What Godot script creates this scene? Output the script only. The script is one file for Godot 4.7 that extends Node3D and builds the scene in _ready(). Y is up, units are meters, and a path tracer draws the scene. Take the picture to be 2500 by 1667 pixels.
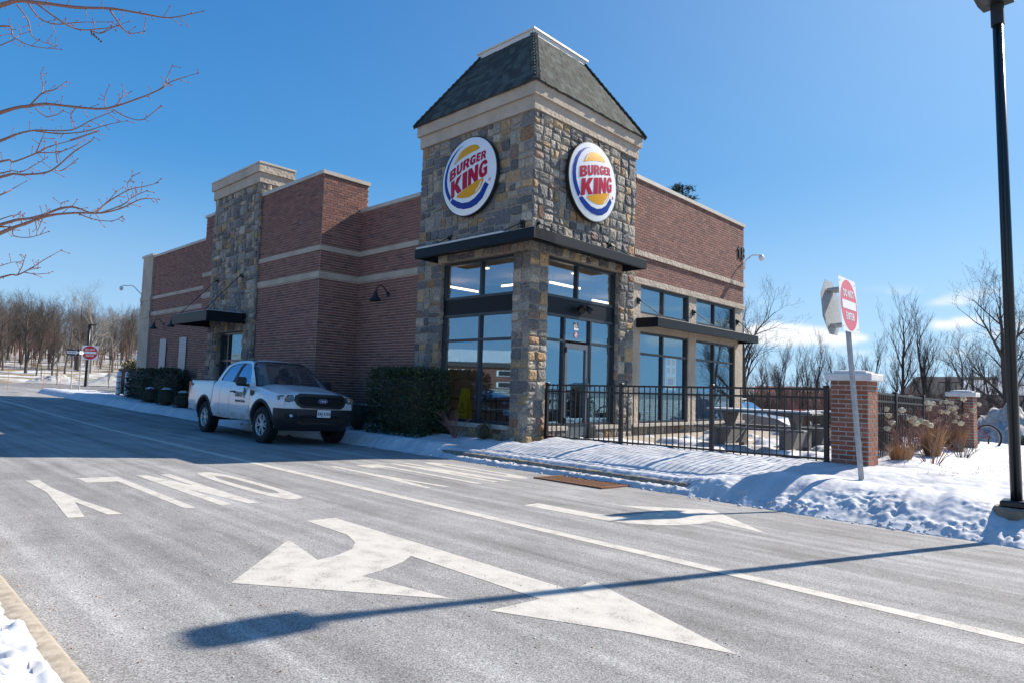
extends Node3D
# A corner restaurant of brick and stone after snow, seen across its drive-through lane.

const SUN_TRAVEL = Vector3(-0.29, -0.80, 1.0)
const EYE = Vector3(8.6255, 1.0329, 9.5448)

var M = {}
var T = {}
var used = {}
var rng = RandomNumberGenerator.new()


# ---------------------------------------------------------------- mesh helper
class MB:
	var v = PackedVector3Array()
	var n = PackedVector3Array()
	var c = PackedColorArray()
	var u = PackedVector2Array()
	var col = Color(1, 1, 1)
	var colored = false

	func tri(a, b, d):  # seen from outside: counter-clockwise
		var nn = (b - a).cross(d - a).normalized()
		v.append(a); v.append(d); v.append(b)
		n.append(nn); n.append(nn); n.append(nn)
		if colored:
			c.append(col); c.append(col); c.append(col)

	func quad(a, b, d, e):
		tri(a, b, d)
		tri(a, d, e)

	func box(at, size, bs = Basis.IDENTITY):
		var h = size * 0.5
		var p = []
		for i in 8:
			p.append(at + bs * Vector3(h.x * (1 if i & 1 else -1), h.y * (1 if i & 2 else -1), h.z * (1 if i & 4 else -1)))
		quad(p[4], p[5], p[7], p[6]); quad(p[1], p[0], p[2], p[3])
		quad(p[5], p[1], p[3], p[7]); quad(p[0], p[4], p[6], p[2])
		quad(p[6], p[7], p[3], p[2]); quad(p[0], p[1], p[5], p[4])

	func span(a, b):  # box between two corners
		box((a + b) * 0.5, (b - a).abs())

	func rbox(at, size, r, bs = Basis.IDENTITY):  # box with chamfered edges
		var h = size * 0.5
		r = minf(r, minf(h.x, minf(h.y, h.z)) * 0.95)
		var k = func(sx, sy, sz, ax):
			var q = Vector3(h.x * sx, h.y * sy, h.z * sz)
			if ax != 0: q.x -= r * sx
			if ax != 1: q.y -= r * sy
			if ax != 2: q.z -= r * sz
			return at + bs * q
		for s in [-1, 1]:
			var f = [[k.call(s, -1, -1, 0), k.call(s, 1, -1, 0), k.call(s, 1, 1, 0), k.call(s, -1, 1, 0)],
				[k.call(-1, s, -1, 1), k.call(-1, s, 1, 1), k.call(1, s, 1, 1), k.call(1, s, -1, 1)],
				[k.call(-1, -1, s, 2), k.call(1, -1, s, 2), k.call(1, 1, s, 2), k.call(-1, 1, s, 2)]]
			for q in f:
				if s > 0: quad(q[0], q[1], q[2], q[3])
				else: quad(q[3], q[2], q[1], q[0])
		for a in [-1, 1]:
			for b in [-1, 1]:
				var e1 = [k.call(a, b, -1, 0), k.call(a, b, 1, 0), k.call(a, b, 1, 1), k.call(a, b, -1, 1)]
				var e2 = [k.call(a, -1, b, 0), k.call(a, 1, b, 0), k.call(a, 1, b, 2), k.call(a, -1, b, 2)]
				var e3 = [k.call(-1, a, b, 1), k.call(1, a, b, 1), k.call(1, a, b, 2), k.call(-1, a, b, 2)]
				if a * b < 0:
					quad(e1[0], e1[1], e1[2], e1[3]); quad(e2[3], e2[2], e2[1], e2[0]); quad(e3[0], e3[1], e3[2], e3[3])
				else:
					quad(e1[3], e1[2], e1[1], e1[0]); quad(e2[0], e2[1], e2[2], e2[3]); quad(e3[3], e3[2], e3[1], e3[0])
				for d in [-1, 1]:
					var t = [k.call(a, b, d, 0), k.call(a, b, d, 1), k.call(a, b, d, 2)]
					if a * b * d > 0: tri(t[0], t[1], t[2])
					else: tri(t[2], t[1], t[0])

	func tube(path, radii, sides = 6, caps = true):
		var rings = []
		var m = path.size()
		var up = Vector3.UP
		for i in m:
			var d = (path[mini(i + 1, m - 1)] - path[maxi(i - 1, 0)]).normalized()
			if d.length_squared() < 0.5: d = Vector3.UP
			if i == 0:
				up = Vector3.RIGHT if absf(d.y) > 0.9 else Vector3.UP
			var sx = up.cross(d).normalized()
			up = d.cross(sx).normalized()
			var rr = radii if typeof(radii) == TYPE_FLOAT else radii[i]
			var ring = []
			for j in sides:
				var a = TAU * j / sides
				ring.append(path[i] + (sx * cos(a) + up * sin(a)) * rr)
			rings.append(ring)
		for i in m - 1:
			for j in sides:
				var j2 = (j + 1) % sides
				quad(rings[i][j], rings[i][j2], rings[i + 1][j2], rings[i + 1][j])
		if caps:
			for j in range(1, sides - 1):
				tri(rings[0][0], rings[0][j + 1], rings[0][j])
				tri(rings[m - 1][0], rings[m - 1][j], rings[m - 1][j + 1])

	func lathe(prof, sides, at = Vector3.ZERO, bs = Basis.IDENTITY):  # prof: (radius, height) from bottom to top, axis y
		for i in prof.size() - 1:
			for j in sides:
				var a0 = TAU * j / sides
				var a1 = TAU * (j + 1) / sides
				var f = func(p, a): return at + bs * Vector3(cos(a) * p.x, p.y, -sin(a) * p.x)
				var q = [f.call(prof[i], a0), f.call(prof[i], a1), f.call(prof[i + 1], a1), f.call(prof[i + 1], a0)]
				if prof[i].x < 1e-5: tri(q[0], q[2], q[3])
				elif prof[i + 1].x < 1e-5: tri(q[0], q[1], q[2])
				else: quad(q[0], q[1], q[2], q[3])

	func prism(poly, depth, bs = Basis.IDENTITY, at = Vector3.ZERO, back = true):  # poly in x,y; front at z = depth
		var p = poly
		if Geometry2D.is_polygon_clockwise(PackedVector2Array(p)):
			p = Array(p); p.reverse()
		var ix = Geometry2D.triangulate_polygon(PackedVector2Array(p))
		var f = func(i, z): return at + bs * Vector3(p[i].x, p[i].y, z)
		for t in range(0, ix.size(), 3):
			var a = ix[t]; var b = ix[t + 1]; var d = ix[t + 2]
			if (p[b] - p[a]).cross(p[d] - p[a]) < 0:
				var sw = b; b = d; d = sw
			tri(f.call(a, depth), f.call(b, depth), f.call(d, depth))
			if back: tri(f.call(a, 0.0), f.call(d, 0.0), f.call(b, 0.0))
		if back:
			for i in p.size():
				var j = (i + 1) % p.size()
				quad(f.call(i, 0.0), f.call(j, 0.0), f.call(j, depth), f.call(i, depth))

	func mesh(smooth = false):
		if smooth:
			var st = SurfaceTool.new()
			st.begin(Mesh.PRIMITIVE_TRIANGLES)
			st.set_smooth_group(0)
			for i in v.size():
				if colored: st.set_color(c[i])
				if u.size() == v.size(): st.set_uv(u[i])
				st.add_vertex(v[i])
			st.generate_normals()
			return st.commit()
		var arr = []
		arr.resize(Mesh.ARRAY_MAX)
		arr[Mesh.ARRAY_VERTEX] = v
		arr[Mesh.ARRAY_NORMAL] = n
		if colored: arr[Mesh.ARRAY_COLOR] = c
		if u.size() == v.size() and u.size() > 0: arr[Mesh.ARRAY_TEX_UV] = u
		var am = ArrayMesh.new()
		am.add_surface_from_arrays(Mesh.PRIMITIVE_TRIANGLES, arr)
		return am


func V(x, y, z): return Vector3(x, y, z)
func P2(x, y): return Vector2(x, y)


func numbered(called):
	if not used.has(called):
		used[called] = 0
		return called
	used[called] += 1
	return "%s_%03d" % [called, used[called]]


func thing(called, label, category, group = "", at = Vector3.ZERO, turn = 0.0):
	var o = Node3D.new()
	o.name = numbered(called)
	add_child(o)
	o.position = at
	o.rotation.y = turn
	tag(o, label, category, group)
	return o


func tag(o, label, category, group = "", kind = ""):
	if label != "": o.set_meta("label", label)
	if category != "": o.set_meta("category", category)
	if group != "": o.set_meta("group", group)
	if kind != "": o.set_meta("kind", kind)
	return o


func part(called, parent):
	var o = Node3D.new()
	o.name = called
	parent.add_child(o, true)
	return o


func put(called, mesh, material, parent, xf = Transform3D.IDENTITY):
	var o = MeshInstance3D.new()
	o.name = numbered(called) if parent == self else called
	o.mesh = mesh
	if material: o.material_override = material
	parent.add_child(o, true)
	o.transform = xf
	return o


func single(called, mesh, material, label, category, group = "", kind = ""):
	return tag(put(called, mesh, material, self), label, category, group, kind)


func structure(called, mesh, material):
	var o = put(called, mesh, material, self)
	o.set_meta("kind", "structure")
	return o


func copy(o, label = "", group = ""):
	var d = o.duplicate()
	d.name = numbered(String(o.name).rstrip("0123456789").rstrip("_") if String(o.name)[-1].is_valid_int() else String(o.name))
	add_child(d)
	if label != "": d.set_meta("label", label)
	if group != "": d.set_meta("group", group)
	return d


# ---------------------------------------------------------------- textures and materials
func lin(r, g, b): return Color(r, g, b).linear_to_srgb()


func noise_img(size, freq, octaves, seed_, kind = FastNoiseLite.TYPE_SIMPLEX_SMOOTH):
	var f = FastNoiseLite.new()
	f.noise_type = kind
	f.seed = seed_
	f.frequency = freq
	f.fractal_octaves = octaves
	return f.get_seamless_image(size, size, false, false, 0.1, true)


# a texture from noise: dark colour to light colour (sRGB), with a share of white-noise grain
func grain_tex(size, freq, octaves, seed_, c0, c1, contrast = 1.0, speck = 0.0):
	var a = noise_img(size, freq, octaves, seed_).get_data()
	var r = RandomNumberGenerator.new()
	r.seed = seed_ * 7 + 1
	var d = PackedByteArray()
	d.resize(size * size * 3)
	for i in size * size:
		var t = clampf((a[i] / 255.0 - 0.5) * contrast + 0.5 + (r.randf() - 0.5) * speck, 0.0, 1.0)
		d[i * 3] = int(255 * lerpf(c0.r, c1.r, t))
		d[i * 3 + 1] = int(255 * lerpf(c0.g, c1.g, t))
		d[i * 3 + 2] = int(255 * lerpf(c0.b, c1.b, t))
	return ImageTexture.create_from_image(Image.create_from_data(size, size, false, Image.FORMAT_RGB8, d))


func bump_tex(size, freq, octaves, seed_, strength = 4.0):
	var im = noise_img(size, freq, octaves, seed_)
	im.convert(Image.FORMAT_RGBA8)
	im.bump_map_to_normal_map(strength)
	return ImageTexture.create_from_image(im)


func mat(called, color, rough = 0.9, metal = 0.0):
	var m = StandardMaterial3D.new()
	m.resource_name = called
	m.albedo_color = color
	m.roughness = rough
	m.metallic = metal
	M[called] = m
	return m


func textured(called, color, rough, tex, scale_, normal = null, depth = 0.5, vertex = false):
	var m = mat(called, color, rough)
	m.albedo_texture = tex
	m.uv1_triplanar = true
	m.uv1_world_triplanar = true
	m.uv1_scale = Vector3.ONE * scale_
	if normal:
		m.normal_enabled = true
		m.normal_texture = normal
		m.normal_scale = depth
	m.vertex_color_use_as_albedo = vertex
	return m


func make_materials():
	var w = Color(1, 1, 1)
	T.soft = grain_tex(256, 0.012, 4, 11, Color(0.90, 0.895, 0.89), w, 1.3, 0.12)
	T.speck = grain_tex(256, 0.05, 3, 12, Color(0.76, 0.76, 0.76), w, 1.2, 0.6)
	T.streak = grain_tex(256, 0.03, 5, 13, Color(0.74, 0.73, 0.72), w, 1.6, 0.30)
	T.snow = grain_tex(512, 0.008, 5, 14, Color(0.90, 0.90, 0.905), w, 1.5, 0.05)
	T.rough = bump_tex(256, 0.03, 5, 21, 6.0)
	T.fine = bump_tex(256, 0.09, 4, 22, 5.0)
	textured("mortar", lin(0.68, 0.62, 0.575), 0.95, T.speck, 0.9)
	textured("brick", w, 0.9, T.speck, 2.3, T.fine, 0.5, true)
	textured("stone", w, 0.85, T.streak, 1.6, T.rough, 0.9, true)
	textured("stone_mortar", lin(0.40, 0.36, 0.30), 0.95, T.speck, 1.4, T.rough, 0.4)
	textured("stucco", lin(0.50, 0.42, 0.335), 0.92, T.soft, 0.35, T.fine, 0.25)
	textured("coping", lin(0.56, 0.51, 0.45), 0.55, T.soft, 0.3)
	textured("shingle", w, 0.95, T.speck, 2.6, T.fine, 0.6, true)
	textured("concrete", lin(0.42, 0.37, 0.30), 0.95, grain_tex(512, 0.02, 5, 16, Color(0.82, 0.81, 0.80), w, 1.4, 0.5), 1.1, T.fine, 0.25)
	textured("kerb_concrete", lin(0.30, 0.255, 0.20), 0.95, T.streak, 0.7, T.fine, 0.5)
	textured("limestone", lin(0.50, 0.46, 0.41), 0.8, T.soft, 0.8, T.fine, 0.3)
	textured("plinth", lin(0.10, 0.10, 0.105), 0.9, T.speck, 0.8)
	textured("cap_stone", lin(0.72, 0.70, 0.68), 0.7, T.soft, 0.8)
	textured("snow", lin(0.60, 0.61, 0.63), 0.75, T.snow, 0.35, T.fine, 0.12)
	textured("dirty_snow", lin(0.56, 0.55, 0.54), 0.8, grain_tex(512, 0.02, 5, 15, Color(0.72, 0.70, 0.67), w, 1.8, 0.25), 0.8, T.rough, 0.25)
	var frame = mat("window_frame", lin(0.022, 0.030, 0.042), 0.35)
	frame.metallic_specular = 0.5
	mat("door_frame", lin(0.10, 0.125, 0.15), 0.4)
	mat("canopy_metal", lin(0.010, 0.013, 0.018), 0.42, 0.0).metallic_specular = 0.3
	mat("black_metal", lin(0.012, 0.012, 0.013), 0.38)
	mat("pole_metal", lin(0.010, 0.014, 0.014), 0.32)
	textured("galvanised", lin(0.46, 0.48, 0.50), 0.5, T.soft, 3.0)
	M.galvanised.metallic = 0.35
	var one = Image.create(4, 4, false, Image.FORMAT_RGB8)
	one.fill(w)
	T.white = ImageTexture.create_from_image(one)
	# coated shop glass: it mirrors about a third of the light and lets the rest pass
	var g = mat("glass", Color(0.66, 0.86, 0.98, 0.38), 0.015, 1.0)
	g.albedo_texture = T.white
	g.transparency = BaseMaterial3D.TRANSPARENCY_ALPHA
	g = mat("car_glass", Color(0.35, 0.45, 0.50, 0.16), 0.02, 0.0)
	g.transparency = BaseMaterial3D.TRANSPARENCY_ALPHA
	g = mat("side_glass", Color(0.62, 0.80, 0.95, 0.60), 0.02, 1.0)
	g.albedo_texture = T.white
	g.transparency = BaseMaterial3D.TRANSPARENCY_ALPHA
	textured("bark", lin(0.118, 0.096, 0.08), 0.95, T.streak, 2.5)
	textured("pale_bark", lin(0.42, 0.38, 0.32), 0.95, T.streak, 1.5)
	textured("grey_bark", lin(0.20, 0.18, 0.165), 0.95, T.streak, 1.5)
	textured("red_bark", lin(0.33, 0.165, 0.13), 0.7, T.streak, 9.0)
	mat("sign_red", lin(0.55, 0.018, 0.035), 0.5)
	mat("sign_white", lin(0.78, 0.78, 0.78), 0.45)
	mat("sign_black", lin(0.015, 0.015, 0.017), 0.5)
	mat("tyre", lin(0.014, 0.014, 0.015), 0.85)
	mat("dark_plastic", lin(0.018, 0.019, 0.021), 0.55)
	mat("underbody_and_shade", lin(0.022, 0.021, 0.02), 0.95)  # near-black: real underside colour, and painted shade in hollows and the grate
	mat("alloy", lin(0.50, 0.50, 0.50), 0.4, 0.45)
	var paint = mat("truck_paint", lin(0.74, 0.75, 0.77), 0.35)
	paint.clearcoat_enabled = true
	paint.clearcoat = 1.0
	paint.clearcoat_roughness = 0.05


# ---------------------------------------------------------------- camera, sky, sun
func make_view():
	var cam = Camera3D.new()
	cam.name = "camera"
	add_child(cam)
	cam.transform = Transform3D(Basis(V(0.7262, 0.0302, -0.6868), V(0.0274, 0.9970, 0.0729), V(0.6869, -0.0718, 0.7232)).orthonormalized(), EYE)
	cam.keep_aspect = Camera3D.KEEP_HEIGHT
	cam.fov = 55.24
	cam.near = 0.05
	cam.far = 900.0
	cam.current = true
	var e = Environment.new()
	e.background_mode = Environment.BG_SKY
	e.tonemap_mode = Environment.TONE_MAPPER_LINEAR
	e.tonemap_exposure = 1.62
	e.sdfgi_enabled = true
	e.ssao_enabled = true
	e.ssil_enabled = true
	var sky = Sky.new()
	var pm = PanoramaSkyMaterial.new()
	pm.panorama = ImageTexture.create_from_image(sky_image())
	sky.sky_material = pm
	e.sky = sky
	var we = WorldEnvironment.new()
	we.name = "world_environment"
	we.environment = e
	add_child(we)
	var sun = DirectionalLight3D.new()
	sun.name = "sun"
	sun.basis = Basis.looking_at(SUN_TRAVEL.normalized())
	sun.light_color = Color(1.0, 0.955, 0.89)
	sun.light_energy = 1.6
	sun.light_angular_distance = 0.5
	sun.shadow_enabled = true
	add_child(sun)


# clear winter air: deep blue overhead, pale at the horizon, brighter towards the sun; low fair-weather clouds
func sky_image():
	var w = 1536
	var h = 768
	var im = Image.create(w, h, false, Image.FORMAT_RGBF)
	var to_sun = -SUN_TRAVEL.normalized()
	var top = Vector3(0.019, 0.122, 0.345)
	var mid = Vector3(0.060, 0.228, 0.480)
	var low = Vector3(0.29, 0.45, 0.60)
	var glow = Vector3(0.19, 0.235, 0.25)
	var big = FastNoiseLite.new()
	big.seed = 5; big.frequency = 2.1; big.fractal_octaves = 5
	var where = FastNoiseLite.new()
	where.seed = 9; where.frequency = 0.9; where.fractal_octaves = 2
	for y in h:
		var el = (0.5 - (y + 0.5) / h) * PI
		var s = sin(el)
		for x in w:
			var a = TAU * (x + 0.5) / w
			var d = V(sin(a) * cos(el), s, -cos(a) * cos(el))
			var cc
			if s >= 0.0:
				var t = clampf(s / 0.75, 0.0, 1.0)
				cc = low.lerp(mid, smoothstep(0.0, 0.42, t) * 0.55 + 0.45 * minf(1.0, t / 0.42)).lerp(top, smoothstep(0.18, 0.85, t))
				var m = clampf(d.dot(to_sun), 0.0, 1.0)
				cc += glow * (pow(m, 2.6) * 0.62 + pow(m, 10.0) * 0.6)
				if s < 0.22:
					var q = V(sin(a) * 2.4, el * 15.0, -cos(a) * 2.4)
					var big_ = big.get_noise_3dv(q) + 0.55 * where.get_noise_3d(q.x, 3.0 + el * 2.0, q.z)
					var band = smoothstep(0.045, 0.085, s) * (1.0 - smoothstep(0.11, 0.155, s)) * smoothstep(0.35, 0.85, cos(a + 0.1))
					var k = smoothstep(0.10, 0.34, big_ + 0.22 * band - 0.16) * band
					cc = cc.lerp(V(0.66, 0.67, 0.68), k * 0.95)
			else:
				cc = low.lerp(V(0.30, 0.31, 0.33), smoothstep(0.0, 0.10, -s))
			im.set_pixel(x, y, Color(cc.x, cc.y, cc.z))
	return im


# ---------------------------------------------------------------- the lie of the land
func land(x):
	if x > -8.0: return -0.347 - 0.005 * x
	if x > -34.0: return -0.307 + 0.016 * (-8.0 - x)
	return 0.109 + 0.008 * (-34.0 - x)


func ry(x, z):  # road surface
	var cross = 0.033 * clampf(z, -2.0, 12.0) * smoothstep(-50.0, -22.0, x)
	var back = -0.03 * clampf(-6.0 - z, 0.0, 60.0) * smoothstep(-45.0, -22.0, x)
	var hill = 0.058 * maxf(0.0, -64.0 - x)
	return land(x) + cross + back + minf(hill, 9.0)


func kerb_z(x): return 1.30 + 0.45 * smoothstep(-4.6, -7.2, x) + 0.2 * smoothstep(-13.0, -16.0, x)


func sheet(x0, x1, nx, z0, z1, nz, f, uv = null):  # a height field as a smooth grid
	var st = SurfaceTool.new()
	st.begin(Mesh.PRIMITIVE_TRIANGLES)
	st.set_smooth_group(0)
	for j in nz + 1:
		for i in nx + 1:
			var x = lerpf(x0, x1, float(i) / nx)
			var z = lerpf(z0, z1, float(j) / nz)
			if uv != null:
				var q = uv.call(x, z)
				st.set_uv(P2(q.x, q.y))
				st.set_uv2(P2(q.z, q.w))
			st.add_vertex(V(x, f.call(x, z), z))
	for j in nz:
		for i in nx:
			var a = j * (nx + 1) + i
			var b = a + nx + 1
			for k in [a, a + 1, b, a + 1, b + 1, b]: st.add_index(k)
	st.generate_normals()
	return st.commit()


func road_textures():
	# wide picture of the lane: dried salt in streaks along the wheel paths, darker clean patches
	var w = 1536
	var h = 512
	var streak = FastNoiseLite.new()
	streak.seed = 31; streak.frequency = 1.0; streak.fractal_octaves = 4
	var blot = FastNoiseLite.new()
	blot.seed = 32; blot.frequency = 1.0; blot.fractal_octaves = 4
	var r = RandomNumberGenerator.new()
	r.seed = 33
	var d = PackedByteArray()
	d.resize(w * h * 3)
	for j in h:
		var z = lerpf(0.6, 9.1, (j + 0.5) / h)
		var path = 0.0
		for c in [2.05, 3.85, 6.0, 7.75]:
			path += exp(-pow((z - c) / 0.42, 2.0))
		for i in w:
			var x = lerpf(-46.0, 14.0, (i + 0.5) / w)
			var s = streak.get_noise_2d(x * 0.10, z * 2.6) * 0.60 + streak.get_noise_2d(x * 0.35 + 50.0, z * 7.0) * 0.34
			var b = blot.get_noise_2d(x * 0.55, z * 0.9) * 0.5 + blot.get_noise_2d(x * 2.5, z * 3.0) * 0.28
			var t = 0.54 + s * 0.58 + b * 0.52 - 0.12 * (path - 0.5)
			t += (r.randf() - 0.5) * 0.06
			if r.randf() < 0.0025: t += 0.5  # spilled salt
			elif r.randf() < 0.0012: t -= 0.45
			t = clampf(t, 0.0, 1.0)
			d[(j * w + i) * 3] = int(lerpf(137.0, 211.0, t))
			d[(j * w + i) * 3 + 1] = int(lerpf(135.0, 210.0, t))
			d[(j * w + i) * 3 + 2] = int(lerpf(132.0, 209.5, t))
	T.lane = ImageTexture.create_from_image(Image.create_from_data(w, h, false, Image.FORMAT_RGB8, d))
	# the aggregate: fine light and dark grains, a few pale chips
	var n = 512
	d = PackedByteArray()
	d.resize(n * n * 4)
	var cell = noise_img(n, 0.40, 2, 34).get_data()
	for i in n * n:
		var t = 0.80 + (cell[i] / 255.0 - 0.5) * 0.45 + (r.randf() - 0.5) * 0.42
		if r.randf() < 0.004: t = 1.0
		elif r.randf() < 0.010: t *= 0.6
		var q = int(255.0 * clampf(t, 0.25, 1.0))
		d[i * 4] = q; d[i * 4 + 1] = q; d[i * 4 + 2] = q; d[i * 4 + 3] = 255
	T.aggregate = ImageTexture.create_from_image(Image.create_from_data(n, n, false, Image.FORMAT_RGBA8, d))


func make_ground():
	road_textures()
	# one sheet to the horizon: snow with dead grass showing through
	var gt = grain_tex(512, 0.010, 5, 41, Color(0.62, 0.55, 0.42), Color(0.95, 0.95, 0.955), 3.4, 0.10)
	textured("winter_grass", lin(0.64, 0.65, 0.67), 0.9, gt, 0.05)
	var g = sheet(-420.0, 260.0, 170, -420.0, 220.0, 160, func(x, z): return ry(x, z) - 0.16)
	structure("ground", g, M.winter_grass)

	# asphalt around the building, and the lane in front of it
	textured("lot_asphalt", lin(0.28, 0.275, 0.27), 0.95, grain_tex(512, 0.02, 5, 42, Color(0.66, 0.65, 0.64), Color(1, 1, 1), 1.8, 0.2), 0.12)
	var lot = sheet(-58.0, 46.0, 104, -62.0, 9.0, 71, func(x, z): return ry(x, z) - 0.012)
	structure("parking_lot", lot, M.lot_asphalt)
	var m = mat("lane_asphalt", Color(1, 1, 1), 0.92)
	m.albedo_texture = T.lane
	m.detail_enabled = true
	m.detail_albedo = T.aggregate
	m.detail_blend_mode = BaseMaterial3D.BLEND_MODE_MUL
	m.detail_uv_layer = BaseMaterial3D.DETAIL_UV_2
	m.metallic_specular = 0.35
	var lane = sheet(-46.0, 14.0, 120, 0.6, 9.1, 17, func(x, z): return ry(x, z),
		func(x, z): return Vector4((x + 46.0) / 60.0, (z - 0.6) / 8.5, x / 2.1, z / 2.1))
	var road = structure("road", lane, m)
	make_markings(road)
	make_kerbs()
	make_snow()


func paint_poly(called, pts, parent):
	var mb = MB.new()
	var p = PackedVector2Array()
	for q in pts: p.append(P2(q[0], q[1]))
	var ix = Geometry2D.triangulate_polygon(p)
	for t in range(0, ix.size(), 3):
		var a = p[ix[t]]; var b = p[ix[t + 1]]; var c = p[ix[t + 2]]
		if (b - a).cross(c - a) > 0:
			var s = b; b = c; c = s
		mb.tri(V(a.x, ry(a.x, a.y) + 0.002, a.y), V(b.x, ry(b.x, b.y) + 0.002, b.y), V(c.x, ry(c.x, c.y) + 0.002, c.y))
	return put(called, mb.mesh(), M.road_paint, parent)


func oval(x0, x1, z0, z1, wall_x, wall_z):  # the letter O, as two halves
	var out = []
	for s in [-1.0, 1.0]:
		var ring = []
		for i in 13:
			var a = PI * i / 12.0
			ring.append([lerpf(x0, x1, 0.5 - 0.5 * cos(a)), (z0 + z1) * 0.5 + s * (z1 - z0) * 0.5 * pow(sin(a), 0.55)])
		for i in range(12, -1, -1):
			var a = PI * i / 12.0
			ring.append([lerpf(x0 + wall_x, x1 - wall_x, 0.5 - 0.5 * cos(a)), (z0 + z1) * 0.5 + s * ((z1 - z0) * 0.5 - wall_z) * pow(sin(a), 0.55) + s * 0.001])
		out.append(ring)
	return out


func make_markings(road):
	# worn paint: pits where the stone shows through, clustered, over a slightly uneven coat
	var pits = noise_img(512, 0.018, 4, 51).get_data()
	var fine = noise_img(512, 0.22, 2, 52).get_data()
	var pr = RandomNumberGenerator.new()
	pr.seed = 53
	var pd = PackedByteArray()
	pd.resize(512 * 512 * 3)
	for i in 512 * 512:
		var cover = pits[i] / 255.0
		var t = 0.93 + (cover - 0.5) * 0.10 + (pr.randf() - 0.5) * 0.10
		if fine[i] / 255.0 < 0.16 + 0.30 * smoothstep(0.55, 0.0, cover): t = 0.62 + pr.randf() * 0.15
		pd[i * 3] = int(255 * clampf(t, 0, 1)); pd[i * 3 + 1] = int(253 * clampf(t, 0, 1)); pd[i * 3 + 2] = int(250 * clampf(t, 0, 1))
	textured("road_paint", lin(0.60, 0.575, 0.53), 0.85, ImageTexture.create_from_image(Image.create_from_data(512, 512, false, Image.FORMAT_RGB8, pd)), 0.55)
	for a in [[-46.0, -24.0], [-24.0, -8.0], [-8.0, 3.0], [3.0, 14.0]]:
		paint_poly("lane_line", [[a[0] + 0.004, 5.0], [a[1], 5.0], [a[1], 5.13], [a[0] + 0.004, 5.13]], road)
	# the word on the near lane, read from the far end
	paint_poly("letter_y", [[0.19, 8.00], [0.17, 7.88], [0.80, 7.89], [1.70, 7.84], [2.50, 7.74], [2.49, 7.85], [1.74, 7.91], [2.52, 8.02], [2.50, 8.13], [1.69, 8.05], [1.07, 7.99]], road)
	paint_poly("letter_l", [[0.14, 7.53], [0.14, 7.13], [2.48, 7.14], [2.48, 7.235], [0.53, 7.235], [0.53, 7.53]], road)
	paint_poly("letter_n", [[0.09, 6.92], [0.09, 6.815], [1.113, 6.66], [0.09, 6.655], [0.09, 6.55], [2.46, 6.545], [2.46, 6.65], [1.36, 6.795], [2.46, 6.80], [2.46, 6.91]], road)
	for q in oval(0.03, 2.42, 5.94, 6.31, 0.42, 0.10): paint_poly("letter_o", q, road)
	# the same word on the far lane
	paint_poly("letter_y", [[-0.10, 4.25], [-0.10, 4.14], [0.55, 4.14], [1.40, 4.09], [2.33, 3.98], [2.33, 4.08], [1.54, 4.16], [2.33, 4.28], [2.33, 4.37], [1.40, 4.28], [0.62, 4.24]], road)
	paint_poly("letter_l", [[-0.14, 3.76], [-0.14, 3.34], [2.28, 3.35], [2.28, 3.45], [0.27, 3.45], [0.27, 3.76]], road)
	paint_poly("letter_n", [[-0.19, 3.10], [-0.19, 3.00], [0.82, 2.83], [-0.19, 2.83], [-0.19, 2.73], [2.22, 2.72], [2.22, 2.82], [1.15, 2.985], [2.22, 2.98], [2.22, 3.09]], road)
	for q in oval(-0.18, 2.12, 2.10, 2.50, 0.40, 0.11): paint_poly("letter_o", q, road)
	# near lane: straight on and left
	paint_poly("arrow", [[4.90, 7.87], [4.06, 7.08], [4.70, 7.21], [4.66, 7.04], [4.56, 6.86], [4.39, 6.72], [4.13, 6.625], [3.49, 6.615], [3.47, 6.33], [6.15, 6.345], [6.09, 6.06], [7.27, 6.53], [6.78, 6.69], [6.12, 7.02], [6.15, 6.64], [4.945, 6.63], [5.05, 6.78], [5.13, 6.97], [5.19, 7.19], [5.87, 7.04]], road)
	# far lane: right
	paint_poly("arrow", [[3.79, 4.20], [3.78, 3.93], [4.50, 3.92], [4.70, 3.83], [4.79, 3.62], [4.80, 3.30], [4.86, 3.07], [4.31, 3.16], [5.08, 2.36], [6.08, 3.26], [5.46, 3.09], [5.45, 3.40], [5.39, 3.63], [5.25, 3.88], [5.05, 4.05], [4.80, 4.13]], road)
	# drain grate by the kerb
	var rust = textured("rusty_iron", lin(0.24, 0.115, 0.06), 0.9, T.streak, 4.0)
	var gr = thing("drain_grate", "rusty iron drain grate in the asphalt beside the snowy kerb", "grate", "", V(2.75, ry(2.75, 1.8), 1.80), 0.0)
	var tilt = Basis(Vector3.RIGHT, -0.033)
	var mb = MB.new()
	for s in [-1, 1]:
		mb.box(tilt * V(0, 0.008, s * 0.33), V(1.24, 0.03, 0.05), tilt)
		mb.box(tilt * V(s * 0.60, 0.008, 0), V(0.05, 0.03, 0.61), tilt)
	put("frame", mb.mesh(), rust, gr)
	mb = MB.new(); mb.box(tilt * V(0, 0.002, 0), V(1.15, 0.01, 0.61), tilt)
	put("pit", mb.mesh(), M.underbody_and_shade, gr)  # flat dark plate just under the bars, painted shade for the drain hole
	for i in 14:
		mb = MB.new(); mb.box(tilt * V(-0.52 + i * 0.08, 0.014, 0), V(0.024, 0.014, 0.61), tilt)
		put("bar", mb.mesh(), rust, gr)


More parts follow.
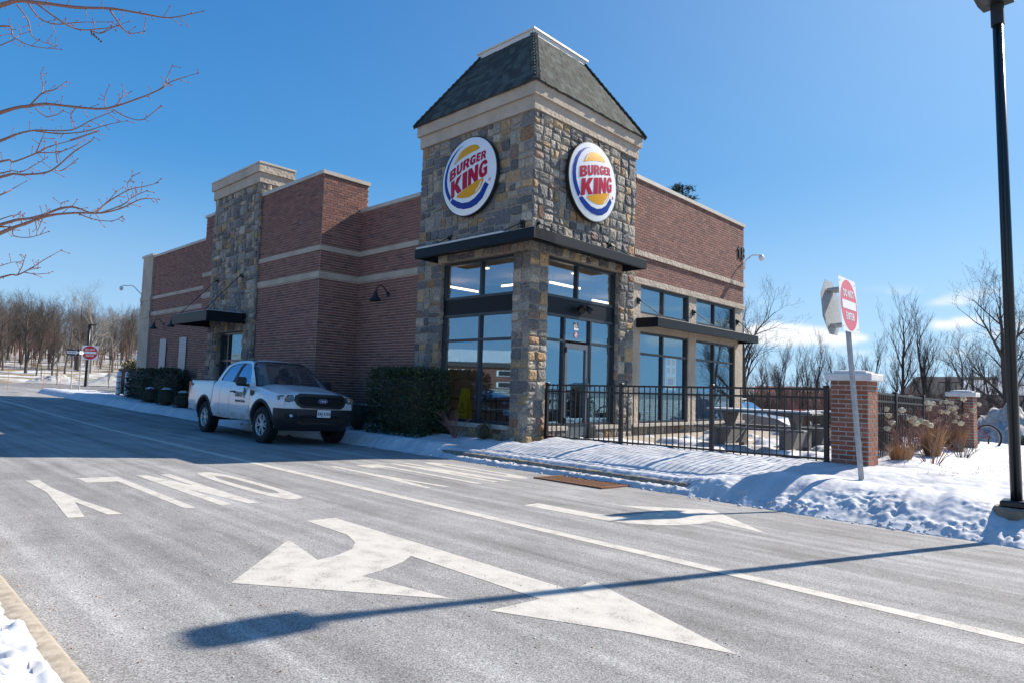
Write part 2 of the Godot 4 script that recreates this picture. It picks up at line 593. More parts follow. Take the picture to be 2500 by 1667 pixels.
func strip(x0, x1, step, cross):  # sweep a cross-section (list of z offset, y) along x; cross: func(x) -> points
	var mb = MB.new()
	var x = x0
	while x < x1 - 1e-4:
		var xb = minf(x + step, x1)
		var a = cross.call(x)
		var b = cross.call(xb)
		for i in a.size() - 1:
			mb.quad(V(x, a[i].y, a[i].x), V(xb, b[i].y, b[i].x), V(xb, b[i + 1].y, b[i + 1].x), V(x, a[i + 1].y, a[i + 1].x))
		x = xb
	return mb.mesh(true)


func make_kerbs():
	var cut = func(x):
		var z = kerb_z(x)
		var y = ry(x, z)
		return [P2(z + 0.012, y - 0.1), P2(z, y + 0.10), P2(z - 0.025, y + 0.13), P2(z - 0.16, y + 0.135), P2(z - 0.16, y - 0.1)]
	var k = structure("kerb", strip(-30.6, 10.5, 0.6, cut), M.kerb_concrete)
	k.set_meta("label", "concrete kerb along the building side of the lane")
	# the rounded end of the island, far along the lane
	var mb = MB.new()
	for i in 10:
		var f = func(j, rr, up):
			var a = -PI * 0.5 * j / 10.0
			var x = -30.6 - sin(-a) * rr
			var z = kerb_z(-30.6) - 1.2 + cos(a) * rr
			return V(x, ry(x, z) + up, z)
		mb.quad(f.call(i, 1.2, 0.11), f.call(i, 1.2, -0.1), f.call(i + 1, 1.2, -0.1), f.call(i + 1, 1.2, 0.11))
		mb.quad(f.call(i, 1.2, 0.11), f.call(i + 1, 1.2, 0.11), f.call(i + 1, 1.04, 0.135), f.call(i, 1.04, 0.135))
	structure("kerb", mb.mesh(), M.kerb_concrete)
	var near = func(x):
		var y = ry(x, 8.86)
		return [P2(9.06, y - 0.1), P2(9.06, y + 0.13), P2(8.885, y + 0.13), P2(8.865, y + 0.115), P2(8.858, y - 0.1)]
	structure("kerb", strip(-46.0, 14.0, 1.0, near), M.concrete)


# ---------------------------------------------------------------- snow
func lawn_y(x, z):  # earth of the island round the building
	var top = ry(x, kerb_z(x)) + 0.13
	var in_ = smoothstep(1.2, -0.6, z)
	var y0 = 0.0 if x > -14.0 else lerpf(0.0, ry(x, 0.0) + 0.12, smoothstep(-14.0, -24.0, x))
	y0 -= 0.012 * clampf(-1.0 - z, 0.0, 9.0) * smoothstep(4.5, 6.0, x)
	return lerpf(top, y0, in_)


var sn1 = FastNoiseLite.new()
var sn2 = FastNoiseLite.new()
var sn3 = FastNoiseLite.new()
var clods = FastNoiseLite.new()


func bank_y(x, z):  # snow between the kerb and the building
	var zc = kerb_z(x)
	var bare = smoothstep(-1.3, -0.7, x) * (1.0 - smoothstep(3.9, 4.6, x))
	var plough = smoothstep(4.0, 5.4, x)
	var edge = zc + 0.25 + 0.07 * sn1.get_noise_1d(x * 1.3) + 0.04 * sn2.get_noise_1d(x * 5.0) - 0.05 * (1.0 - plough) + 0.08 * plough
	var t = edge - z
	var y = ry(x, minf(z, edge))
	if t < 0.0: return y - 0.03
	var lump = sn2.get_noise_2d(x * 3.6, z * 3.6) * 0.42 + sn3.get_noise_2d(x * 9.0, z * 9.0) * 0.40 + sn3.get_noise_2d(x * 21.0, z * 21.0) * 0.30
	var crumb = -clods.get_noise_2d(x * 5.5 + 1.4 * sn2.get_noise_2d(x * 2.0, z * 2.0), z * 6.0 + 1.2 * sn2.get_noise_2d(x * 2.5 + 7.0, z * 2.5)) * 0.55 - clods.get_noise_2d(x * 15.0, z * 15.0 + 5.0) * 0.35
	lump = lerpf(lump, crumb - 0.25 + 0.5 * lump, plough)
	var rise = lerpf(0.25, 0.40 + 0.06 * sn1.get_noise_1d(x * 2.0), plough)
	var front = lerpf(smoothstep(0.0, 0.34, t), pow(smoothstep(-0.25, 1.0, t), 1.0) * 1.15 - 0.12, plough)
	var mound = y + rise * front + lump * lerpf(0.05, 0.062 * (0.35 + 0.9 * smoothstep(-0.25, 0.35, sn1.get_noise_2d(x * 1.1 + 20.0, z * 1.5))), plough) * smoothstep(0.0, 0.10, t) * (1.0 - smoothstep(0.35, 0.85, t) * 0.95)
	# behind the bank: a smooth blanket
	var deep = 0.10 + 0.035 * sn1.get_noise_2d(x * 0.9, z * 1.4) + 0.012 * sn2.get_noise_2d(x * 2.2, z * 2.2)
	var blanket = lawn_y(x, z) + deep
	y = lerpf(mound, maxf(blanket, mound - 0.05), smoothstep(lerpf(0.40, 0.6, plough), lerpf(0.95, 1.2, plough), t))
	if bare > 0.0:
		var foot = ry(x, z) + 0.075 * smoothstep(0.0, 0.07, t) + 0.045 * lump * smoothstep(0.0, 0.08, t)
		var top = ry(x, zc) + 0.13
		var over = zc - 0.07 - 0.05 * sn1.get_noise_1d(x * 2.2 + 9.0) - 0.03 * sn2.get_noise_1d(x * 7.0)
		var b = foot
		if z < zc + 0.03: b = minf(foot, top - 0.05)
		if z < over: b = maxf(top - 0.02 + 0.075 * smoothstep(0.0, 0.10, over - z) + 0.018 * lump, lerpf(top, blanket, smoothstep(0.05, 0.8, over - z)))
		y = lerpf(y, b, bare)
	# sheltered ground at the foot of the walls, the hedge and the brick pier
	if x < 0.35 and x > -3.7: y -= 0.16 * smoothstep(0.30, 0.02, z) * smoothstep(0.35, 0.1, x)
	return y


func lawn_snow_y(x, z):
	var y = lawn_y(x, z) + 0.055 + 0.05 * sn1.get_noise_2d(x * 0.7, z * 0.7) + 0.022 * sn2.get_noise_2d(x * 1.6, z * 1.6)
	y += 0.075 * smoothstep(7.4, 6.0, x) * smoothstep(-9.5, -6.5, z)
	for f in [[7.05, -0.62, 0.4], [7.30, -0.44, 0.3], [7.15, -1.3, 0.5], [7.75, -1.05, 0.2], [6.75, -0.15, 0.4]]:
		var q = P2(x - f[0], z - f[1]).rotated(f[2])
		var dd = pow(q.x / 0.13, 2.0) + pow(q.y / 0.19, 2.0)
		y += -0.06 * exp(-dd * dd) + 0.018 * exp(-pow(sqrt(dd) - 1.35, 2.0) * 8.0)
	return y


func make_snow():
	sn1.seed = 61; sn1.frequency = 1.0; sn1.fractal_octaves = 3
	sn2.seed = 62; sn2.frequency = 1.0; sn2.fractal_octaves = 3
	sn3.seed = 63; sn3.frequency = 1.0; sn3.fractal_octaves = 3
	clods.seed = 66; clods.noise_type = FastNoiseLite.TYPE_CELLULAR; clods.frequency = 1.0; clods.fractal_type = FastNoiseLite.FRACTAL_NONE
	clods.cellular_return_type = FastNoiseLite.RETURN_DISTANCE
	var s = sheet(3.9, 9.6, 290, -1.0, 1.80, 140, func(x, z): return bank_y(x, z))
	single("snow_bank", s, M.snow, "ploughed lumpy snow bank along the kerb below the lamp post", "snow", "", "stuff")
	s = sheet(-6.2, 3.9, 280, -1.0, 1.70, 84, func(x, z): return bank_y(x, z))
	single("snow_bank", s, M.snow, "smooth snow strip between the lane kerb and the black fence", "snow", "", "stuff")
	s = sheet(-31.0, -6.15, 160, -0.4, 2.3, 24, func(x, z): return bank_y(x, z))
	single("snow_bank", s, M.snow, "low snow bank behind the white pickup truck", "snow", "", "stuff")
	# lawn on the right, thin snow
	var lt = grain_tex(512, 0.010, 5, 64, Color(0.93, 0.925, 0.92), Color(1, 1, 1), 1.5, 0.04)
	textured("lawn_snow", lin(0.64, 0.65, 0.67), 0.8, lt, 0.22, T.fine, 0.12)
	s = sheet(5.6, 16.0, 150, -12.6, -0.95, 150, func(x, z): return lawn_snow_y(x, z) - 0.05 * smoothstep(-1.2, -0.95, z) + (bank_y(x, z) - lawn_snow_y(x, z)) * smoothstep(-1.6, -0.95, z))
	structure("lawn", s, M.lawn_snow)
	# lawn beyond the building end, far left
	textured("far_lawn", lin(0.64, 0.65, 0.67), 0.9, grain_tex(512, 0.012, 5, 65, Color(0.56, 0.45, 0.30), Color(1, 1, 1), 3.0, 0.1), 0.10)
	s = sheet(-33.0, -23.0, 40, -16.0, 0.6, 60, func(x, z): return ry(x, z) + 0.14 + 0.03 * sn1.get_noise_2d(x * 0.5, z * 0.5) - 0.3 * smoothstep(-30.5, -33.0, x))
	structure("lawn", s, M.far_lawn)
	# near side, behind the kerb where one stands
	s = sheet(0.0, 8.0, 300, 8.87, 10.6, 90, func(x, z):
		var e = 8.935 + 0.035 * sn1.get_noise_1d(x * 2.6 + 3.0) + 0.03 * sn2.get_noise_1d(x * 7.0)
		var t = z - e
		var y = ry(x, 8.86) + 0.12
		if t < 0.0: return y - 0.02
		return y + 0.055 * smoothstep(0.0, 0.06, t) + 0.09 * smoothstep(0.0, 0.8, t) + (0.035 * sn2.get_noise_2d(x * 5.0, z * 5.0) + 0.04 * sn3.get_noise_2d(x * 13.0, z * 13.0) + 0.02 * sn3.get_noise_2d(x * 31.0, z * 31.0)) * smoothstep(0.0, 0.05, t))
	single("snow_bank", s, M.snow, "white snow edge over the tan kerb in the bottom corner", "snow", "", "stuff")
	# concrete apron with the tables, and what is left of its snow
	var patio = sheet(-0.3, 5.75, 24, -10.4, -0.62, 24, func(x, z): return 0.0 - 0.012 * clampf(-1.0 - z, 0.0, 9.0) * smoothstep(4.5, 6.0, x))
	structure("patio", patio, M.concrete)
	s = sheet(0.25, 5.7, 110, -10.2, -0.75, 170, func(x, z):
		var k = sn1.get_noise_2d(x * 0.55 + 4.0, z * 0.45 + 2.0) + 0.35 * sn2.get_noise_2d(x * 1.3, z * 1.3) + 0.55 * smoothstep(4.0, 5.6, x) + 0.5 * smoothstep(-1.5, -0.8, z) - 0.30 * smoothstep(1.6, 0.3, x)
		var y = -0.012 * clampf(-1.0 - z, 0.0, 9.0) * smoothstep(4.5, 6.0, x)
		return y - 0.05 + 0.16 * smoothstep(-0.12, 0.35, k) + 0.012 * sn2.get_noise_2d(x * 4.0, z * 4.0))
	single("snow_patch", s, M.snow, "melting snow patches on the concrete patio round the picnic tables", "snow", "", "stuff")


# ---------------------------------------------------------------- masonry
var bricks = []   # [transform, colour]
var stones = []   # [mesh builder data, distance]


# running bond on a face: origin at lower left, u along the wall, n outwards; rows between y0 and y1
func lay_bricks(origin, u, n, width, y0, y1):
	var course = 0.0677
	var bl = 0.2032
	var row = int(floor(y0 / course + 0.001))
	var bs = Basis(u, Vector3.UP, n)
	while row * course < y1 - 0.02:
		var a = maxf(row * course, y0)
		var b = minf((row + 1) * course, y1)
		if b - a > 0.025:
			var x = -bl * (0.5 if row % 2 else 0.0) - fmod(absf(origin.x * u.x + origin.z * u.z), bl)
			while x < width:
				var l = maxf(x, 0.0) + 0.005
				var r = minf(x + bl, width) - 0.005
				if r - l > 0.02:
					var t = Transform3D(Basis(bs.x * (r - l), bs.y * (b - a - 0.0128), bs.z * 0.022), origin + u * (l + r) * 0.5 + Vector3.UP * ((a + b) * 0.5 - origin.y) + n * 0.004)
					bricks.append([t, brick_colour()])
				x += bl
		row += 1


func brick_colour():
	var k = rng.randf()
	var c = Color(0.262, 0.122, 0.098)
	if k < 0.18: c = Color(0.205, 0.098, 0.085)
	elif k < 0.32: c = Color(0.30, 0.15, 0.118)
	elif k < 0.42: c = Color(0.225, 0.115, 0.095)
	elif k < 0.47: c = Color(0.16, 0.085, 0.08)
	var q = rng.randf_range(0.86, 1.14) * 1.18
	return Color(c.r * q, c.g * q, c.b * q)


func stone_colour():
	var k = rng.randf()
	var c = Color(0.185, 0.185, 0.19)
	if k < 0.30: c = Color(0.13, 0.135, 0.15)
	elif k < 0.52: c = Color(0.24, 0.235, 0.225)
	elif k < 0.63: c = Color(0.29, 0.265, 0.225)
	elif k < 0.73: c = Color(0.33, 0.25, 0.155)
	elif k < 0.76: c = Color(0.26, 0.165, 0.10)
	elif k < 0.85: c = Color(0.36, 0.33, 0.29)
	elif k < 0.88: c = Color(0.215, 0.155, 0.14)
	var q = rng.randf_range(0.78, 1.22) * 1.4
	return Color(c.r * q * 1.07, c.g * q, c.b * q * 0.90)


# cut a rectangle (width along u, height) into uneven blocks and set a rough-faced stone in each
func lay_stones(origin, u, n, x0, x1, y0, y1, deep = 0.03, depth = 0):
	var w = x1 - x0
	var h = y1 - y0
	var big_w = rng.randf_range(0.26, 0.52)
	var big_h = rng.randf_range(0.20, 0.42)
	if depth < 16 and (w > big_w or h > big_h) and (w > 0.26 or h > 0.24):
		var across = w / big_w > h / big_h * rng.randf_range(0.75, 1.3)
		if across and w < 0.24: across = false
		if not across and h < 0.22: across = true
		if across and w < 0.2: across = false
		var f = rng.randf_range(0.36, 0.64)
		if across:
			var m = lerpf(x0, x1, f)
			lay_stones(origin, u, n, x0, m, y0, y1, deep, depth + 1)
			lay_stones(origin, u, n, m, x1, y0, y1, deep, depth + 1)
		else:
			var m = lerpf(y0, y1, f)
			lay_stones(origin, u, n, x0, x1, y0, m, deep, depth + 1)
			lay_stones(origin, u, n, x0, x1, m, y1, deep, depth + 1)
		return
	var g = 0.009
	var mb = MB.new()
	mb.colored = true
	mb.col = stone_colour()
	var cx = (x0 + x1) * 0.5
	var cy = (y0 + y1) * 0.5
	var hx = w * 0.5 - g
	var hy = h * 0.5 - g
	var base = []
	var edge = []
	var inner = []
	var pr = rng.randf_range(0.6, 1.25) * deep
	var tx = rng.randf_range(-0.012, 0.012)
	var ty = rng.randf_range(-0.012, 0.012)
	for i in 8:
		var ux = [-1.0, 0.0, 1.0, 1.0, 1.0, 0.0, -1.0, -1.0][i]
		var uy = [-1.0, -1.0, -1.0, 0.0, 1.0, 1.0, 1.0, 0.0][i]
		var rx = 0.0
		var rym = 0.0
		if i % 2 == 0:
			rx = rng.randf_range(0.002, 0.020); rym = rng.randf_range(0.002, 0.020)
		else:
			rx = rng.randf_range(-0.003, 0.008); rym = rng.randf_range(-0.003, 0.008)
		var px = cx + ux * (hx - rx)
		var py = cy + uy * (hy - rym)
		var q = func(x, y, d): return origin + u * x + Vector3.UP * y + n * d
		base.append(q.call(px, py, -0.01))
		edge.append(q.call(px, py, pr * rng.randf_range(0.45, 0.75) + ux * tx + uy * ty))
		var k = rng.randf_range(0.55, 0.75)
		inner.append(q.call(lerpf(cx, px, k), lerpf(cy, py, k), pr * rng.randf_range(0.85, 1.45) + ux * tx * 0.6 + uy * ty * 0.6))
	var mid = origin + u * (cx + rng.randf_range(-0.3, 0.3) * hx) + Vector3.UP * (cy + rng.randf_range(-0.3, 0.3) * hy) + n * pr * rng.randf_range(1.0, 1.5)
	for i in 8:
		var j = (i + 1) % 8
		mb.quad(base[i], base[j], edge[j], edge[i])
		mb.quad(edge[i], edge[j], inner[j], inner[i])
		mb.tri(inner[i], inner[j], mid)
	stones.append([mb, mid.distance_to(EYE)])


func emit_masonry(parent):
	# the 300 nearest bricks one by one, the rest as one field; the same for the stones
	bricks.sort_custom(func(a, b): return a[0].origin.distance_squared_to(EYE) < b[0].origin.distance_squared_to(EYE))
	var unit = MB.new()
	unit.box(Vector3.ZERO, Vector3.ONE)
	var um = unit.mesh()
	var variants = []
	for i in 8:
		var c = brick_colour()
		var m = textured("brick_%d" % i, Color(c.r, c.g, c.b).linear_to_srgb(), 0.9, T.speck, 2.3, T.fine, 0.5)
		variants.append(m)
	var wall = part("brickwork", parent)
	for i in mini(300, bricks.size()):
		put("brick", um, variants[rng.randi() % 8], wall, bricks[i][0])
	var mm = MultiMesh.new()
	mm.transform_format = MultiMesh.TRANSFORM_3D
	mm.use_colors = true
	mm.mesh = um
	mm.instance_count = bricks.size() - 300
	for i in mm.instance_count:
		mm.set_instance_transform(i, bricks[i + 300][0])
		mm.set_instance_color(i, bricks[i + 300][1])
	var o = MultiMeshInstance3D.new()
	o.name = "brick_field"
	o.multimesh = mm
	o.material_override = M.brick
	o.set_meta("kind", "stuff")
	wall.add_child(o, true)
	stones.sort_custom(func(a, b): return a[1] < b[1])
	var sw = part("stonework", parent)
	var rest = MB.new()
	rest.colored = true
	for i in stones.size():
		if i < 300:
			put("stone", stones[i][0].mesh(), M.stone, sw)
		else:
			rest.v.append_array(stones[i][0].v); rest.n.append_array(stones[i][0].n); rest.c.append_array(stones[i][0].c)
	if rest.v.size() > 0:
		put("stone_field", rest.mesh(), M.stone, sw).set_meta("kind", "stuff")


# ---------------------------------------------------------------- glazing
# a window in a plane: o = lower left corner, u to the right, n outwards
func window(parent, o, u, n, xs, ys, holes = [], fm = null, called = "window"):
	# xs, ys: edges of the panes; a pane is left out where holes has [i, j]
	var w = part(called, parent)
	if fm == null: fm = M.window_frame
	var bs = Basis(u, Vector3.UP, n)
	var wx = xs[-1]
	var hy = ys[-1]
	var t = 0.055
	var d = 0.11
	var mb = MB.new()
	for y in [ys[0] + t * 0.5, hy - t * 0.5]: mb.box(o + bs * V(wx * 0.5 + xs[0] * 0.5, y, 0), V(wx - xs[0], t, d), bs)
	for x in [xs[0] + t * 0.5, wx - t * 0.5]: mb.box(o + bs * V(x, (ys[0] + hy) * 0.5, 0), V(t, hy - ys[0] - 2 * t, d), bs)
	put("frame", mb.mesh(), fm, w)
	for i in range(1, xs.size() - 1):
		mb = MB.new(); mb.box(o + bs * V(xs[i], (ys[0] + hy) * 0.5, 0.002), V(t, hy - ys[0] - 2 * t, d - 0.004), bs)
		put("mullion", mb.mesh(), fm, w)
	for j in range(1, ys.size() - 1):
		for i in xs.size() - 1:
			if holes.has([i, j]) or holes.has([i, j - 1]): continue
			mb = MB.new(); mb.box(o + bs * V((xs[i] + xs[i + 1]) * 0.5, ys[j], 0.004), V(xs[i + 1] - xs[i] - t, t, d - 0.012), bs)
			put("transom", mb.mesh(), fm, w)
	for j in ys.size() - 1:
		for i in xs.size() - 1:
			if holes.has([i, j]): continue
			var a = o + bs * V(xs[i] + t * 0.4, ys[j] + t * 0.4, 0)
			var b = o + bs * V(xs[i + 1] - t * 0.4, ys[j + 1] - t * 0.4, 0)
			mb = MB.new()
			var a2 = V(b.x, a.y, b.z); var b2 = V(a.x, b.y, a.z)
			mb.quad(a, a2, b, b2)
			put("pane", mb.mesh(), M.glass, w)
	return w


func canopy(parent, a, b, y0, y1, out, n, rods, rod_top, snow = true):
	# a, b: ends on the wall line (Vector3, y ignored); out: how far it stands out
	var c = part("canopy", parent)
	var u = (b - a).normalized()
	var len_ = a.distance_to(b)
	var bs = Basis(u, Vector3.UP, n)
	var mid = (a + b) * 0.5
	mid.y = 0
	var h = y1 - y0
	var mb = MB.new()
	mb.rbox(mid + n * (out - 0.035) + Vector3.UP * (y0 + y1) * 0.5, V(len_, h, 0.07), 0.006, bs)
	for s in [-1, 1]: mb.box(mid + u * s * (len_ * 0.5 - 0.035) + n * (out - 0.07) * 0.5 + Vector3.UP * (y0 + y1) * 0.5, V(0.07, h, out - 0.07), bs)
	put("fascia", mb.mesh(), M.canopy_metal, c)
	mb = MB.new()
	mb.box(mid + n * (out * 0.5 - 0.035) + Vector3.UP * (y1 - 0.05), V(len_ - 0.15, 0.03, out - 0.075), bs)
	put("deck", mb.mesh(), M.canopy_metal, c)
	for r in rods:
		var foot = a + u * r[0] + n * 0.03
		foot.y = rod_top
		var tip = a + u * r[1] + n * (out - 0.10)
		tip.y = y1 - 0.03
		mb = MB.new()
		mb.tube([foot + n * 0.05, tip], 0.011, 6)
		mb.tube([tip - Vector3.UP * 0.03, tip + Vector3.UP * 0.03], 0.022, 6)
		put("tie_rod", mb.mesh(), M.black_metal, c)
		mb = MB.new()
		mb.rbox(foot - n * 0.02, V(0.10, 0.16, 0.05), 0.01, bs)
		mb.rbox(foot + n * 0.03, V(0.03, 0.06, 0.07), 0.01, bs)
		for sx in [-1, 1]:
			for sy in [-1, 1]: mb.box(foot + u * sx * 0.034 + Vector3.UP * sy * 0.06 + n * 0.008, V(0.014, 0.014, 0.012), bs)
		put("wall_bracket", mb.mesh(), M.black_metal, c)
	var k = int(len_ / 1.1)
	mb = MB.new()
	for i in k + 1:
		for q in [0.18, out - 0.16]:
			var at = a + u * lerpf(0.14, len_ - 0.14, float(i) / k) + n * q
			at.y = y0 + h - 0.068
			mb.lathe([P2(0, -0.006), P2(0.012, -0.004), P2(0.012, 0.004)], 6, at)
	put("bolt", mb.mesh(), M.alloy, c)
	return c


func barn_lamp(parent, at, n):  # gooseneck lamp on a wall
	var l = part("wall_lamp", parent)
	var mb = MB.new()
	mb.lathe([P2(0, 0), P2(0.06, 0), P2(0.06, 0.02), P2(0.02, 0.035), P2(0, 0.035)], 12, at, Basis(Vector3.RIGHT, PI / 2) if absf(n.z) > 0.5 else Basis(Vector3.BACK, -PI / 2))
	put("wall_plate", mb.mesh(), M.black_metal, l)
	mb = MB.new()
	var path = []
	for i in 10:
		var t = i / 9.0
		path.append(at + n * (0.02 + 0.34 * t) + Vector3.UP * (0.20 * sin(t * PI * 0.80)))
	path.append(at + n * 0.385 + Vector3.UP * 0.03)
	mb.tube(path, 0.014, 6)
	put("gooseneck", mb.mesh(true), M.black_metal, l)
	mb = MB.new()
	mb.lathe([P2(0.155, -0.20), P2(0.125, -0.15), P2(0.065, -0.10), P2(0.05, -0.04), P2(0.045, 0.02), P2(0.0, 0.04)], 14, at + n * 0.39)
	mb.lathe([P2(0.0, -0.05), P2(0.06, -0.11), P2(0.118, -0.155), P2(0.148, -0.20)], 14, at + n * 0.39)
	put("shade", mb.mesh(true), M.black_metal, l)


func camera_arm(parent, at, u, k = 1.0):  # white camera on a bent tube
	var l = part("security_camera", parent)
	var mb = MB.new()
	mb.tube([at, at + V(0, 0.5, 0) * k, at + V(0, 0.55, 0) * k + u * 0.05 * k, at + V(0, 0.85, 0) * k + u * 0.38 * k, at + V(0, 0.90, 0) * k + u * 0.48 * k, at + V(0, 0.90, 0) * k + u * 0.95 * k, at + V(0, 0.84, 0) * k + u * 0.99 * k], 0.024, 7)
	put("arm", mb.mesh(true), M.sign_white, l)
	mb = MB.new()
	mb.lathe([P2(0.0, -0.17), P2(0.05, -0.15), P2(0.07, -0.10), P2(0.085, -0.09), P2(0.08, -0.02), P2(0.04, 0.03), P2(0.0, 0.04)], 12, at + V(0, 0.84, 0) * k + u * 0.99 * k)
	put("housing", mb.mesh(true), M.sign_white, l)


func slab(called, a, b, m, parent):
	var mb = MB.new()
	mb.span(a, b)
	return put(called, mb.mesh(), m, parent)


func make_restaurant():
	var B = thing("restaurant", "brick and stone corner restaurant with a shingled tower and black canopies", "building")
	var X = Vector3.RIGHT
	var Z = Vector3.BACK
	# ---- walls (mortar-coloured bodies, with openings left free)
	# corner tower, shaded side
	var w = part("tower_wall", B)
	var box_ = func(a, b, m, called): slab(called, a, b, m, w)
	box_.call(V(-3.6, -0.5, -0.30), V(-2.75, 3.82, -0.015), M.stone_mortar, "wall_panel")
	box_.call(V(-0.47, -0.5, -0.57), V(-0.015, 3.82, -0.015), M.stone_mortar, "wall_panel")
	box_.call(V(-2.75, -0.5, -0.30), V(-0.47, 0.22, -0.02), M.stone_mortar, "wall_panel")
	box_.call(V(-3.6, 3.82, -0.30), V(-0.015, 6.70, -0.015), M.stone_mortar, "wall_panel")
	# sunny side
	box_.call(V(-0.30, -0.5, -3.75), V(-0.015, 3.82, -3.13), M.stone_mortar, "wall_panel")
	box_.call(V(-0.30, -0.5, -3.13), V(-0.02, 0.22, -2.24), M.stone_mortar, "wall_panel")
	box_.call(V(-0.30, -0.5, -1.28), V(-0.02, 0.22, -0.57), M.stone_mortar, "wall_panel")
	box_.call(V(-0.30, 3.82, -3.75), V(-0.015, 6.70, -0.30), M.stone_mortar, "wall_panel")
	# tower back sides above the roof
	box_.call(V(-3.6, 3.95, -3.75), V(-3.35, 6.70, -0.30), M.stone_mortar, "wall_panel")
	box_.call(V(-3.35, 3.95, -3.75), V(-0.30, 6.70, -3.5), M.stone_mortar, "wall_panel")
	for q in [[-3.6, -2.75, -0.35, 3.82], [-0.47, 0.0, -0.35, 3.82], [-2.75, -0.47, -0.35, 0.20], [-3.6, 0.0, 3.82, 6.70]]:
		lay_stones(V(0, 0, -0.012), X, Z, q[0], q[1], q[2], q[3], 0.022)
	for q in [[0.0, 0.57, -0.35, 3.82], [3.13, 3.75, -0.35, 3.82], [0.57, 1.28, -0.35, 0.20], [2.24, 3.13, -0.35, 0.20], [0.0, 3.75, 3.82, 6.70]]:
		lay_stones(V(-0.012, 0, 0), -Z, X, q[0], q[1], q[2], q[3], 0.028)
	# reveals of the openings
	lay_stones(V(-0.47, 0, 0), -Z, -X, 0.0, 0.24, 0.22, 3.82, 0.012)
	lay_stones(V(-2.75, 0, 0), -Z, X, 0.0, 0.24, 0.22, 3.82, 0.012)
	lay_stones(V(0, 0, -3.13), -X, Z, 0.0, 0.24, 0.22, 3.82, 0.012)
	lay_stones(V(0, 0, -0.57), -X, -Z, 0.0, 0.24, 0.22, 3.82, 0.012)
	# left wall of the tower that shows past the brick, above the parapet
	lay_stones(V(-3.6, 0, 0), -Z, -X, 0.0, 1.2, 5.5, 6.7, 0.03)
	lay_stones(V(0, 0, -3.75), -X, -Z, 0.0, 1.0, 3.8, 6.7, 0.03)
	# window ledges
	slab("window_ledge", V(-2.74, 0.20, -0.28), V(-0.48, 0.285, 0.045), M.limestone, B)
	slab("window_ledge", V(-0.28, 0.20, -3.12), V(0.045, 0.285, -2.26), M.limestone, B)
	slab("window_ledge", V(-0.28, 0.20, -1.27), V(0.045, 0.285, -0.58), M.limestone, B)
	slab("window_ledge", V(-0.26, 0.215, -9.95), V(0.03, 0.285, -3.78), M.limestone, B)
	# cornice and roof
	slab("cornice", V(-3.64, 6.70, -3.79), V(0.045, 6.98, 0.045), M.stucco, B)
	slab("cornice", V(-3.70, 6.98, -3.85), V(0.105, 7.235, 0.105), M.stucco, B)
	tower_roof(B)

	# ---- brick between tower and pick-up bay
	w = part("brick_wall", B)
	box_.call(V(-6.14, 0.5, -0.30), V(-3.6, 5.56, -0.04), M.mortar, "wall_panel")
	lay_bricks(V(-6.14, 0, -0.04), X, Z, 2.54, 0.52, 3.68)
	lay_bricks(V(-6.14, 0, -0.04), X, Z, 2.54, 3.83, 4.37)
	lay_bricks(V(-6.14, 0, -0.04), X, Z, 2.54, 4.50, 5.56)
	# pick-up bay
	box_.call(V(-13.5, 0.5, 0.9), V(-12.0, 6.34, 1.12), M.mortar, "wall_panel")
	box_.call(V(-10.08, 0.5, 0.9), V(-6.155, 6.34, 1.12), M.mortar, "wall_panel")
	box_.call(V(-12.0, 2.6, 0.9), V(-10.08, 6.34, 1.12), M.mortar, "wall_panel")
	box_.call(V(-6.40, 0.5, -0.22), V(-6.155, 6.34, 0.9), M.mortar, "wall_panel")
	box_.call(V(-13.5, 0.5, -0.22), V(-13.25, 6.34, 0.9), M.mortar, "wall_panel")
	for q in [[-9.5, 3.345], [-13.5, 0.85]]:
		for h in [[0.52, 3.68], [3.83, 4.37], [4.50, 6.34]]:
			lay_bricks(V(q[0], 0, 1.12), X, Z, q[1], h[0], h[1])
	for h in [[0.52, 3.68], [3.83, 4.37], [4.50, 5.56]]:
		lay_bricks(V(-6.155, 0, 1.12), -Z, X, 1.16, h[0], h[1])
	lay_bricks(V(-6.155, 0, 1.12), -Z, X, 1.34, 5.56, 6.34)
	# far wall
	box_.call(V(-21.95, 0.5, -0.25), V(-13.5, 6.22, -0.03), M.mortar, "wall_panel")
	for h in [[0.52, 3.68], [3.83, 4.37], [4.50, 6.22]]:
		lay_bricks(V(-21.95, 0, -0.03), X, Z, 8.45, h[0], h[1])
	# sunny wall
	box_.call(V(-0.30, 3.68, -10.0), V(-0.065, 6.27, -3.75), M.mortar, "wall_panel")
	lay_bricks(V(-0.065, 0, -3.75), -Z, X, 6.25, 3.83, 4.37)
	lay_bricks(V(-0.065, 0, -3.75), -Z, X, 6.25, 4.50, 6.27)
	# ---- stone chimney at the pick-up window
	w = part("chimney_wall", B)
	box_.call(V(-12.65, -0.5, 0.95), V(-11.95, 2.48, 1.205), M.stone_mortar, "wall_panel")
	box_.call(V(-10.13, -0.5, 0.95), V(-9.515, 2.48, 1.205), M.stone_mortar, "wall_panel")
	box_.call(V(-11.95, -0.5, 0.95), V(-10.13, 0.92, 1.205), M.stone_mortar, "wall_panel")
	box_.call(V(-12.65, 2.48, 0.30), V(-9.515, 6.76, 1.205), M.stone_mortar, "wall_panel")
	for q in [[-12.65, -11.95, -0.3, 2.48], [-10.13, -9.5, -0.3, 2.48], [-11.95, -10.13, -0.3, 0.90], [-12.65, -9.5, 2.48, 6.76]]:
		lay_stones(V(0, 0, 1.21), X, Z, q[0], q[1], q[2], q[3], 0.028)
	lay_stones(V(-9.512, 0, 1.21), -Z, X, 0.0, 0.09, -0.3, 6.42, 0.028)
	lay_stones(V(-9.512, 0, 1.21), -Z, X, 0.0, 0.90, 6.44, 6.76, 0.028)
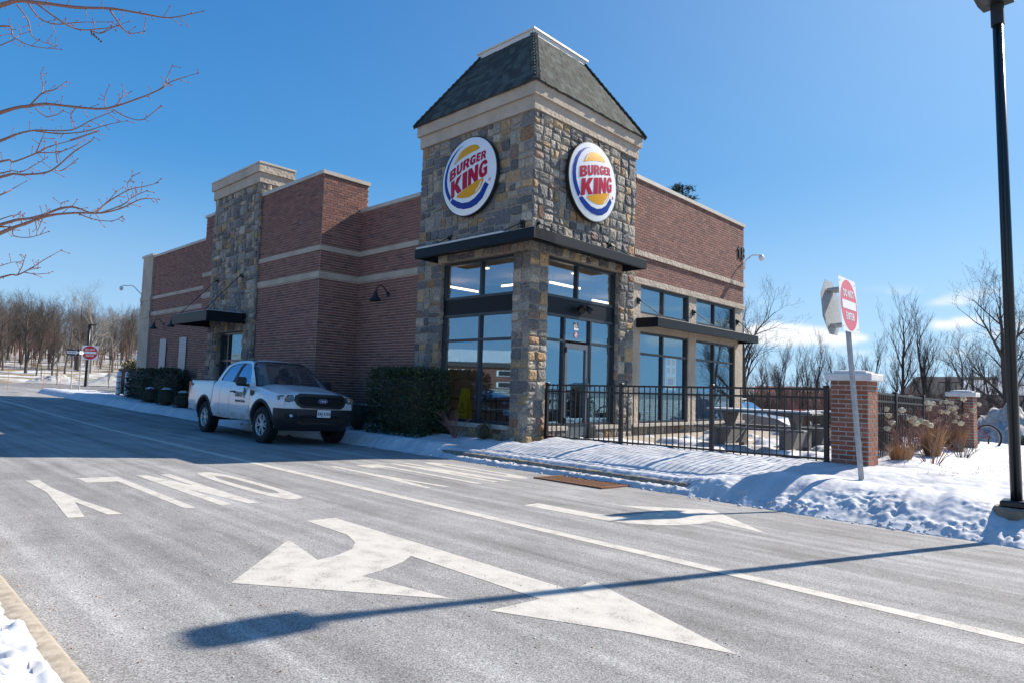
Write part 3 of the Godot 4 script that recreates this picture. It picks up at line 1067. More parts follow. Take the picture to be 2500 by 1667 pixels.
	lay_stones(V(-10.13, 0, 1.2), -Z, -X, 0.0, 0.2, 0.92, 2.48, 0.012)
	lay_stones(V(-11.95, 0, 1.2), -Z, X, 0.0, 0.2, 0.92, 2.48, 0.012)
	slab("cornice", V(-12.69, 6.76, 0.28), V(-9.46, 7.05, 1.27), M.stucco, B)
	slab("cornice", V(-12.76, 7.05, 0.22), V(-9.40, 7.29, 1.33), M.stucco, B)
	slab("coping", V(-12.78, 7.29, 0.20), V(-9.38, 7.345, 1.35), M.coping, B)

	# ---- stucco bands, copings, corner pier
	for h in [[3.68, 3.83], [4.37, 4.50]]:
		slab("band", V(-6.11, h[0], -0.06), V(-3.60, h[1], 0.005), M.stucco, B)
		slab("band", V(-9.49, h[0], 1.10), V(-6.11, h[1], 1.155), M.stucco, B)
		slab("band", V(-6.17, h[0], 0.005), V(-6.11, h[1], 1.10), M.stucco, B)
		slab("band", V(-13.54, h[0], 1.10), V(-12.66, h[1], 1.155), M.stucco, B)
		slab("band", V(-21.95, h[0], -0.05), V(-13.51, h[1], 0.015), M.stucco, B)
		slab("band", V(-0.08, h[0], -10.02), V(-0.012 if h[0] < 4 else 0.0, h[1], -3.77), M.stucco, B)
	slab("coping", V(-6.15, 5.56, -0.34), V(-3.6, 5.655, 0.012), M.coping, B)
	slab("coping", V(-13.55, 6.34, 0.86), V(-6.105, 6.435, 1.17), M.coping, B)
	slab("coping", V(-6.44, 6.34, -0.26), V(-6.105, 6.435, 0.86), M.coping, B)
	slab("coping", V(-13.55, 6.34, -0.26), V(-13.21, 6.435, 0.86), M.coping, B)
	slab("coping", V(-21.95, 6.22, -0.32), V(-13.51, 6.315, 0.02), M.coping, B)
	slab("coping", V(-0.36, 6.27, -10.04), V(-0.01, 6.365, -3.80), M.coping, B)
	slab("corner_pier", V(-23.2, -0.4, -1.3), V(-21.95, 6.28, 0.06), M.stucco, B)
	slab("coping", V(-23.25, 6.28, -1.35), V(-21.9, 6.385, 0.11), M.coping, B)
	for h in [[3.60, 3.88], [4.35, 4.52]]: slab("band", V(-23.23, h[0], -1.33), V(-21.92, h[1], 0.095), M.stucco, B)
	for q in [[V(-6.14, -0.5, -0.30), V(-3.6, 0.5, -0.02)], [V(-13.5, -0.5, 0.9), V(-12.66, 0.5, 1.14)], [V(-9.5, -0.5, 0.9), V(-6.135, 0.5, 1.14)], [V(-6.40, -0.5, -0.30), V(-6.135, 0.5, 0.9)], [V(-21.95, -0.5, -0.25), V(-13.5, 0.5, -0.01)]]:
		slab("plinth", q[0], q[1], M.plinth, B)
	for q in [[V(-6.10, 0.5, -0.04), V(-3.6, 0.525, 0.01)], [V(-9.5, 0.5, 1.1), V(-6.10, 0.525, 1.17)], [V(-6.17, 0.5, 0.01), V(-6.105, 0.525, 1.10)], [V(-21.95, 0.5, -0.05), V(-13.5, 0.525, 0.02)]]:
		slab("ledge", q[0], q[1], M.limestone, B)
	# ---- stucco surround of the big windows
	w = part("window_wall", B)
	box_.call(V(-0.28, -0.5, -4.18), V(-0.075, 3.68, -3.75), M.stucco, "pilaster")
	box_.call(V(-0.28, -0.5, -7.02), V(-0.075, 3.68, -6.60), M.stucco, "pilaster")
	box_.call(V(-0.28, -0.5, -10.0), V(-0.075, 3.68, -9.48), M.stucco, "pilaster")
	for z in [[-6.60, -4.18], [-9.48, -7.02]]:
		box_.call(V(-0.28, 2.53, z[0]), V(-0.09, 2.97, z[1]), M.stucco, "spandrel")
		box_.call(V(-0.28, -0.5, z[0]), V(-0.08, 0.22, z[1]), M.stone_mortar, "wall_panel")
	lay_stones(V(-0.072, 0, 0), -Z, X, 3.75, 10.0, -0.2, 0.21, 0.02)
	# ---- what closes the building
	slab("roof_deck", V(-22.9, 5.0, -9.8), V(-0.3, 5.2, -0.3), M.plinth, B)
	slab("roof_deck", V(-13.3, 5.8, -0.2), V(-6.4, 6.0, 0.9), M.plinth, B)
	slab("back_wall", V(-23.0, -0.5, -10.0), V(-0.31, 6.2, -9.8), M.mortar, B)
	slab("end_wall", V(-23.1, -0.5, -9.8), V(-22.9, 6.2, -1.3), M.mortar, B)

	# ---- windows and door
	var o = V(-2.75, 0, -0.16)
	window(B, o, X, Z, [0.0, 1.22, 2.28], [0.29, 2.06, 2.63])
	window(B, o, X, Z, [0.0, 1.22, 2.28], [2.97, 3.80])
	slab("spandrel", V(-2.75, 2.63, -0.20), V(-0.47, 2.97, -0.115), M.canopy_metal, B)
	o = V(-0.16, 0, -0.57)
	window(B, o, -Z, X, [0.0, 0.70, 1.63, 2.56], [0.29, 2.08, 2.63], [[1, 0]])
	window(B, o, -Z, X, [0.0, 1.12, 2.56], [2.97, 3.80])
	slab("spandrel", V(-0.20, 2.63, -3.13), V(-0.115, 2.97, -0.57), M.canopy_metal, B)
	for z in [-4.18, -7.02]:
		o = V(-0.17, 0, z)
		var wd = 2.42 if z > -5 else 2.46
		window(B, o, -Z, X, [0.0, wd * 0.475, wd], [0.29, 1.99, 2.53])
		window(B, o, -Z, X, [0.0, wd * 0.475, wd], [2.97, 3.68])
	# pick-up window, set back in the chimney
	window(B, V(-11.95, 0, 1.02), X, Z, [0.0, 0.55, 1.82], [0.92, 1.62, 2.46])
	make_door(B)

	# ---- canopies
	canopy(B, V(-2.93, 0, 0), V(0.63, 0, 0), 3.85, 4.055, 0.63, Z, [[0.48, 0.10], [2.70, 2.15]], 4.36)
	canopy(B, V(0, 0, 0.56), V(0, 0, -3.30), 3.85, 4.055, 0.63, X, [[0.72, 1.32], [3.22, 3.78]], 4.36)
	canopy(B, V(-0.07, 0, -3.98), V(-0.07, 0, -9.75), 2.60, 2.83, 0.60, X, [[0.06, 0.62], [2.83, 3.40], [5.60, 5.70]], 3.26)
	canopy(B, V(-12.55, 0, 1.22), V(-9.95, 0, 1.22), 2.66, 2.95, 1.12, Z, [[0.50, 0.20], [2.22, 2.0]], 4.10)
	# small lamps
	barn_lamp(B, V(-4.77, 3.27, -0.03), Z)
	barn_lamp(B, V(-20.35, 3.22, -0.02), Z)
	barn_lamp(B, V(-18.40, 3.22, -0.02), Z)
	flood_lamp(B)
	camera_arm(B, V(-23.0, 4.15, 0.11), V(-0.8, 0, 0.6).normalized())
	camera_arm(B, V(-0.05, 4.95, -10.06), V(0.9, 0, -0.4).normalized(), 0.5)
	# number high on the sunny wall
	text("house_number", "18", 0.36, 0.05, Transform3D(Basis(-Z, Vector3.UP, X), V(-0.04, 5.24, -9.48)), M.sign_black, B, true, 0)
	# menu boards of wavy metal on the far wall
	for x in [-20.2, -18.05]:
		var mb = MB.new()
		for i in 8:
			var xa = x - 0.36 + i * 0.09
			mb.quad(V(xa, 0.9, 0.02 + 0.03 * (i % 2)), V(xa + 0.09, 0.9, 0.05 - 0.03 * (i % 2)), V(xa + 0.09, 2.62, 0.05 - 0.03 * (i % 2)), V(xa, 2.62, 0.02 + 0.03 * (i % 2)))
		put("metal_panel", mb.mesh(true), M.galvanised, B)
	emit_masonry(B)
	make_interior(B)
	# snow left lying on canopies
	var mb = MB.new()
	mb.span(V(-2.90, 4.03, 0.06), V(0.25, 4.085, 0.55))
	mb.span(V(-2.90, 4.057, 0.55), V(-0.2, 4.095, 0.625))
	single("snow_patch", mb.mesh(), M.snow, "thin snow lying on the corner canopy, shaded side", "snow", "", "stuff")
	mb = MB.new()
	mb.span(V(-12.46, 2.925, 1.30), V(-10.05, 2.98, 2.25))
	single("snow_patch", mb.mesh(), M.snow, "thin snow lying on the canopy over the pick-up window", "snow", "", "stuff")


func tower_roof(B):
	var e = [V(0.155, 7.235, 0.155), V(0.155, 7.235, -3.90), V(-3.755, 7.235, -3.90), V(-3.755, 7.235, 0.155)]
	var t = [V(-0.93, 9.0, -0.93), V(-0.93, 9.0, -2.82), V(-2.67, 9.0, -2.82), V(-2.67, 9.0, -0.93)]
	var roof = part("roof", B)
	var mb = MB.new()
	for i in 4:
		var j = (i + 1) % 4
		mb.quad(e[i], e[j], t[j], t[i])
	mb.quad(e[3], e[2], e[1], e[0])
	mb.colored = false
	put("roof_deck", mb.mesh(), M.plinth, roof)
	var um = MB.new()
	um.box(Vector3.ZERO, Vector3.ONE)
	var unit = um.mesh()
	var list = []
	for i in 4:
		var j = (i + 1) % 4
		var ux = (e[j] - e[i]).normalized()
		var mid0 = (e[i] + e[j]) * 0.5
		var mid1 = (t[i] + t[j]) * 0.5
		var upv = mid1 - mid0
		var sl = upv.length()
		upv /= sl
		var nn = ux.cross(upv).normalized()
		var rows = int(sl / 0.135)
		var bs = Basis(ux, upv, nn) * Basis(Vector3.RIGHT, 0.055)
		for r in rows:
			var f0 = (r + 0.35) / rows
			var half = lerpf(e[i].distance_to(e[j]), t[i].distance_to(t[j]), f0) * 0.5 + 0.015
			var x = -half - rng.randf_range(0.0, 0.15)
			while x < half:
				var ww = rng.randf_range(0.12, 0.26)
				var a = maxf(x, -half)
				var b = minf(x + ww, half)
				if b - a > 0.02:
					var lap = 0.165 + (0.03 if rng.randf() < 0.45 else 0.0)
					var at = mid0 + upv * (sl * (r + 0.5) / rows + 0.02 - (lap - 0.165) * 0.5) + ux * (a + b) * 0.5 + nn * 0.013
					var q = rng.randf_range(0.6, 1.5)
					var c = Color(0.058 * q, 0.072 * q, 0.064 * q)
					if rng.randf() < 0.25: c = Color(0.05 * q, 0.055 * q, 0.052 * q)
					list.append([Transform3D(Basis(bs.x * (b - a - 0.004), bs.y * lap, bs.z * (0.014 + 0.014 * rng.randf())), at), c])
				x += ww
	# ridge tiles along the hips
	for i in 4:
		var d = t[i] - e[i]
		var k = 15
		for r in k:
			var at = e[i] + d * ((r + 0.5) / k)
			var outw = V(signf(at.x + 1.8), 0.6, signf(at.z + 1.87)).normalized()
			var y = d.normalized()
			var xx = y.cross(outw).normalized()
			var bs = Basis(xx, y, xx.cross(y)) * Basis(Vector3.RIGHT, 0.06)
			var q = rng.randf_range(0.8, 1.2)
			list.append([Transform3D(Basis(bs.x * 0.17, bs.y * (d.length() / k + 0.04), bs.z * 0.035), at + outw * 0.012), Color(0.062 * q, 0.078 * q, 0.070 * q)])
	list.sort_custom(func(a, b): return a[0].origin.distance_squared_to(EYE) < b[0].origin.distance_squared_to(EYE))
	var var_m = []
	for i in 6:
		var q = [0.6, 0.8, 1.0, 1.2, 1.45, 0.7][i]
		var_m.append(textured("shingle_%d" % i, lin(0.062 * q, (0.078 if i < 5 else 0.068) * q, 0.070 * q), 0.95, T.speck, 2.6, T.fine, 0.6))
	for i in mini(300, list.size()): put("shingle", unit, var_m[rng.randi() % 6], roof, list[i][0])
	var mm = MultiMesh.new()
	mm.transform_format = MultiMesh.TRANSFORM_3D
	mm.use_colors = true
	mm.mesh = unit
	mm.instance_count = list.size() - 300
	for i in mm.instance_count:
		mm.set_instance_transform(i, list[i + 300][0])
		mm.set_instance_color(i, list[i + 300][1])
	var o = MultiMeshInstance3D.new()
	o.name = "shingle_field"
	o.multimesh = mm
	o.material_override = M.shingle
	o.set_meta("kind", "stuff")
	roof.add_child(o, true)
	mb = MB.new()
	mb.span(V(-2.70, 8.985, -2.85), V(-0.90, 9.105, -0.90))
	mb.span(V(-2.735, 9.105, -2.885), V(-0.865, 9.15, -0.865))
	put("metal_cap", mb.mesh(), mat("cap_metal", lin(0.62, 0.60, 0.57), 0.4), roof)


func flood_lamp(B):
	var l = part("flood_lamp", B)
	var at = V(-0.11, 2.80, -1.82)
	var mb = MB.new()
	mb.rbox(at + V(0.02, 0, 0), V(0.05, 0.12, 0.14), 0.015)
	put("wall_plate", mb.mesh(), M.black_metal, l)
	for s in [-1, 1]:
		mb = MB.new()
		var d = V(0.55, -0.55, 0.45 * s).normalized()
		var bs = Basis(Quaternion(Vector3.UP, d))
		mb.tube([at + V(0.03, 0, s * 0.04), at + V(0.10, 0.02, s * 0.10)], 0.02, 6)
		mb.lathe([P2(0, -0.05), P2(0.045, -0.045), P2(0.06, 0.02), P2(0.085, 0.11), P2(0.075, 0.115), P2(0.05, 0.06), P2(0, 0.06)], 12, at + V(0.11, 0.02, s * 0.11), bs)
		put("lamp_head", mb.mesh(true), M.black_metal, l)


func make_door(B):
	var d = part("door", B)
	var fm = M.door_frame
	var x = -0.155
	var z0 = -1.28
	var z1 = -2.18
	var mb = MB.new()
	mb.span(V(x - 0.035, 0.02, z0 - 0.03), V(x + 0.035, 2.04, z0 - 0.13))
	mb.span(V(x - 0.035, 0.02, z1 + 0.13), V(x + 0.035, 2.04, z1 + 0.03))
	mb.span(V(x - 0.034, 1.93, z0 - 0.13), V(x + 0.034, 2.04, z1 + 0.13))
	mb.span(V(x - 0.034, 0.02, z0 - 0.13), V(x + 0.034, 0.28, z1 + 0.13))
	put("frame", mb.mesh(), fm, d)
	mb = MB.new()
	mb.span(V(x - 0.05, 0.0, z0 + 0.02), V(x + 0.05, 2.06, z0 - 0.028))
	mb.span(V(x - 0.05, 0.0, z1 + 0.028), V(x + 0.05, 2.06, z1 - 0.02))
	put("jamb", mb.mesh(), M.window_frame, d)
	mb = MB.new()
	mb.quad(V(x, 0.28, z0 - 0.13), V(x, 0.28, z1 + 0.13), V(x, 1.93, z1 + 0.13), V(x, 1.93, z0 - 0.13))
	put("pane", mb.mesh(), M.glass, d)
	mb = MB.new()
	var h = V(x + 0.09, 1.05, z1 + 0.10)
	mb.tube([h + V(-0.05, 0.16, 0), h + V(0, 0.15, 0), h + V(0.02, 0, 0), h + V(0, -0.15, 0), h + V(-0.05, -0.16, 0)], 0.013, 7)
	put("handle", mb.mesh(true), M.alloy, d)
	mb = MB.new()
	mb.rbox(V(x + 0.05, 1.90, z0 - 0.05), V(0.05, 0.12, 0.03), 0.008)
	mb.rbox(V(x + 0.05, 0.4, z0 - 0.05), V(0.05, 0.12, 0.03), 0.008)
	put("hinge", mb.mesh(), M.window_frame, d)
	# number plate on the pane over the door
	mb = MB.new()
	mb.span(V(-0.154, 2.34, -1.64), V(-0.148, 2.51, -1.80))
	var n = put("number_plate", mb.mesh(), M.sign_white, d)
	text("digits", "18", 0.125, 0.002, Transform3D(Basis(Vector3.FORWARD, Vector3.UP, Vector3.RIGHT), V(-0.147, 2.38, -1.72)), M.sign_black, n, true)
	mb = MB.new()
	mb.lathe([P2(0, 0), P2(0.065, 0), P2(0.065, 0.006), P2(0, 0.006)], 20, V(-0.154, 2.24, -1.72), Basis(Vector3.BACK, -PI / 2))
	var nosmoke = put("round_sticker", mb.mesh(), M.sign_white, d)
	mb = MB.new()
	mb.lathe([P2(0.047, 0.004), P2(0.062, 0.004), P2(0.062, 0.008), P2(0.047, 0.008)], 20, V(-0.154, 2.24, -1.72), Basis(Vector3.BACK, -PI / 2))
	mb.box(V(-0.147, 2.24, -1.72), V(0.003, 0.085, 0.012), Basis(Vector3.RIGHT, 0.7))
	put("red_ring", mb.mesh(), M.sign_red, nosmoke)


# lettering: height of a capital in metres, centred on the origin of xf unless align is given
func text(called, s, cap, depth, xf, material, parent, bold = true, align = 1, embolden = 0.0, stretch = 1.0):
	var f = SystemFont.new()
	f.font_names = PackedStringArray(["Droid Sans"])
	f.font_weight = 700 if bold else 400
	var font = f
	if embolden != 0.0:
		font = FontVariation.new()
		font.base_font = f
		font.variation_embolden = embolden
	var t = TextMesh.new()
	t.font = font
	t.text = s
	t.font_size = 64
	t.pixel_size = cap / (64.0 * 0.714)
	t.depth = depth
	t.curve_step = 1.0
	t.horizontal_alignment = [HORIZONTAL_ALIGNMENT_LEFT, HORIZONTAL_ALIGNMENT_CENTER, HORIZONTAL_ALIGNMENT_RIGHT][align] as HorizontalAlignment
	t.vertical_alignment = VERTICAL_ALIGNMENT_CENTER
	return put(called, t, material, parent, xf * Transform3D(Basis.from_scale(V(stretch, 1, 1)), V(0, cap * 0.5, 0)))


func make_interior(B):
	var r = part("dining_room", B)
	var floor_ = textured("floor_tile", lin(0.11, 0.09, 0.08), 0.35, T.speck, 0.7)
	var wall = textured("inner_wall", lin(0.20, 0.195, 0.17), 0.9, T.soft, 0.4)
	var dark = mat("dark_wall", lin(0.045, 0.035, 0.03), 0.7)
	var ceil_ = textured("ceiling_board", lin(0.42, 0.39, 0.33), 0.9, T.soft, 0.4)
	slab("floor", V(-6.1, -0.06, -9.78), V(-0.31, 0.03, -0.31), floor_, r)
	slab("ceiling", V(-6.1, 3.83, -9.78), V(-0.31, 3.92, -0.31), ceil_, r)
	slab("inner_wall", V(-6.1, 0.03, -9.78), V(-5.95, 3.83, -0.31), wall, r)
	slab("inner_wall", V(-5.95, 0.03, -9.79), V(-0.31, 3.83, -9.72), wall, r)
	slab("dark_partition", V(-4.6, 0.03, -4.6), V(-2.6, 2.7, -4.45), dark, r)  # added panel, keeps the view through the tower panes dark
	slab("counter", V(-5.9, 0.03, -8.0), V(-3.9, 1.05, -7.2), dark, r)
	# picture frames on the inner wall
	for q in [[-1.3, 1.75], [-1.9, 1.75], [-1.5, 1.30], [-2.1, 1.28], [-1.2, 0.95], [-1.8, 0.9]]:
		var mb = MB.new()
		mb.span(V(-5.94, q[1], q[0] * 1.9 - 0.2), V(-5.92, q[1] + 0.36, q[0] * 1.9 + 0.1))
		put("picture", mb.mesh(), M.door_frame, r)
		mb = MB.new()
		mb.span(V(-5.925, q[1] + 0.03, q[0] * 1.9 - 0.17), V(-5.915, q[1] + 0.33, q[0] * 1.9 + 0.07))
		put("print", mb.mesh(), wall, r)
	# lit ceiling fittings
	var glow = mat("lamp_glow", Color(1, 1, 1), 0.5)
	glow.emission_enabled = true
	glow.emission = Color(1.0, 0.86, 0.66)
	glow.emission_energy_multiplier = 2.2
	for q in [[-2.3, -2.3, 1.5, 0.0], [-4.3, -1.9, 1.5, PI / 2], [-2.6, -6.4, 1.6, PI / 2], [-1.6, -3.1, 1.2, PI / 2], [-4.2, -5.5, 1.6, PI / 2]]:
		var lamp = part("strip_lamp", r)
		var bs = Basis(Vector3.UP, q[3])
		var mb = MB.new()
		mb.box(V(q[0], 3.64, q[1]), V(q[2], 0.05, 0.05), bs)
		put("tube", mb.mesh(), glow, lamp)
		mb = MB.new()
		mb.box(V(q[0], 3.68, q[1]), V(q[2], 0.025, 0.06), bs)
		for s in [-0.4, 0.4]: mb.tube([V(q[0], 3.69, q[1]) + bs * V(s * q[2], 0, 0), V(q[0], 3.83, q[1]) + bs * V(s * q[2], 0, 0)], 0.005, 4)
		put("hanger", mb.mesh(), M.black_metal, lamp)
		var li = OmniLight3D.new()
		li.name = "lamp_light"
		li.light_color = Color(1.0, 0.86, 0.66)
		li.light_energy = 0.12
		li.light_size = 0.3
		li.omni_range = 14.0
		li.omni_attenuation = 2.0
		li.shadow_enabled = true
		lamp.add_child(li)
		li.position = V(q[0], 3.52, q[1])
	for q in [[-0.95, -0.95], [-1.5, -1.9], [-2.3, -1.0], [-1.0, -2.7]]:
		var mb = MB.new()
		mb.lathe([P2(0.0, 0.0), P2(0.07, 0.0), P2(0.085, 0.012)], 14, V(q[0], 3.81, q[1]))
		put("downlight", mb.mesh(), glow, r)
	# tables and chairs by the glass
	var wood = textured("table_wood", lin(0.085, 0.045, 0.025), 0.5, T.streak, 1.2)
	for q in [[-1.5, -1.25, "in the tower corner"], [-3.3, -1.4, "behind the yellow floor sign"], [-1.2, -5.2, "behind the first long window"], [-1.2, -7.6, "behind the second long window"], [-2.9, -6.2, "deeper in, behind the first long window"], [-2.9, -8.6, "deeper in, behind the second long window"]]:
		var t = thing("cafe_table", "small square cafe table %s" % q[2], "table", "tables inside the restaurant", V(q[0], 0.03, q[1]))
		var mb = MB.new(); mb.rbox(V(0, 0.73, 0), V(0.68, 0.035, 0.68), 0.012); put("table_top", mb.mesh(), wood, t)
		mb = MB.new(); mb.lathe([P2(0.25, 0.0), P2(0.25, 0.02), P2(0.04, 0.035), P2(0.035, 0.71), P2(0.12, 0.715)], 12); put("pedestal", mb.mesh(), M.black_metal, t)
		for s in [-1, 1]:
			var c = thing("cafe_chair", "dark cafe chair %s of the table %s" % ["left" if s < 0 else "right", q[2]], "chair", "chairs inside the restaurant", V(q[0] + s * 0.55, 0.03, q[1]), PI / 2 * s)
			mb = MB.new(); mb.rbox(V(0, 0.45, 0), V(0.40, 0.03, 0.40), 0.01); put("seat", mb.mesh(), wood, c)
			mb = MB.new(); mb.rbox(V(0, 0.78, 0.19), V(0.38, 0.22, 0.025), 0.01); put("backrest", mb.mesh(), wood, c)
			for sx in [-1, 1]:
				mb = MB.new(); mb.tube([V(sx * 0.18, 0, -0.17), V(sx * 0.17, 0.44, -0.17)], 0.012, 5); put("leg", mb.mesh(), M.black_metal, c)
				mb = MB.new(); mb.tube([V(sx * 0.18, 0, 0.20), V(sx * 0.17, 0.44, 0.18), V(sx * 0.17, 0.88, 0.21)], 0.012, 5); put("leg", mb.mesh(), M.black_metal, c)
	# yellow wet-floor cone by the window
	var cone = thing("wet_floor_sign", "yellow folding wet floor sign standing behind the tower window", "floor sign", "", V(-2.47, 0.03, -0.62), 0.25)
	var yel = mat("yellow_plastic", lin(0.62, 0.46, 0.01), 0.45)
	for s in [-1, 1]:
		var mb = MB.new()
		var a = V(-0.15, 0, s * 0.17); var b = V(0.15, 0, s * 0.17); var c = V(0.09, 0.98, s * 0.03); var d = V(-0.09, 0.98, s * 0.03)
		var k = V(0, 0, -0.02 * s)
		mb.quad(a, b, c, d); mb.quad(d + k, c + k, b + k, a + k); mb.quad(b, b + k, c + k, c); mb.quad(a + k, a, d, d + k); mb.quad(d, c, c + k, d + k)
		put("leaf", mb.mesh(), yel, cone)
		mb = MB.new()
		var tilt = Basis(Vector3.RIGHT, -s * 0.142)
		mb.box(V(0, 0.44, s * 0.109), V(0.14, 0.012, 0.006), tilt); mb.box(V(-0.035, 0.55, s * 0.093), V(0.012, 0.24, 0.006), tilt * Basis(Vector3.BACK, -0.35)); mb.box(V(0.035, 0.55, s * 0.093), V(0.012, 0.24, 0.006), tilt * Basis(Vector3.BACK, 0.35))
		put("warning_print", mb.mesh(), M.sign_black, cone)
	# poster on the glass of the big window
	var po = thing("window_poster", "yellow and white poster hung inside the long window by the patio", "poster", "", V(-0.24, 1.15, -5.95))
	var im = Image.create(64, 96, false, Image.FORMAT_RGB8)
	im.fill(Color(0.93, 0.90, 0.80))
	for i in 4: im.fill_rect(Rect2i(6 + (i % 2) * 30, 6 + (i / 2) * 24, 22, 16), Color(0.85, 0.62, 0.20))
	im.fill_rect(Rect2i(4, 56, 56, 34), Color(0.95, 0.72, 0.12))
	im.fill_rect(Rect2i(14, 62, 34, 18), Color(0.70, 0.28, 0.12))
	var pm = mat("poster_print", Color(1, 1, 1), 0.6)
	pm.albedo_texture = ImageTexture.create_from_image(im)
	var q = QuadMesh.new()
	q.size = P2(0.55, 0.85)
	put("print", q, pm, po, Transform3D(Basis(Vector3.UP, PI / 2), V(0.004, 0.4, 0)))
	var mb = MB.new(); mb.span(V(-0.006, -0.025, -0.275), V(0.002, 0.825, 0.275)); put("board", mb.mesh(), M.sign_white, po)


# ---------------------------------------------------------------- patches: outlines filled with a fine net and laid on a curved surface
func dense(poly, step):
	var out = []
	for i in poly.size():
		var a = poly[i]
		var b = poly[(i + 1) % poly.size()]
		var k = maxi(1, int(ceil(a.distance_to(b) / step)))
		for j in k: out.append(a.lerp(b, float(j) / k))
	return out


func patch(mb, outline, holes, step, f, flip = false):
	var pts = dense(outline, step)
	var edge = PackedVector2Array(pts)
	var inside = []
	for h in holes:
		var d = dense(h, step)
		inside.append(PackedVector2Array(d))
		pts.append_array(d)
	var r = Rect2(outline[0], Vector2.ZERO)
	for p in outline: r = r.expand(p)
	var jit = RandomNumberGenerator.new()
	jit.seed = 3
	var nx = int(r.size.x / step)
	var ny = int(r.size.y / step)
	for i in range(1, nx + 1):
		for j in range(1, ny + 1):
			var p = r.position + P2((i - 0.5 + jit.randf_range(-0.05, 0.05)) * r.size.x / nx, (j - 0.5 + jit.randf_range(-0.05, 0.05)) * r.size.y / ny)
			if not Geometry2D.is_point_in_polygon(p, edge): continue
			var ok = true
			for h in inside:
				if Geometry2D.is_point_in_polygon(p, h): ok = false
			if not ok: continue
			for q in pts:
				if p.distance_squared_to(q) < step * step * 0.2: ok = false; break
			if ok: pts.append(p)
	var ix = Geometry2D.triangulate_delaunay(PackedVector2Array(pts))
	for t in range(0, ix.size(), 3):
		var a = pts[ix[t]]; var b = pts[ix[t + 1]]; var c = pts[ix[t + 2]]
		var m = (a + b + c) / 3.0
		if absf((b - a).cross(c - a)) < 1e-8: continue
		if not Geometry2D.is_point_in_polygon(m, edge): continue
		var ok = true
		for h in inside:
			if Geometry2D.is_point_in_polygon(m, h): ok = false
		if not ok: continue
		if ((b - a).cross(c - a) < 0) != flip:
			var s = b; b = c; c = s
		mb.tri(f.call(a), f.call(b), f.call(c))


func pts(list, k = 1.0):
	var out = []
	for q in list: out.append(P2(q[0], q[1]) * k)
	return out


# a rounded outline through the points given
func smooth_ring(p, k = 4):
	var out = []
	var n = p.size()
	for i in n:
		for j in k:
			out.append(p[i].cubic_interpolate(p[(i + 1) % n], p[(i - 1 + n) % n], p[(i + 2) % n], float(j) / k))
	return out


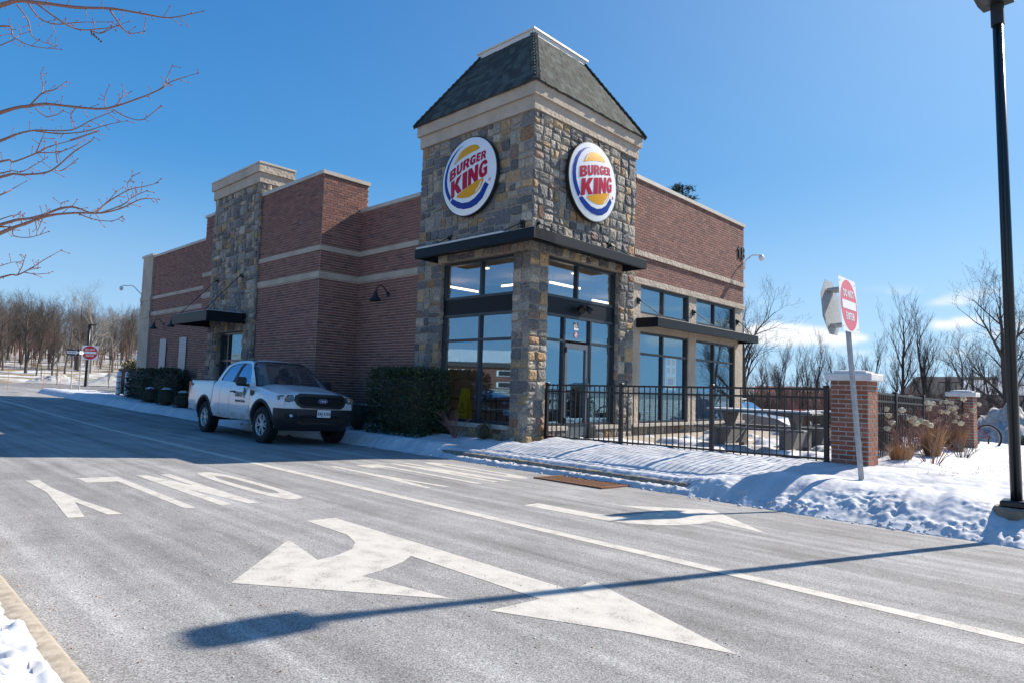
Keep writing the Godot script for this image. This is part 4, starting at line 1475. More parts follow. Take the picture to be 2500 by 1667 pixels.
func make_oval_signs():
	var white = mat("sign_face", lin(0.80, 0.80, 0.80), 0.12)
	white.clearcoat_enabled = true
	white.clearcoat_roughness = 0.08
	var blue = mat("sign_blue", lin(0.004, 0.035, 0.27), 0.3)
	var red = mat("sign_crimson", lin(0.42, 0.006, 0.035), 0.3)
	var gold = mat("sign_gold", lin(0.72, 0.34, 0.015), 0.3)
	for m in [blue, red, gold]: m.metallic_specular = 0.3
	var R = 0.86
	var dome = func(p): return V(p.x, p.y, 0.11 + 0.085 * (1.0 - p.length_squared() / (R * R)) + 0.004)
	var s = thing("round_sign", "round domed sign with blue swoosh on the shaded tower face", "sign", "round signs on the tower")
	var mb = MB.new()
	var turn = Basis(Vector3.RIGHT, PI / 2)
	mb.lathe([P2(0, 0.02), P2(R + 0.02, 0.02), P2(R + 0.02, 0.11), P2(R - 0.02, 0.11)], 64, Vector3.ZERO, turn)
	put("cabinet", mb.mesh(), M.sign_black, s)
	mb = MB.new()
	var prof = []
	for i in 9:
		var r = R * (1.0 - i / 8.0)
		prof.append(P2(r, 0.11 + 0.085 * (1.0 - r * r / (R * R))))
	mb.lathe(prof, 64, Vector3.ZERO, turn)
	var face = put("face", mb.mesh(true), white, s)
	mb = MB.new()
	patch(mb, smooth_ring(pts([[-0.50, 0.385], [-0.455, 0.50], [-0.33, 0.645], [-0.15, 0.735], [0.05, 0.775], [0.26, 0.765], [0.40, 0.68], [0.415, 0.615], [0.24, 0.585], [-0.02, 0.535], [-0.30, 0.46]], R), 3), [], 0.07, dome)
	put("bun", mb.mesh(), gold, face)
	mb = MB.new()
	patch(mb, smooth_ring(pts([[-0.36, -0.475], [-0.20, -0.405], [0.10, -0.30], [0.40, -0.215], [0.605, -0.175], [0.60, -0.27], [0.50, -0.41], [0.32, -0.52], [0.10, -0.572], [-0.12, -0.56], [-0.29, -0.52]], R), 3), [], 0.07, dome)
	put("bun", mb.mesh(), gold, face)
	var up = func(p): return dome.call(p) + V(0, 0, 0.003)
	mb = MB.new()
	patch(mb, pts([[-0.455, 0.43], [-0.42, 0.44], [-0.36, 0.54], [-0.28, 0.62], [-0.30, 0.635], [-0.39, 0.55]], R), [], 0.06, up)
	patch(mb, pts([[0.53, -0.245], [0.565, -0.235], [0.50, -0.37], [0.36, -0.48], [0.34, -0.465], [0.46, -0.36]], R), [], 0.06, up)
	put("highlight", mb.mesh(), white, face)
	mb = MB.new()
	patch(mb, pts([[-0.16, 0.855], [-0.32, 0.825], [-0.46, 0.765], [-0.65, 0.63], [-0.80, 0.43], [-0.885, 0.21], [-0.905, 0.02], [-0.88, -0.18], [-0.80, -0.36], [-0.70, -0.50], [-0.665, -0.545], [-0.60, -0.44], [-0.69, -0.29], [-0.765, -0.13], [-0.79, 0.05], [-0.775, 0.21], [-0.70, 0.42], [-0.585, 0.59], [-0.42, 0.74], [-0.30, 0.81]], R), [], 0.07, dome)
	patch(mb, pts([[-0.645, -0.565], [-0.55, -0.65], [-0.35, -0.77], [-0.10, -0.84], [0.16, -0.845], [0.37, -0.79], [0.58, -0.66], [0.78, -0.36], [0.67, -0.275], [0.50, -0.50], [0.31, -0.625], [0.10, -0.69], [-0.15, -0.675], [-0.36, -0.59], [-0.53, -0.495]], R), [], 0.07, dome)
	put("swoosh", mb.mesh(), blue, face)
	warp_text("lettering", "BURGER", red, face, R, dome, [P2(-0.655, -0.05), P2(0.67, 0.325), P2(-0.665, 0.235), P2(0.65, 0.53)], 0.05, 0.035, [-0.655, -0.39, -0.365, -0.14, -0.11, 0.13, 0.135, 0.335, 0.36, 0.49, 0.51, 0.67])
	warp_text("lettering", "KING", red, face, R, dome, [P2(-0.595, -0.50), P2(0.735, -0.115), P2(-0.585, -0.065), P2(0.715, 0.30)], 0.0, 0.0, [-0.59, -0.14, -0.115, 0.06, 0.095, 0.44, 0.465, 0.735])
	mb = MB.new()
	mb.lathe([P2(0.030, 0.0), P2(0.036, 0.0), P2(0.036, 0.005), P2(0.030, 0.005)], 16, V(0.80 * R, -0.24 * R, 0.135), turn)
	put("trade_mark", mb.mesh(), red, face)
	text("trade_mark", "R", 0.032, 0.003, Transform3D(Basis.IDENTITY, V(0.80 * R, -0.24 * R - 0.016, 0.142)), red, face)
	s.transform = Transform3D(Basis.IDENTITY, V(-1.77, 5.62, 0.03))
	var c = copy(s, "round domed sign with blue swoosh on the sunlit tower face")
	c.transform = Transform3D(Basis(Vector3.UP, PI / 2), V(0.03, 5.62, -1.85))


# heavy rounded capitals, each bent into the four-sided field q (lower left, lower right, upper left, upper right) and laid on the dome
const GLYPHS = {
	"B": [[[0, 0], [0.62, 0], [0.8, 0.06], [0.89, 0.19], [0.89, 0.33], [0.82, 0.46], [0.71, 0.52], [0.8, 0.59], [0.85, 0.7], [0.84, 0.83], [0.76, 0.95], [0.6, 1], [0, 1]], [[0.33, 0.2], [0.51, 0.2], [0.57, 0.3], [0.51, 0.41], [0.33, 0.41]], [[0.33, 0.62], [0.49, 0.62], [0.54, 0.71], [0.49, 0.8], [0.33, 0.8]]],
	"U": [[[0, 1], [0.32, 1], [0.32, 0.36], [0.36, 0.26], [0.45, 0.22], [0.54, 0.26], [0.58, 0.36], [0.58, 1], [0.9, 1], [0.9, 0.32], [0.83, 0.12], [0.68, 0.02], [0.45, -0.02], [0.22, 0.02], [0.07, 0.12], [0, 0.32]]],
	"R": [[[0, 0], [0.32, 0], [0.32, 0.36], [0.42, 0.36], [0.6, 0], [0.95, 0], [0.73, 0.42], [0.84, 0.53], [0.88, 0.68], [0.85, 0.83], [0.76, 0.95], [0.6, 1], [0, 1]], [[0.32, 0.58], [0.48, 0.58], [0.55, 0.64], [0.55, 0.74], [0.48, 0.8], [0.32, 0.8]]],
	"G": [[[0.92, 0.55], [0.5, 0.55], [0.5, 0.37], [0.62, 0.37], [0.62, 0.26], [0.52, 0.22], [0.42, 0.27], [0.35, 0.38], [0.33, 0.5], [0.35, 0.63], [0.43, 0.75], [0.55, 0.79], [0.65, 0.74], [0.70, 0.66], [0.94, 0.74], [0.86, 0.89], [0.72, 0.99], [0.52, 1.02], [0.28, 0.97], [0.1, 0.82], [0.02, 0.64], [0, 0.5], [0.02, 0.34], [0.1, 0.15], [0.28, 0.02], [0.5, -0.02], [0.75, 0.02], [0.92, 0.1]]],
	"E": [[[0, 0], [0.75, 0], [0.75, 0.22], [0.32, 0.22], [0.32, 0.4], [0.68, 0.4], [0.68, 0.6], [0.32, 0.6], [0.32, 0.78], [0.75, 0.78], [0.75, 1], [0, 1]]],
	"K": [[[0, 0], [0.33, 0], [0.33, 0.30], [0.39, 0.39], [0.62, 0], [1.0, 0], [0.64, 0.57], [0.97, 1], [0.58, 1], [0.33, 0.64], [0.33, 1], [0, 1]]],
	"I": [[[0, 0], [0.33, 0], [0.33, 1], [0, 1]]],
	"N": [[[0, 0], [0.31, 0], [0.31, 0.50], [0.62, 0], [0.95, 0], [0.95, 1], [0.64, 1], [0.64, 0.50], [0.33, 1], [0, 1]]]}


func warp_text(called, s, material, parent, R, dome, q, bow_top, bow_low, spans):
	for i in s.length():
		var g = GLYPHS[s[i]]
		var w = 0.0
		for p in g[0]: w = maxf(w, p[0])
		var a = spans[i * 2]
		var b = spans[i * 2 + 1]
		var bend = func(p):
			var x = lerpf(a, b, p.x)
			var t = (x - q[0].x) / (q[1].x - q[0].x)
			var k = 4.0 * t * (1.0 - t)
			var lo = q[0].lerp(q[1], t) + P2(0, bow_low * k)
			var hi = q[2].lerp(q[3], t) + P2(0, bow_top * k)
			return dome.call(P2(x, lerpf(lo.y, hi.y, p.y)) * R) + V(0, 0, 0.003)
		var ring = []
		for p in g[0]: ring.append(P2(p[0] / w, p[1]))
		var holes = []
		for k in range(1, g.size()):
			var h = []
			for p in g[k]: h.append(P2(p[0] / w, p[1]))
			holes.append(h)
		var mb = MB.new()
		patch(mb, ring, holes, 0.11, bend)
		put(called, mb.mesh(), material, parent)


# ---------------------------------------------------------------- traffic signs, poles
func octagon(r):
	var out = []
	for i in 8: out.append(P2(cos(PI / 8 + PI / 4 * i), sin(PI / 8 + PI / 4 * i)) * r)
	return out


func round_rect(w, h, r):
	var out = []
	for c in [[1, 1, 0], [-1, 1, 1], [-1, -1, 2], [1, -1, 3]]:
		for i in 5:
			var a = PI / 2 * (c[2] + i / 4.0)
			out.append(P2(c[0] * (w * 0.5 - r) + cos(a) * r, c[1] * (h * 0.5 - r) + sin(a) * r))
	return out


func disc(r, n = 40):
	var out = []
	for i in n: out.append(P2(cos(TAU * i / n), sin(TAU * i / n)) * r)
	return out


func no_entry_plate(parent, size, xf):
	var p = part("plate", parent)
	p.transform = xf
	var mb = MB.new(); mb.prism(round_rect(size, size, size * 0.05), 0.004); put("panel", mb.mesh(), M.sign_white, p)
	mb = MB.new(); mb.prism(disc(size * 0.475), 0.002, Basis.IDENTITY, V(0, 0, 0.004)); put("red_disc", mb.mesh(), M.sign_red, p)
	mb = MB.new(); mb.box(V(0, 0, 0.0075), V(size * 0.80, size * 0.16, 0.003)); put("white_bar", mb.mesh(), M.sign_white, p)
	text("lettering", "DO NOT", size * 0.135, 0.003, Transform3D(Basis.IDENTITY, V(0, size * 0.145, 0.0075)), M.sign_white, p, true, 1, 0.0, 0.85)
	text("lettering", "ENTER", size * 0.135, 0.003, Transform3D(Basis.IDENTITY, V(0, -size * 0.28, 0.0075)), M.sign_white, p, true, 1, 0.0, 0.85)
	mb = MB.new()
	for sx in [-1, 1]:
		for sy in [-1, 1]: mb.box(V(sx * size * 0.42, sy * size * 0.42, 0.007), V(0.012, 0.012, 0.006))
	put("bolt", mb.mesh(), M.galvanised, p)
	return p


func make_signs():
	# leaning post by the pier, two plates back to back
	var s = thing("traffic_sign", "leaning galvanised post with a faded no-entry plate beside the brick pier", "traffic sign", "", V(6.06, 0.0, 0.20))
	var lean = Basis(Vector3.BACK, 0.076)
	var mb = MB.new()
	for q in [[V(-0.012, 0, 0), V(0.02, 0, 0.055)], [V(0.014, 0, 0.03), V(0.03, 0, 0.006)], [V(0.014, 0, -0.03), V(0.03, 0, 0.006)]]:
		mb.box(lean * (q[0] + V(0, 1.25, 0)), V(q[1].x, 2.70, q[1].z), lean)
	put("post", mb.mesh(), M.galvanised, s)
	var faded = mat("faded_red", lin(0.58, 0.10, 0.16), 0.6)
	var p = no_entry_plate(s, 0.72, Transform3D(lean * Basis(Vector3.UP, PI / 2), lean * V(0.045, 2.27, 0.02)))
	p.get_node("red_disc").material_override = faded
	var oct = part("stop_plate", s)
	oct.transform = Transform3D(lean * Basis(Vector3.UP, -PI / 2), lean * V(-0.175, 2.27, 0.02))
	mb = MB.new(); mb.prism(octagon(0.40), 0.004); put("panel", mb.mesh(), M.galvanised, oct)
	mb = MB.new(); mb.prism(octagon(0.385), 0.002, Basis.IDENTITY, V(0, 0, 0.004)); put("red_face", mb.mesh(), M.sign_red, oct)
	text("lettering", "STOP", 0.25, 0.003, Transform3D(Basis.IDENTITY, V(0, -0.125, 0.0075)), M.sign_white, oct, true, 1, 0.0, 0.85)
	for y in [2.02, 2.50]:
		mb = MB.new()
		mb.box(lean * V(-0.09, y, 0.02), V(0.15, 0.03, 0.30), lean)
		mb.box(lean * V(0.02, y, 0.0), V(0.05, 0.02, 0.10), lean)
		put("bracket", mb.mesh(), M.galvanised, s)
	# far along the lane
	s = thing("traffic_sign", "bright red no-entry sign standing on the far island", "traffic sign", "", V(-32.1, ry(-32.1, -0.3), -0.3))
	mb = MB.new(); mb.box(V(0, 1.1, 0), V(0.05, 2.3, 0.05)); put("post", mb.mesh(), M.galvanised, s)
	no_entry_plate(s, 0.76, Transform3D(Basis(Vector3.UP, 1.12), V(0.04, 2.2, 0.02)))
	for q in [[-30.3, 0.86], [-30.1, 0.55]]:
		s = thing("one_way_sign", "black and white one-way arrow sign on the far island" if q[1] > 0.7 else "second arrow sign post close in front of the no-entry sign", "traffic sign", "", V(q[0], ry(q[0], q[1]), q[1]))
		mb = MB.new(); mb.tube([V(0, -0.1, 0), V(0, 2.3, 0)], 0.03, 7); put("post", mb.mesh(), M.galvanised, s)
		var pl = part("plate", s)
		pl.transform = Transform3D(Basis(Vector3.UP, 1.05 if q[1] > 0.7 else 2.6), V(0.035, 2.12, 0.02))
		mb = MB.new(); mb.prism(round_rect(0.62, 0.30, 0.02), 0.004); put("panel", mb.mesh(), M.sign_black, pl)
		mb = MB.new(); mb.prism(pts([[-0.28, -0.075], [0.10, -0.075], [0.10, -0.12], [0.29, 0], [0.10, 0.12], [0.10, 0.075], [-0.28, 0.075]]), 0.002, Basis.IDENTITY, V(0, 0, 0.004)); put("arrow", mb.mesh(), M.sign_white, pl)
		text("lettering", "ONE WAY", 0.07, 0.002, Transform3D(Basis.IDENTITY, V(-0.06, -0.035, 0.0065)), M.sign_black, pl, true, 1, 0.0, 0.8)
	# blank back of a diamond sign past the end of the building
	s = thing("diamond_sign", "pale back of a diamond sign past the building end", "traffic sign", "", V(-33.6, ry(-33.6, -3.35), -3.35))
	mb = MB.new(); mb.box(V(0, 1.2, 0), V(0.05, 2.4, 0.05)); put("post", mb.mesh(), M.galvanised, s)
	mb = MB.new(); mb.prism([P2(0, 0.5), P2(-0.5, 0), P2(0, -0.5), P2(0.5, 0)], 0.004); put("plate", mb.mesh(), M.sign_white, s, Transform3D(Basis(Vector3.UP, 0.9), V(0.03, 2.15, 0.03)))
	# stop sign in the far car park
	s = thing("traffic_sign", "red octagonal stop sign half hidden behind the tall lamp post", "traffic sign", "", V(3.1, ry(3.1, -40.0), -40.0), 0.05)
	mb = MB.new(); mb.box(V(0, 1.1, 0), V(0.05, 2.5, 0.05)); put("post", mb.mesh(), M.galvanised, s)
	var pl2 = part("plate", s)
	pl2.position = V(0, 2.2, 0.03)
	mb = MB.new(); mb.prism(octagon(0.41), 0.004); put("panel", mb.mesh(), M.sign_white, pl2)
	mb = MB.new(); mb.prism(octagon(0.385), 0.003, Basis.IDENTITY, V(0, 0, 0.004)); put("red_face", mb.mesh(), M.sign_red, pl2)
	text("lettering", "STOP", 0.26, 0.003, Transform3D(Basis.IDENTITY, V(0, -0.13, 0.009)), M.sign_white, pl2, true, 1, 0.0, 0.8)


func lamp_post(label, at, height, radius, head_dir, group = ""):
	var s = thing("lamp_post", label, "lamp post", group, at)
	var mb = MB.new()
	mb.tube([V(0, -0.02, 0), V(0, height, 0)], [radius, radius * 0.93], 20)
	put("pole", mb.mesh(true), M.pole_metal, s)
	mb = MB.new()
	mb.rbox(V(0, 0.03, 0), V(0.26, 0.07, 0.26), 0.015)
	put("base_plate", mb.mesh(), M.pole_metal, s)
	mb = MB.new()
	mb.tube([V(0, height - 0.22, 0), V(0, height + 0.03, 0)], radius * 1.18, 16)
	put("collar", mb.mesh(), M.dark_plastic, s)
	var bs = Basis(head_dir.cross(Vector3.UP).normalized(), Vector3.UP, -head_dir)
	mb = MB.new()
	mb.prism(pts([[-0.14, -0.08], [0.14, -0.08], [0.155, 0.1], [0.14, 0.40], [0.08, 0.45], [-0.08, 0.45], [-0.14, 0.40], [-0.155, 0.1]]), 0.085, bs * Basis(V(1, 0, 0), V(0, 0, -1), V(0, 1, 0)), V(0, height + 0.02, 0))
	put("lamp_head", mb.mesh(), M.dark_plastic, s)
	mb = MB.new()
	mb.box(V(0, height + 0.015, 0) + head_dir * 0.24, V(0.2, 0.02, 0.26), bs)
	put("lens", mb.mesh(), M.black_metal, s)
	return s


func make_poles():
	lamp_post("tall dark green lamp post at the right edge of the lawn", V(7.745, -0.02, 1.0), 5.38, 0.052, V(-0.1, 0, 1).normalized()).rotation.z = 0.012
	var mb = MB.new()
	mb.lathe([P2(0.0, 0.068), P2(0.185, 0.065), P2(0.20, 0.04), P2(0.20, -0.35)], 20, V(7.745, -0.09, 1.0))
	single("lamp_footing", mb.mesh(), M.kerb_concrete, "round concrete footing under the tall lamp post", "footing")
	lamp_post("distant dark lamp post behind the far no-entry sign", V(-47.2, ry(-47.2, -3.8) + 0.05, -3.8), 4.45, 0.09, V(0.3, 0, -1).normalized())
	lamp_post("slim car park lamp in front of the far houses", V(2.5, ry(2.5, -52.0), -52.0), 4.2, 0.07, V(1, 0, 0.3).normalized())
	# red and white bollards by the drive-through
	for q in [[-23.5, 0.62, "farther red-and-white bollard at the drive-through island"], [-22.2, 0.66, "nearer red-and-white bollard beside the dark hedge"]]:
		var b = thing("bollard", q[2], "bollard", "bollards by the hedge", V(q[0], lawn_y(q[0], q[1]), q[1]))
		mb = MB.new()
		mb.lathe([P2(0.085, -0.1), P2(0.085, 1.08), P2(0.075, 1.12), P2(0.045, 1.15), P2(0.0, 1.16)], 14)
		put("post", mb.mesh(true), M.sign_white, b)
		for i in 4:
			mb = MB.new()
			mb.lathe([P2(0.087, 0.14 + i * 0.25), P2(0.087, 0.19 + i * 0.25)], 14)
			put("red_band", mb.mesh(), M.faded_red, b)
	# utility cabinet and marker stakes at the far end
	var c = thing("utility_cabinet", "dark grey utility cabinet past the end of the building", "cabinet", "", V(-27.8, ry(-27.8, -0.9) + 0.1, -1.25), 0.5)
	mb = MB.new(); mb.rbox(V(0, 0.70, 0), V(1.25, 1.30, 0.7), 0.02); put("body", mb.mesh(), M.dark_plastic, c)
	for x in [-0.32, 0.32]:
		for i in 2:
			mb = MB.new(); mb.rbox(V(x, 0.42 + i * 0.55, 0.355), V(0.3, 0.36, 0.03), 0.01); put("vent", mb.mesh(), M.black_metal, c)
	var orange = mat("orange_plastic", lin(0.60, 0.16, 0.05), 0.6)
	for q in [[-31.2, 1.85, "middle"], [-30.9, 1.2, "right-hand"], [-33.0, 3.0, "left-hand"]]:
		mb = MB.new(); mb.tube([V(q[0], ry(q[0], q[1]) - 0.1, q[1]), V(q[0], ry(q[0], q[1]) + 1.15, q[1])], 0.011, 5)
		single("marker_stake", mb.mesh(), orange, "%s thin orange snow stake at the far kerb corner" % q[2], "stake", "snow stakes")


# ---------------------------------------------------------------- fence, piers, picnic tables
func fence_run(label, a, b, posts, y0, y1):
	var f = thing("fence", label, "fence", "black patio fence")
	var d = (b - a)
	var u = V(d.x, 0, d.z).normalized()
	var n = V(-u.z, 0, u.x)
	var bs = Basis(u, Vector3.UP, u.cross(Vector3.UP))
	var H = y1 - y0
	var total = V(d.x, 0, d.z).length()
	var base = func(t): return a.lerp(b, t / total)
	for t in posts:
		var p = base.call(t)
		var mb = MB.new()
		mb.box(p + V(0, H * 0.5 - 0.06, 0), V(0.064, H + 0.08, 0.064), bs)
		put("post", mb.mesh(), M.black_metal, f)
		mb = MB.new()
		mb.rbox(p + V(0, H - 0.006, 0), V(0.08, 0.028, 0.08), 0.01, bs)
		put("post_cap", mb.mesh(), M.black_metal, f)
	for i in posts.size() - 1:
		var t0 = posts[i] + 0.032
		var t1 = posts[i + 1] - 0.032
		var pa = base.call(t0)
		var pb = base.call(t1)
		var dir = (pb - pa).normalized()
		var rb = Basis(dir, Vector3.UP, dir.cross(Vector3.UP))
		for h in [H - 0.045, H - 0.17, 0.105]:
			var mb = MB.new()
			mb.box((pa + pb) * 0.5 + V(0, h, 0), V(pa.distance_to(pb), 0.032, 0.028), rb)
			put("rail", mb.mesh(), M.black_metal, f)
		var k = int(round((t1 - t0) / 0.114))
		for j in range(1, k):
			var p = pa.lerp(pb, float(j) / k)
			var mb = MB.new()
			mb.box(p + V(0, (H - 0.03) * 0.5 + 0.015, 0), V(0.017, H - 0.06, 0.017), rb)
			put("picket", mb.mesh(), M.black_metal, f)
	return f


func brick_pier(label, at, w, h, snowcap):
	var p = thing("brick_pier", label, "pier", "brick piers of the patio fence", at)
	var mb = MB.new()
	mb.box(V(0, h * 0.5 - 0.15, 0), V(w - 0.006, h + 0.3, w - 0.006))
	put("core", mb.mesh(), M.pier_mortar, p)
	var um = MB.new(); um.rbox(Vector3.ZERO, Vector3.ONE, 0.02)
	var unit = um.mesh()
	var vm = []
	for c in [Color(0.33, 0.115, 0.065), Color(0.37, 0.135, 0.075), Color(0.29, 0.10, 0.06), Color(0.34, 0.15, 0.09), Color(0.24, 0.11, 0.07), Color(0.40, 0.16, 0.095)]:
		vm.append(textured("pier_brick", c.linear_to_srgb(), 0.9, T.speck, 4.0, T.fine, 0.6))
	var rows = int(round(h / 0.0677))
	for r in range(-1, rows):
		var y = (r + 0.5) * h / rows
		for s in 4:
			var bs = Basis(Vector3.UP, PI / 2 * s)
			# each side owns its left corner on even rows, its right corner on odd rows
			var x = -w * 0.5
			var cuts = [0.0, 0.2032, 0.4064, w] if (r + s) % 2 == 0 else [0.0, 0.1016, 0.3048, w]
			for i in 3:
				var a = x + cuts[i] + 0.007
				var b = x + cuts[i + 1] - 0.007
				if b - a < 0.02: continue
				put("brick", unit, vm[rng.randi() % 6], p, Transform3D(Basis(bs.x * (b - a), bs.y * (h / rows - 0.0155), bs.z * 0.03), bs * V((a + b) * 0.5, 0, w * 0.5 - 0.012) + V(0, y, 0)))
	mb = MB.new()
	mb.rbox(V(0, h + 0.055, 0), V(w + 0.13, 0.105, w + 0.13), 0.012)
	mb.box(V(0, h + 0.125, 0), V(w - 0.06, 0.035, w - 0.06))
	put("cap_stone", mb.mesh(), M.cap_stone, p)
	if snowcap:
		mb = MB.new()
		var k = w * 0.5 + 0.02
		mb.lathe([P2(k * 1.05, 0.0), P2(k, 0.03), P2(k * 0.8, 0.045), P2(0, 0.055)], 4, at + V(0, h + 0.11, 0), Basis(Vector3.UP, PI / 4))
		single("snow_patch", mb.mesh(), M.snow, "cap of snow on top of the %s brick pier" % ("nearer" if at.z > -5 else "farther"), "snow", "", "stuff")
	return p


func picnic_table(label, at, turn):
	var t = thing("picnic_table", label, "picnic table", "picnic tables on the patio", at, turn)
	var grey = M.table_plastic
	var L = 2.0
	for i in 5:
		var mb = MB.new(); mb.rbox(V(0, 0.735, -0.29 + i * 0.145), V(L, 0.04, 0.138), 0.008); put("top_plank", mb.mesh(), grey, t)
	for s in [-1, 1]:
		for i in 2:
			var mb = MB.new(); mb.rbox(V(0, 0.44, s * (0.62 + i * 0.145)), V(L, 0.04, 0.138), 0.008); put("bench_plank", mb.mesh(), grey, t)
	for s in [-1, 1]:
		var mb = MB.new()
		# one moulded end frame: centre column, flared head, foot and bench arms
		mb.prism(pts([[-0.30, 0.715], [0.30, 0.715], [0.30, 0.68], [0.13, 0.50], [0.12, 0.42], [0.78, 0.42], [0.78, 0.0], [0.62, 0.0], [0.60, 0.10], [-0.60, 0.10], [-0.62, 0.0], [-0.78, 0.0], [-0.78, 0.42], [-0.12, 0.42], [-0.13, 0.50], [-0.30, 0.68]]), 0.11, Basis(V(0, 0, 1), V(0, 1, 0), V(-1, 0, 0)), V(s * 0.62 + 0.055, 0, 0))
		put("end_frame", mb.mesh(), grey, t)
		mb = MB.new(); mb.tube([V(s * 0.56, 0.10, 0), V(s * 0.10, 0.70, 0)], 0.018, 6); put("brace", mb.mesh(), M.galvanised, t)
	var mb2 = MB.new()
	mb2.span(V(-L * 0.48, 0.753, -0.34), V(L * 0.48, 0.785, 0.34))
	var o = single("snow_patch", mb2.mesh(), M.snow, "strip of snow lying on the %s picnic table" % ("nearer" if at.z > -4 else "farther"), "snow", "", "stuff")
	o.transform = t.transform
	return t


func make_patio():
	textured("pier_mortar", lin(0.52, 0.50, 0.47), 0.95, T.speck, 1.4)
	textured("table_plastic", lin(0.15, 0.15, 0.155), 0.7, T.streak, 2.0)
	var a = V(0.07, 0.0, -0.54)
	var b = V(5.36, 0.035, -0.70)
	fence_run("black metal picket fence along the patio, facing the lane", a, b, [0.0, 1.745, 3.50, 5.285], 0.0, 1.175)
	fence_run("black metal picket fence running back between the two brick piers", V(5.69, 0.03, -1.12), V(5.69, -0.10, -9.28), [0.03, 2.0, 4.05, 6.1, 8.1], 0.0, 1.17)
	brick_pier("nearer brick pier with pale cap beside the leaning sign", V(5.69, -0.03, -0.85), 0.49, 1.325, true)
	brick_pier("farther brick pier with pale cap at the end of the fence", V(5.66, -0.10, -9.55), 0.49, 1.27, true)
	picnic_table("grey plastic picnic table nearest the fence", V(3.5, 0.0, -2.85), 0.06)
	picnic_table("grey plastic picnic table behind the first one, near the pier", V(4.45, -0.02, -5.35), 0.04)
	# papers left on the table
	var mb = MB.new(); mb.rbox(V(4.15, 0.80, -2.95), V(0.22, 0.02, 0.14), 0.006, Basis(Vector3.UP, 0.4))
	single("red_wrapper", mb.mesh(), M.sign_red, "small red wrapper lying on the nearer picnic table", "wrapper")
	make_bicycle()


func make_bicycle():
	var b = thing("bicycle", "red bicycle leaning behind the farther brick pier", "bicycle", "", V(5.9, -0.2, -11.45), PI - 0.42)
	var redp = mat("bike_red", lin(0.30, 0.012, 0.02), 0.35)
	for x in [0.0, 1.05]:
		var w = part("wheel", b)
		w.position = V(x, 0.34, 0)
		var mb = MB.new()
		var prof = []
		for i in 9:
			var an = TAU * i / 8.0
			prof.append(P2(0.32 + cos(an) * 0.022, sin(an) * 0.022))
		mb.lathe(prof, 36, Vector3.ZERO, Basis(Vector3.RIGHT, PI / 2)); put("tyre", mb.mesh(true), M.tyre, w)
		mb = MB.new(); mb.lathe([P2(0.285, -0.012), P2(0.30, -0.012), P2(0.30, 0.012), P2(0.285, 0.012)], 36, Vector3.ZERO, Basis(Vector3.RIGHT, PI / 2)); put("rim", mb.mesh(), M.alloy, w)
		mb = MB.new()
		for i in 14:
			var an = TAU * i / 14.0
			mb.tube([Vector3.ZERO, V(cos(an) * 0.29, sin(an) * 0.29, 0)], 0.0015, 3, false)
		put("spokes", mb.mesh(), M.alloy, w)
	var mb = MB.new()
	var bb = V(0.43, 0.30, 0); var st = V(0.30, 0.78, 0); var hd = V(0.86, 0.82, 0); var hb = V(0.90, 0.68, 0)
	for q in [[bb, st], [st + V(0.02, -0.08, 0), hd], [bb, hb], [hd + V(-0.01, 0.06, 0), hb]]: mb.tube(q, 0.018, 7)
	for s in [-1, 1]:
		mb.tube([V(0, 0.34, s * 0.06), bb + V(0, 0, s * 0.03)], 0.011, 5); mb.tube([V(0, 0.34, s * 0.06), st + V(0.01, -0.08, s * 0.02)], 0.010, 5); mb.tube([hb + V(0, 0, s * 0.03), V(1.05, 0.34, s * 0.05)], 0.013, 5)
	put("frame", mb.mesh(), redp, b)
	mb = MB.new(); mb.rbox(st + V(-0.03, 0.10, 0), V(0.27, 0.05, 0.15), 0.02); mb.tube([st, st + V(0, 0.1, 0)], 0.014, 6); put("saddle", mb.mesh(), M.black_metal, b)
	mb = MB.new(); mb.tube([hd + V(0, 0.12, -0.28), hd + V(0.03, 0.13, 0), hd + V(0, 0.12, 0.28)], 0.013, 6); mb.tube([hd, hd + V(0.02, 0.13, 0)], 0.014, 6); put("handlebar", mb.mesh(), M.black_metal, b)
	mb = MB.new(); mb.lathe([P2(0.0, -0.01), P2(0.09, -0.01), P2(0.09, 0.01), P2(0, 0.01)], 16, bb + V(0, 0, 0.05), Basis(Vector3.RIGHT, PI / 2)); mb.tube([bb + V(0, 0, 0.05), bb + V(0.06, -0.15, 0.07), bb + V(0.06, -0.15, 0.16)], 0.012, 5); put("crank", mb.mesh(), M.black_metal, b)
	mb = MB.new(); mb.lathe([P2(0.0, -0.02), P2(0.05, -0.02), P2(0.04, 0.02), P2(0, 0.02)], 12, V(0, 0.34, 0.05), Basis(Vector3.RIGHT, PI / 2)); mb.box(V(0.03, 0.24, 0.06), V(0.03, 0.14, 0.02)); put("derailleur", mb.mesh(), M.black_metal, b)


# ---------------------------------------------------------------- pickup truck: x forward from the front axle, y up from the road, z to the near side
func t_top(x):  # upper edge of the body side
	if x > -0.55: return lerpf(1.175, 1.035, smoothstep(-0.55, 0.78, x))
	if x > -2.78: return lerpf(1.175, 1.265, (-0.55 - x) / 2.23)
	return 1.285


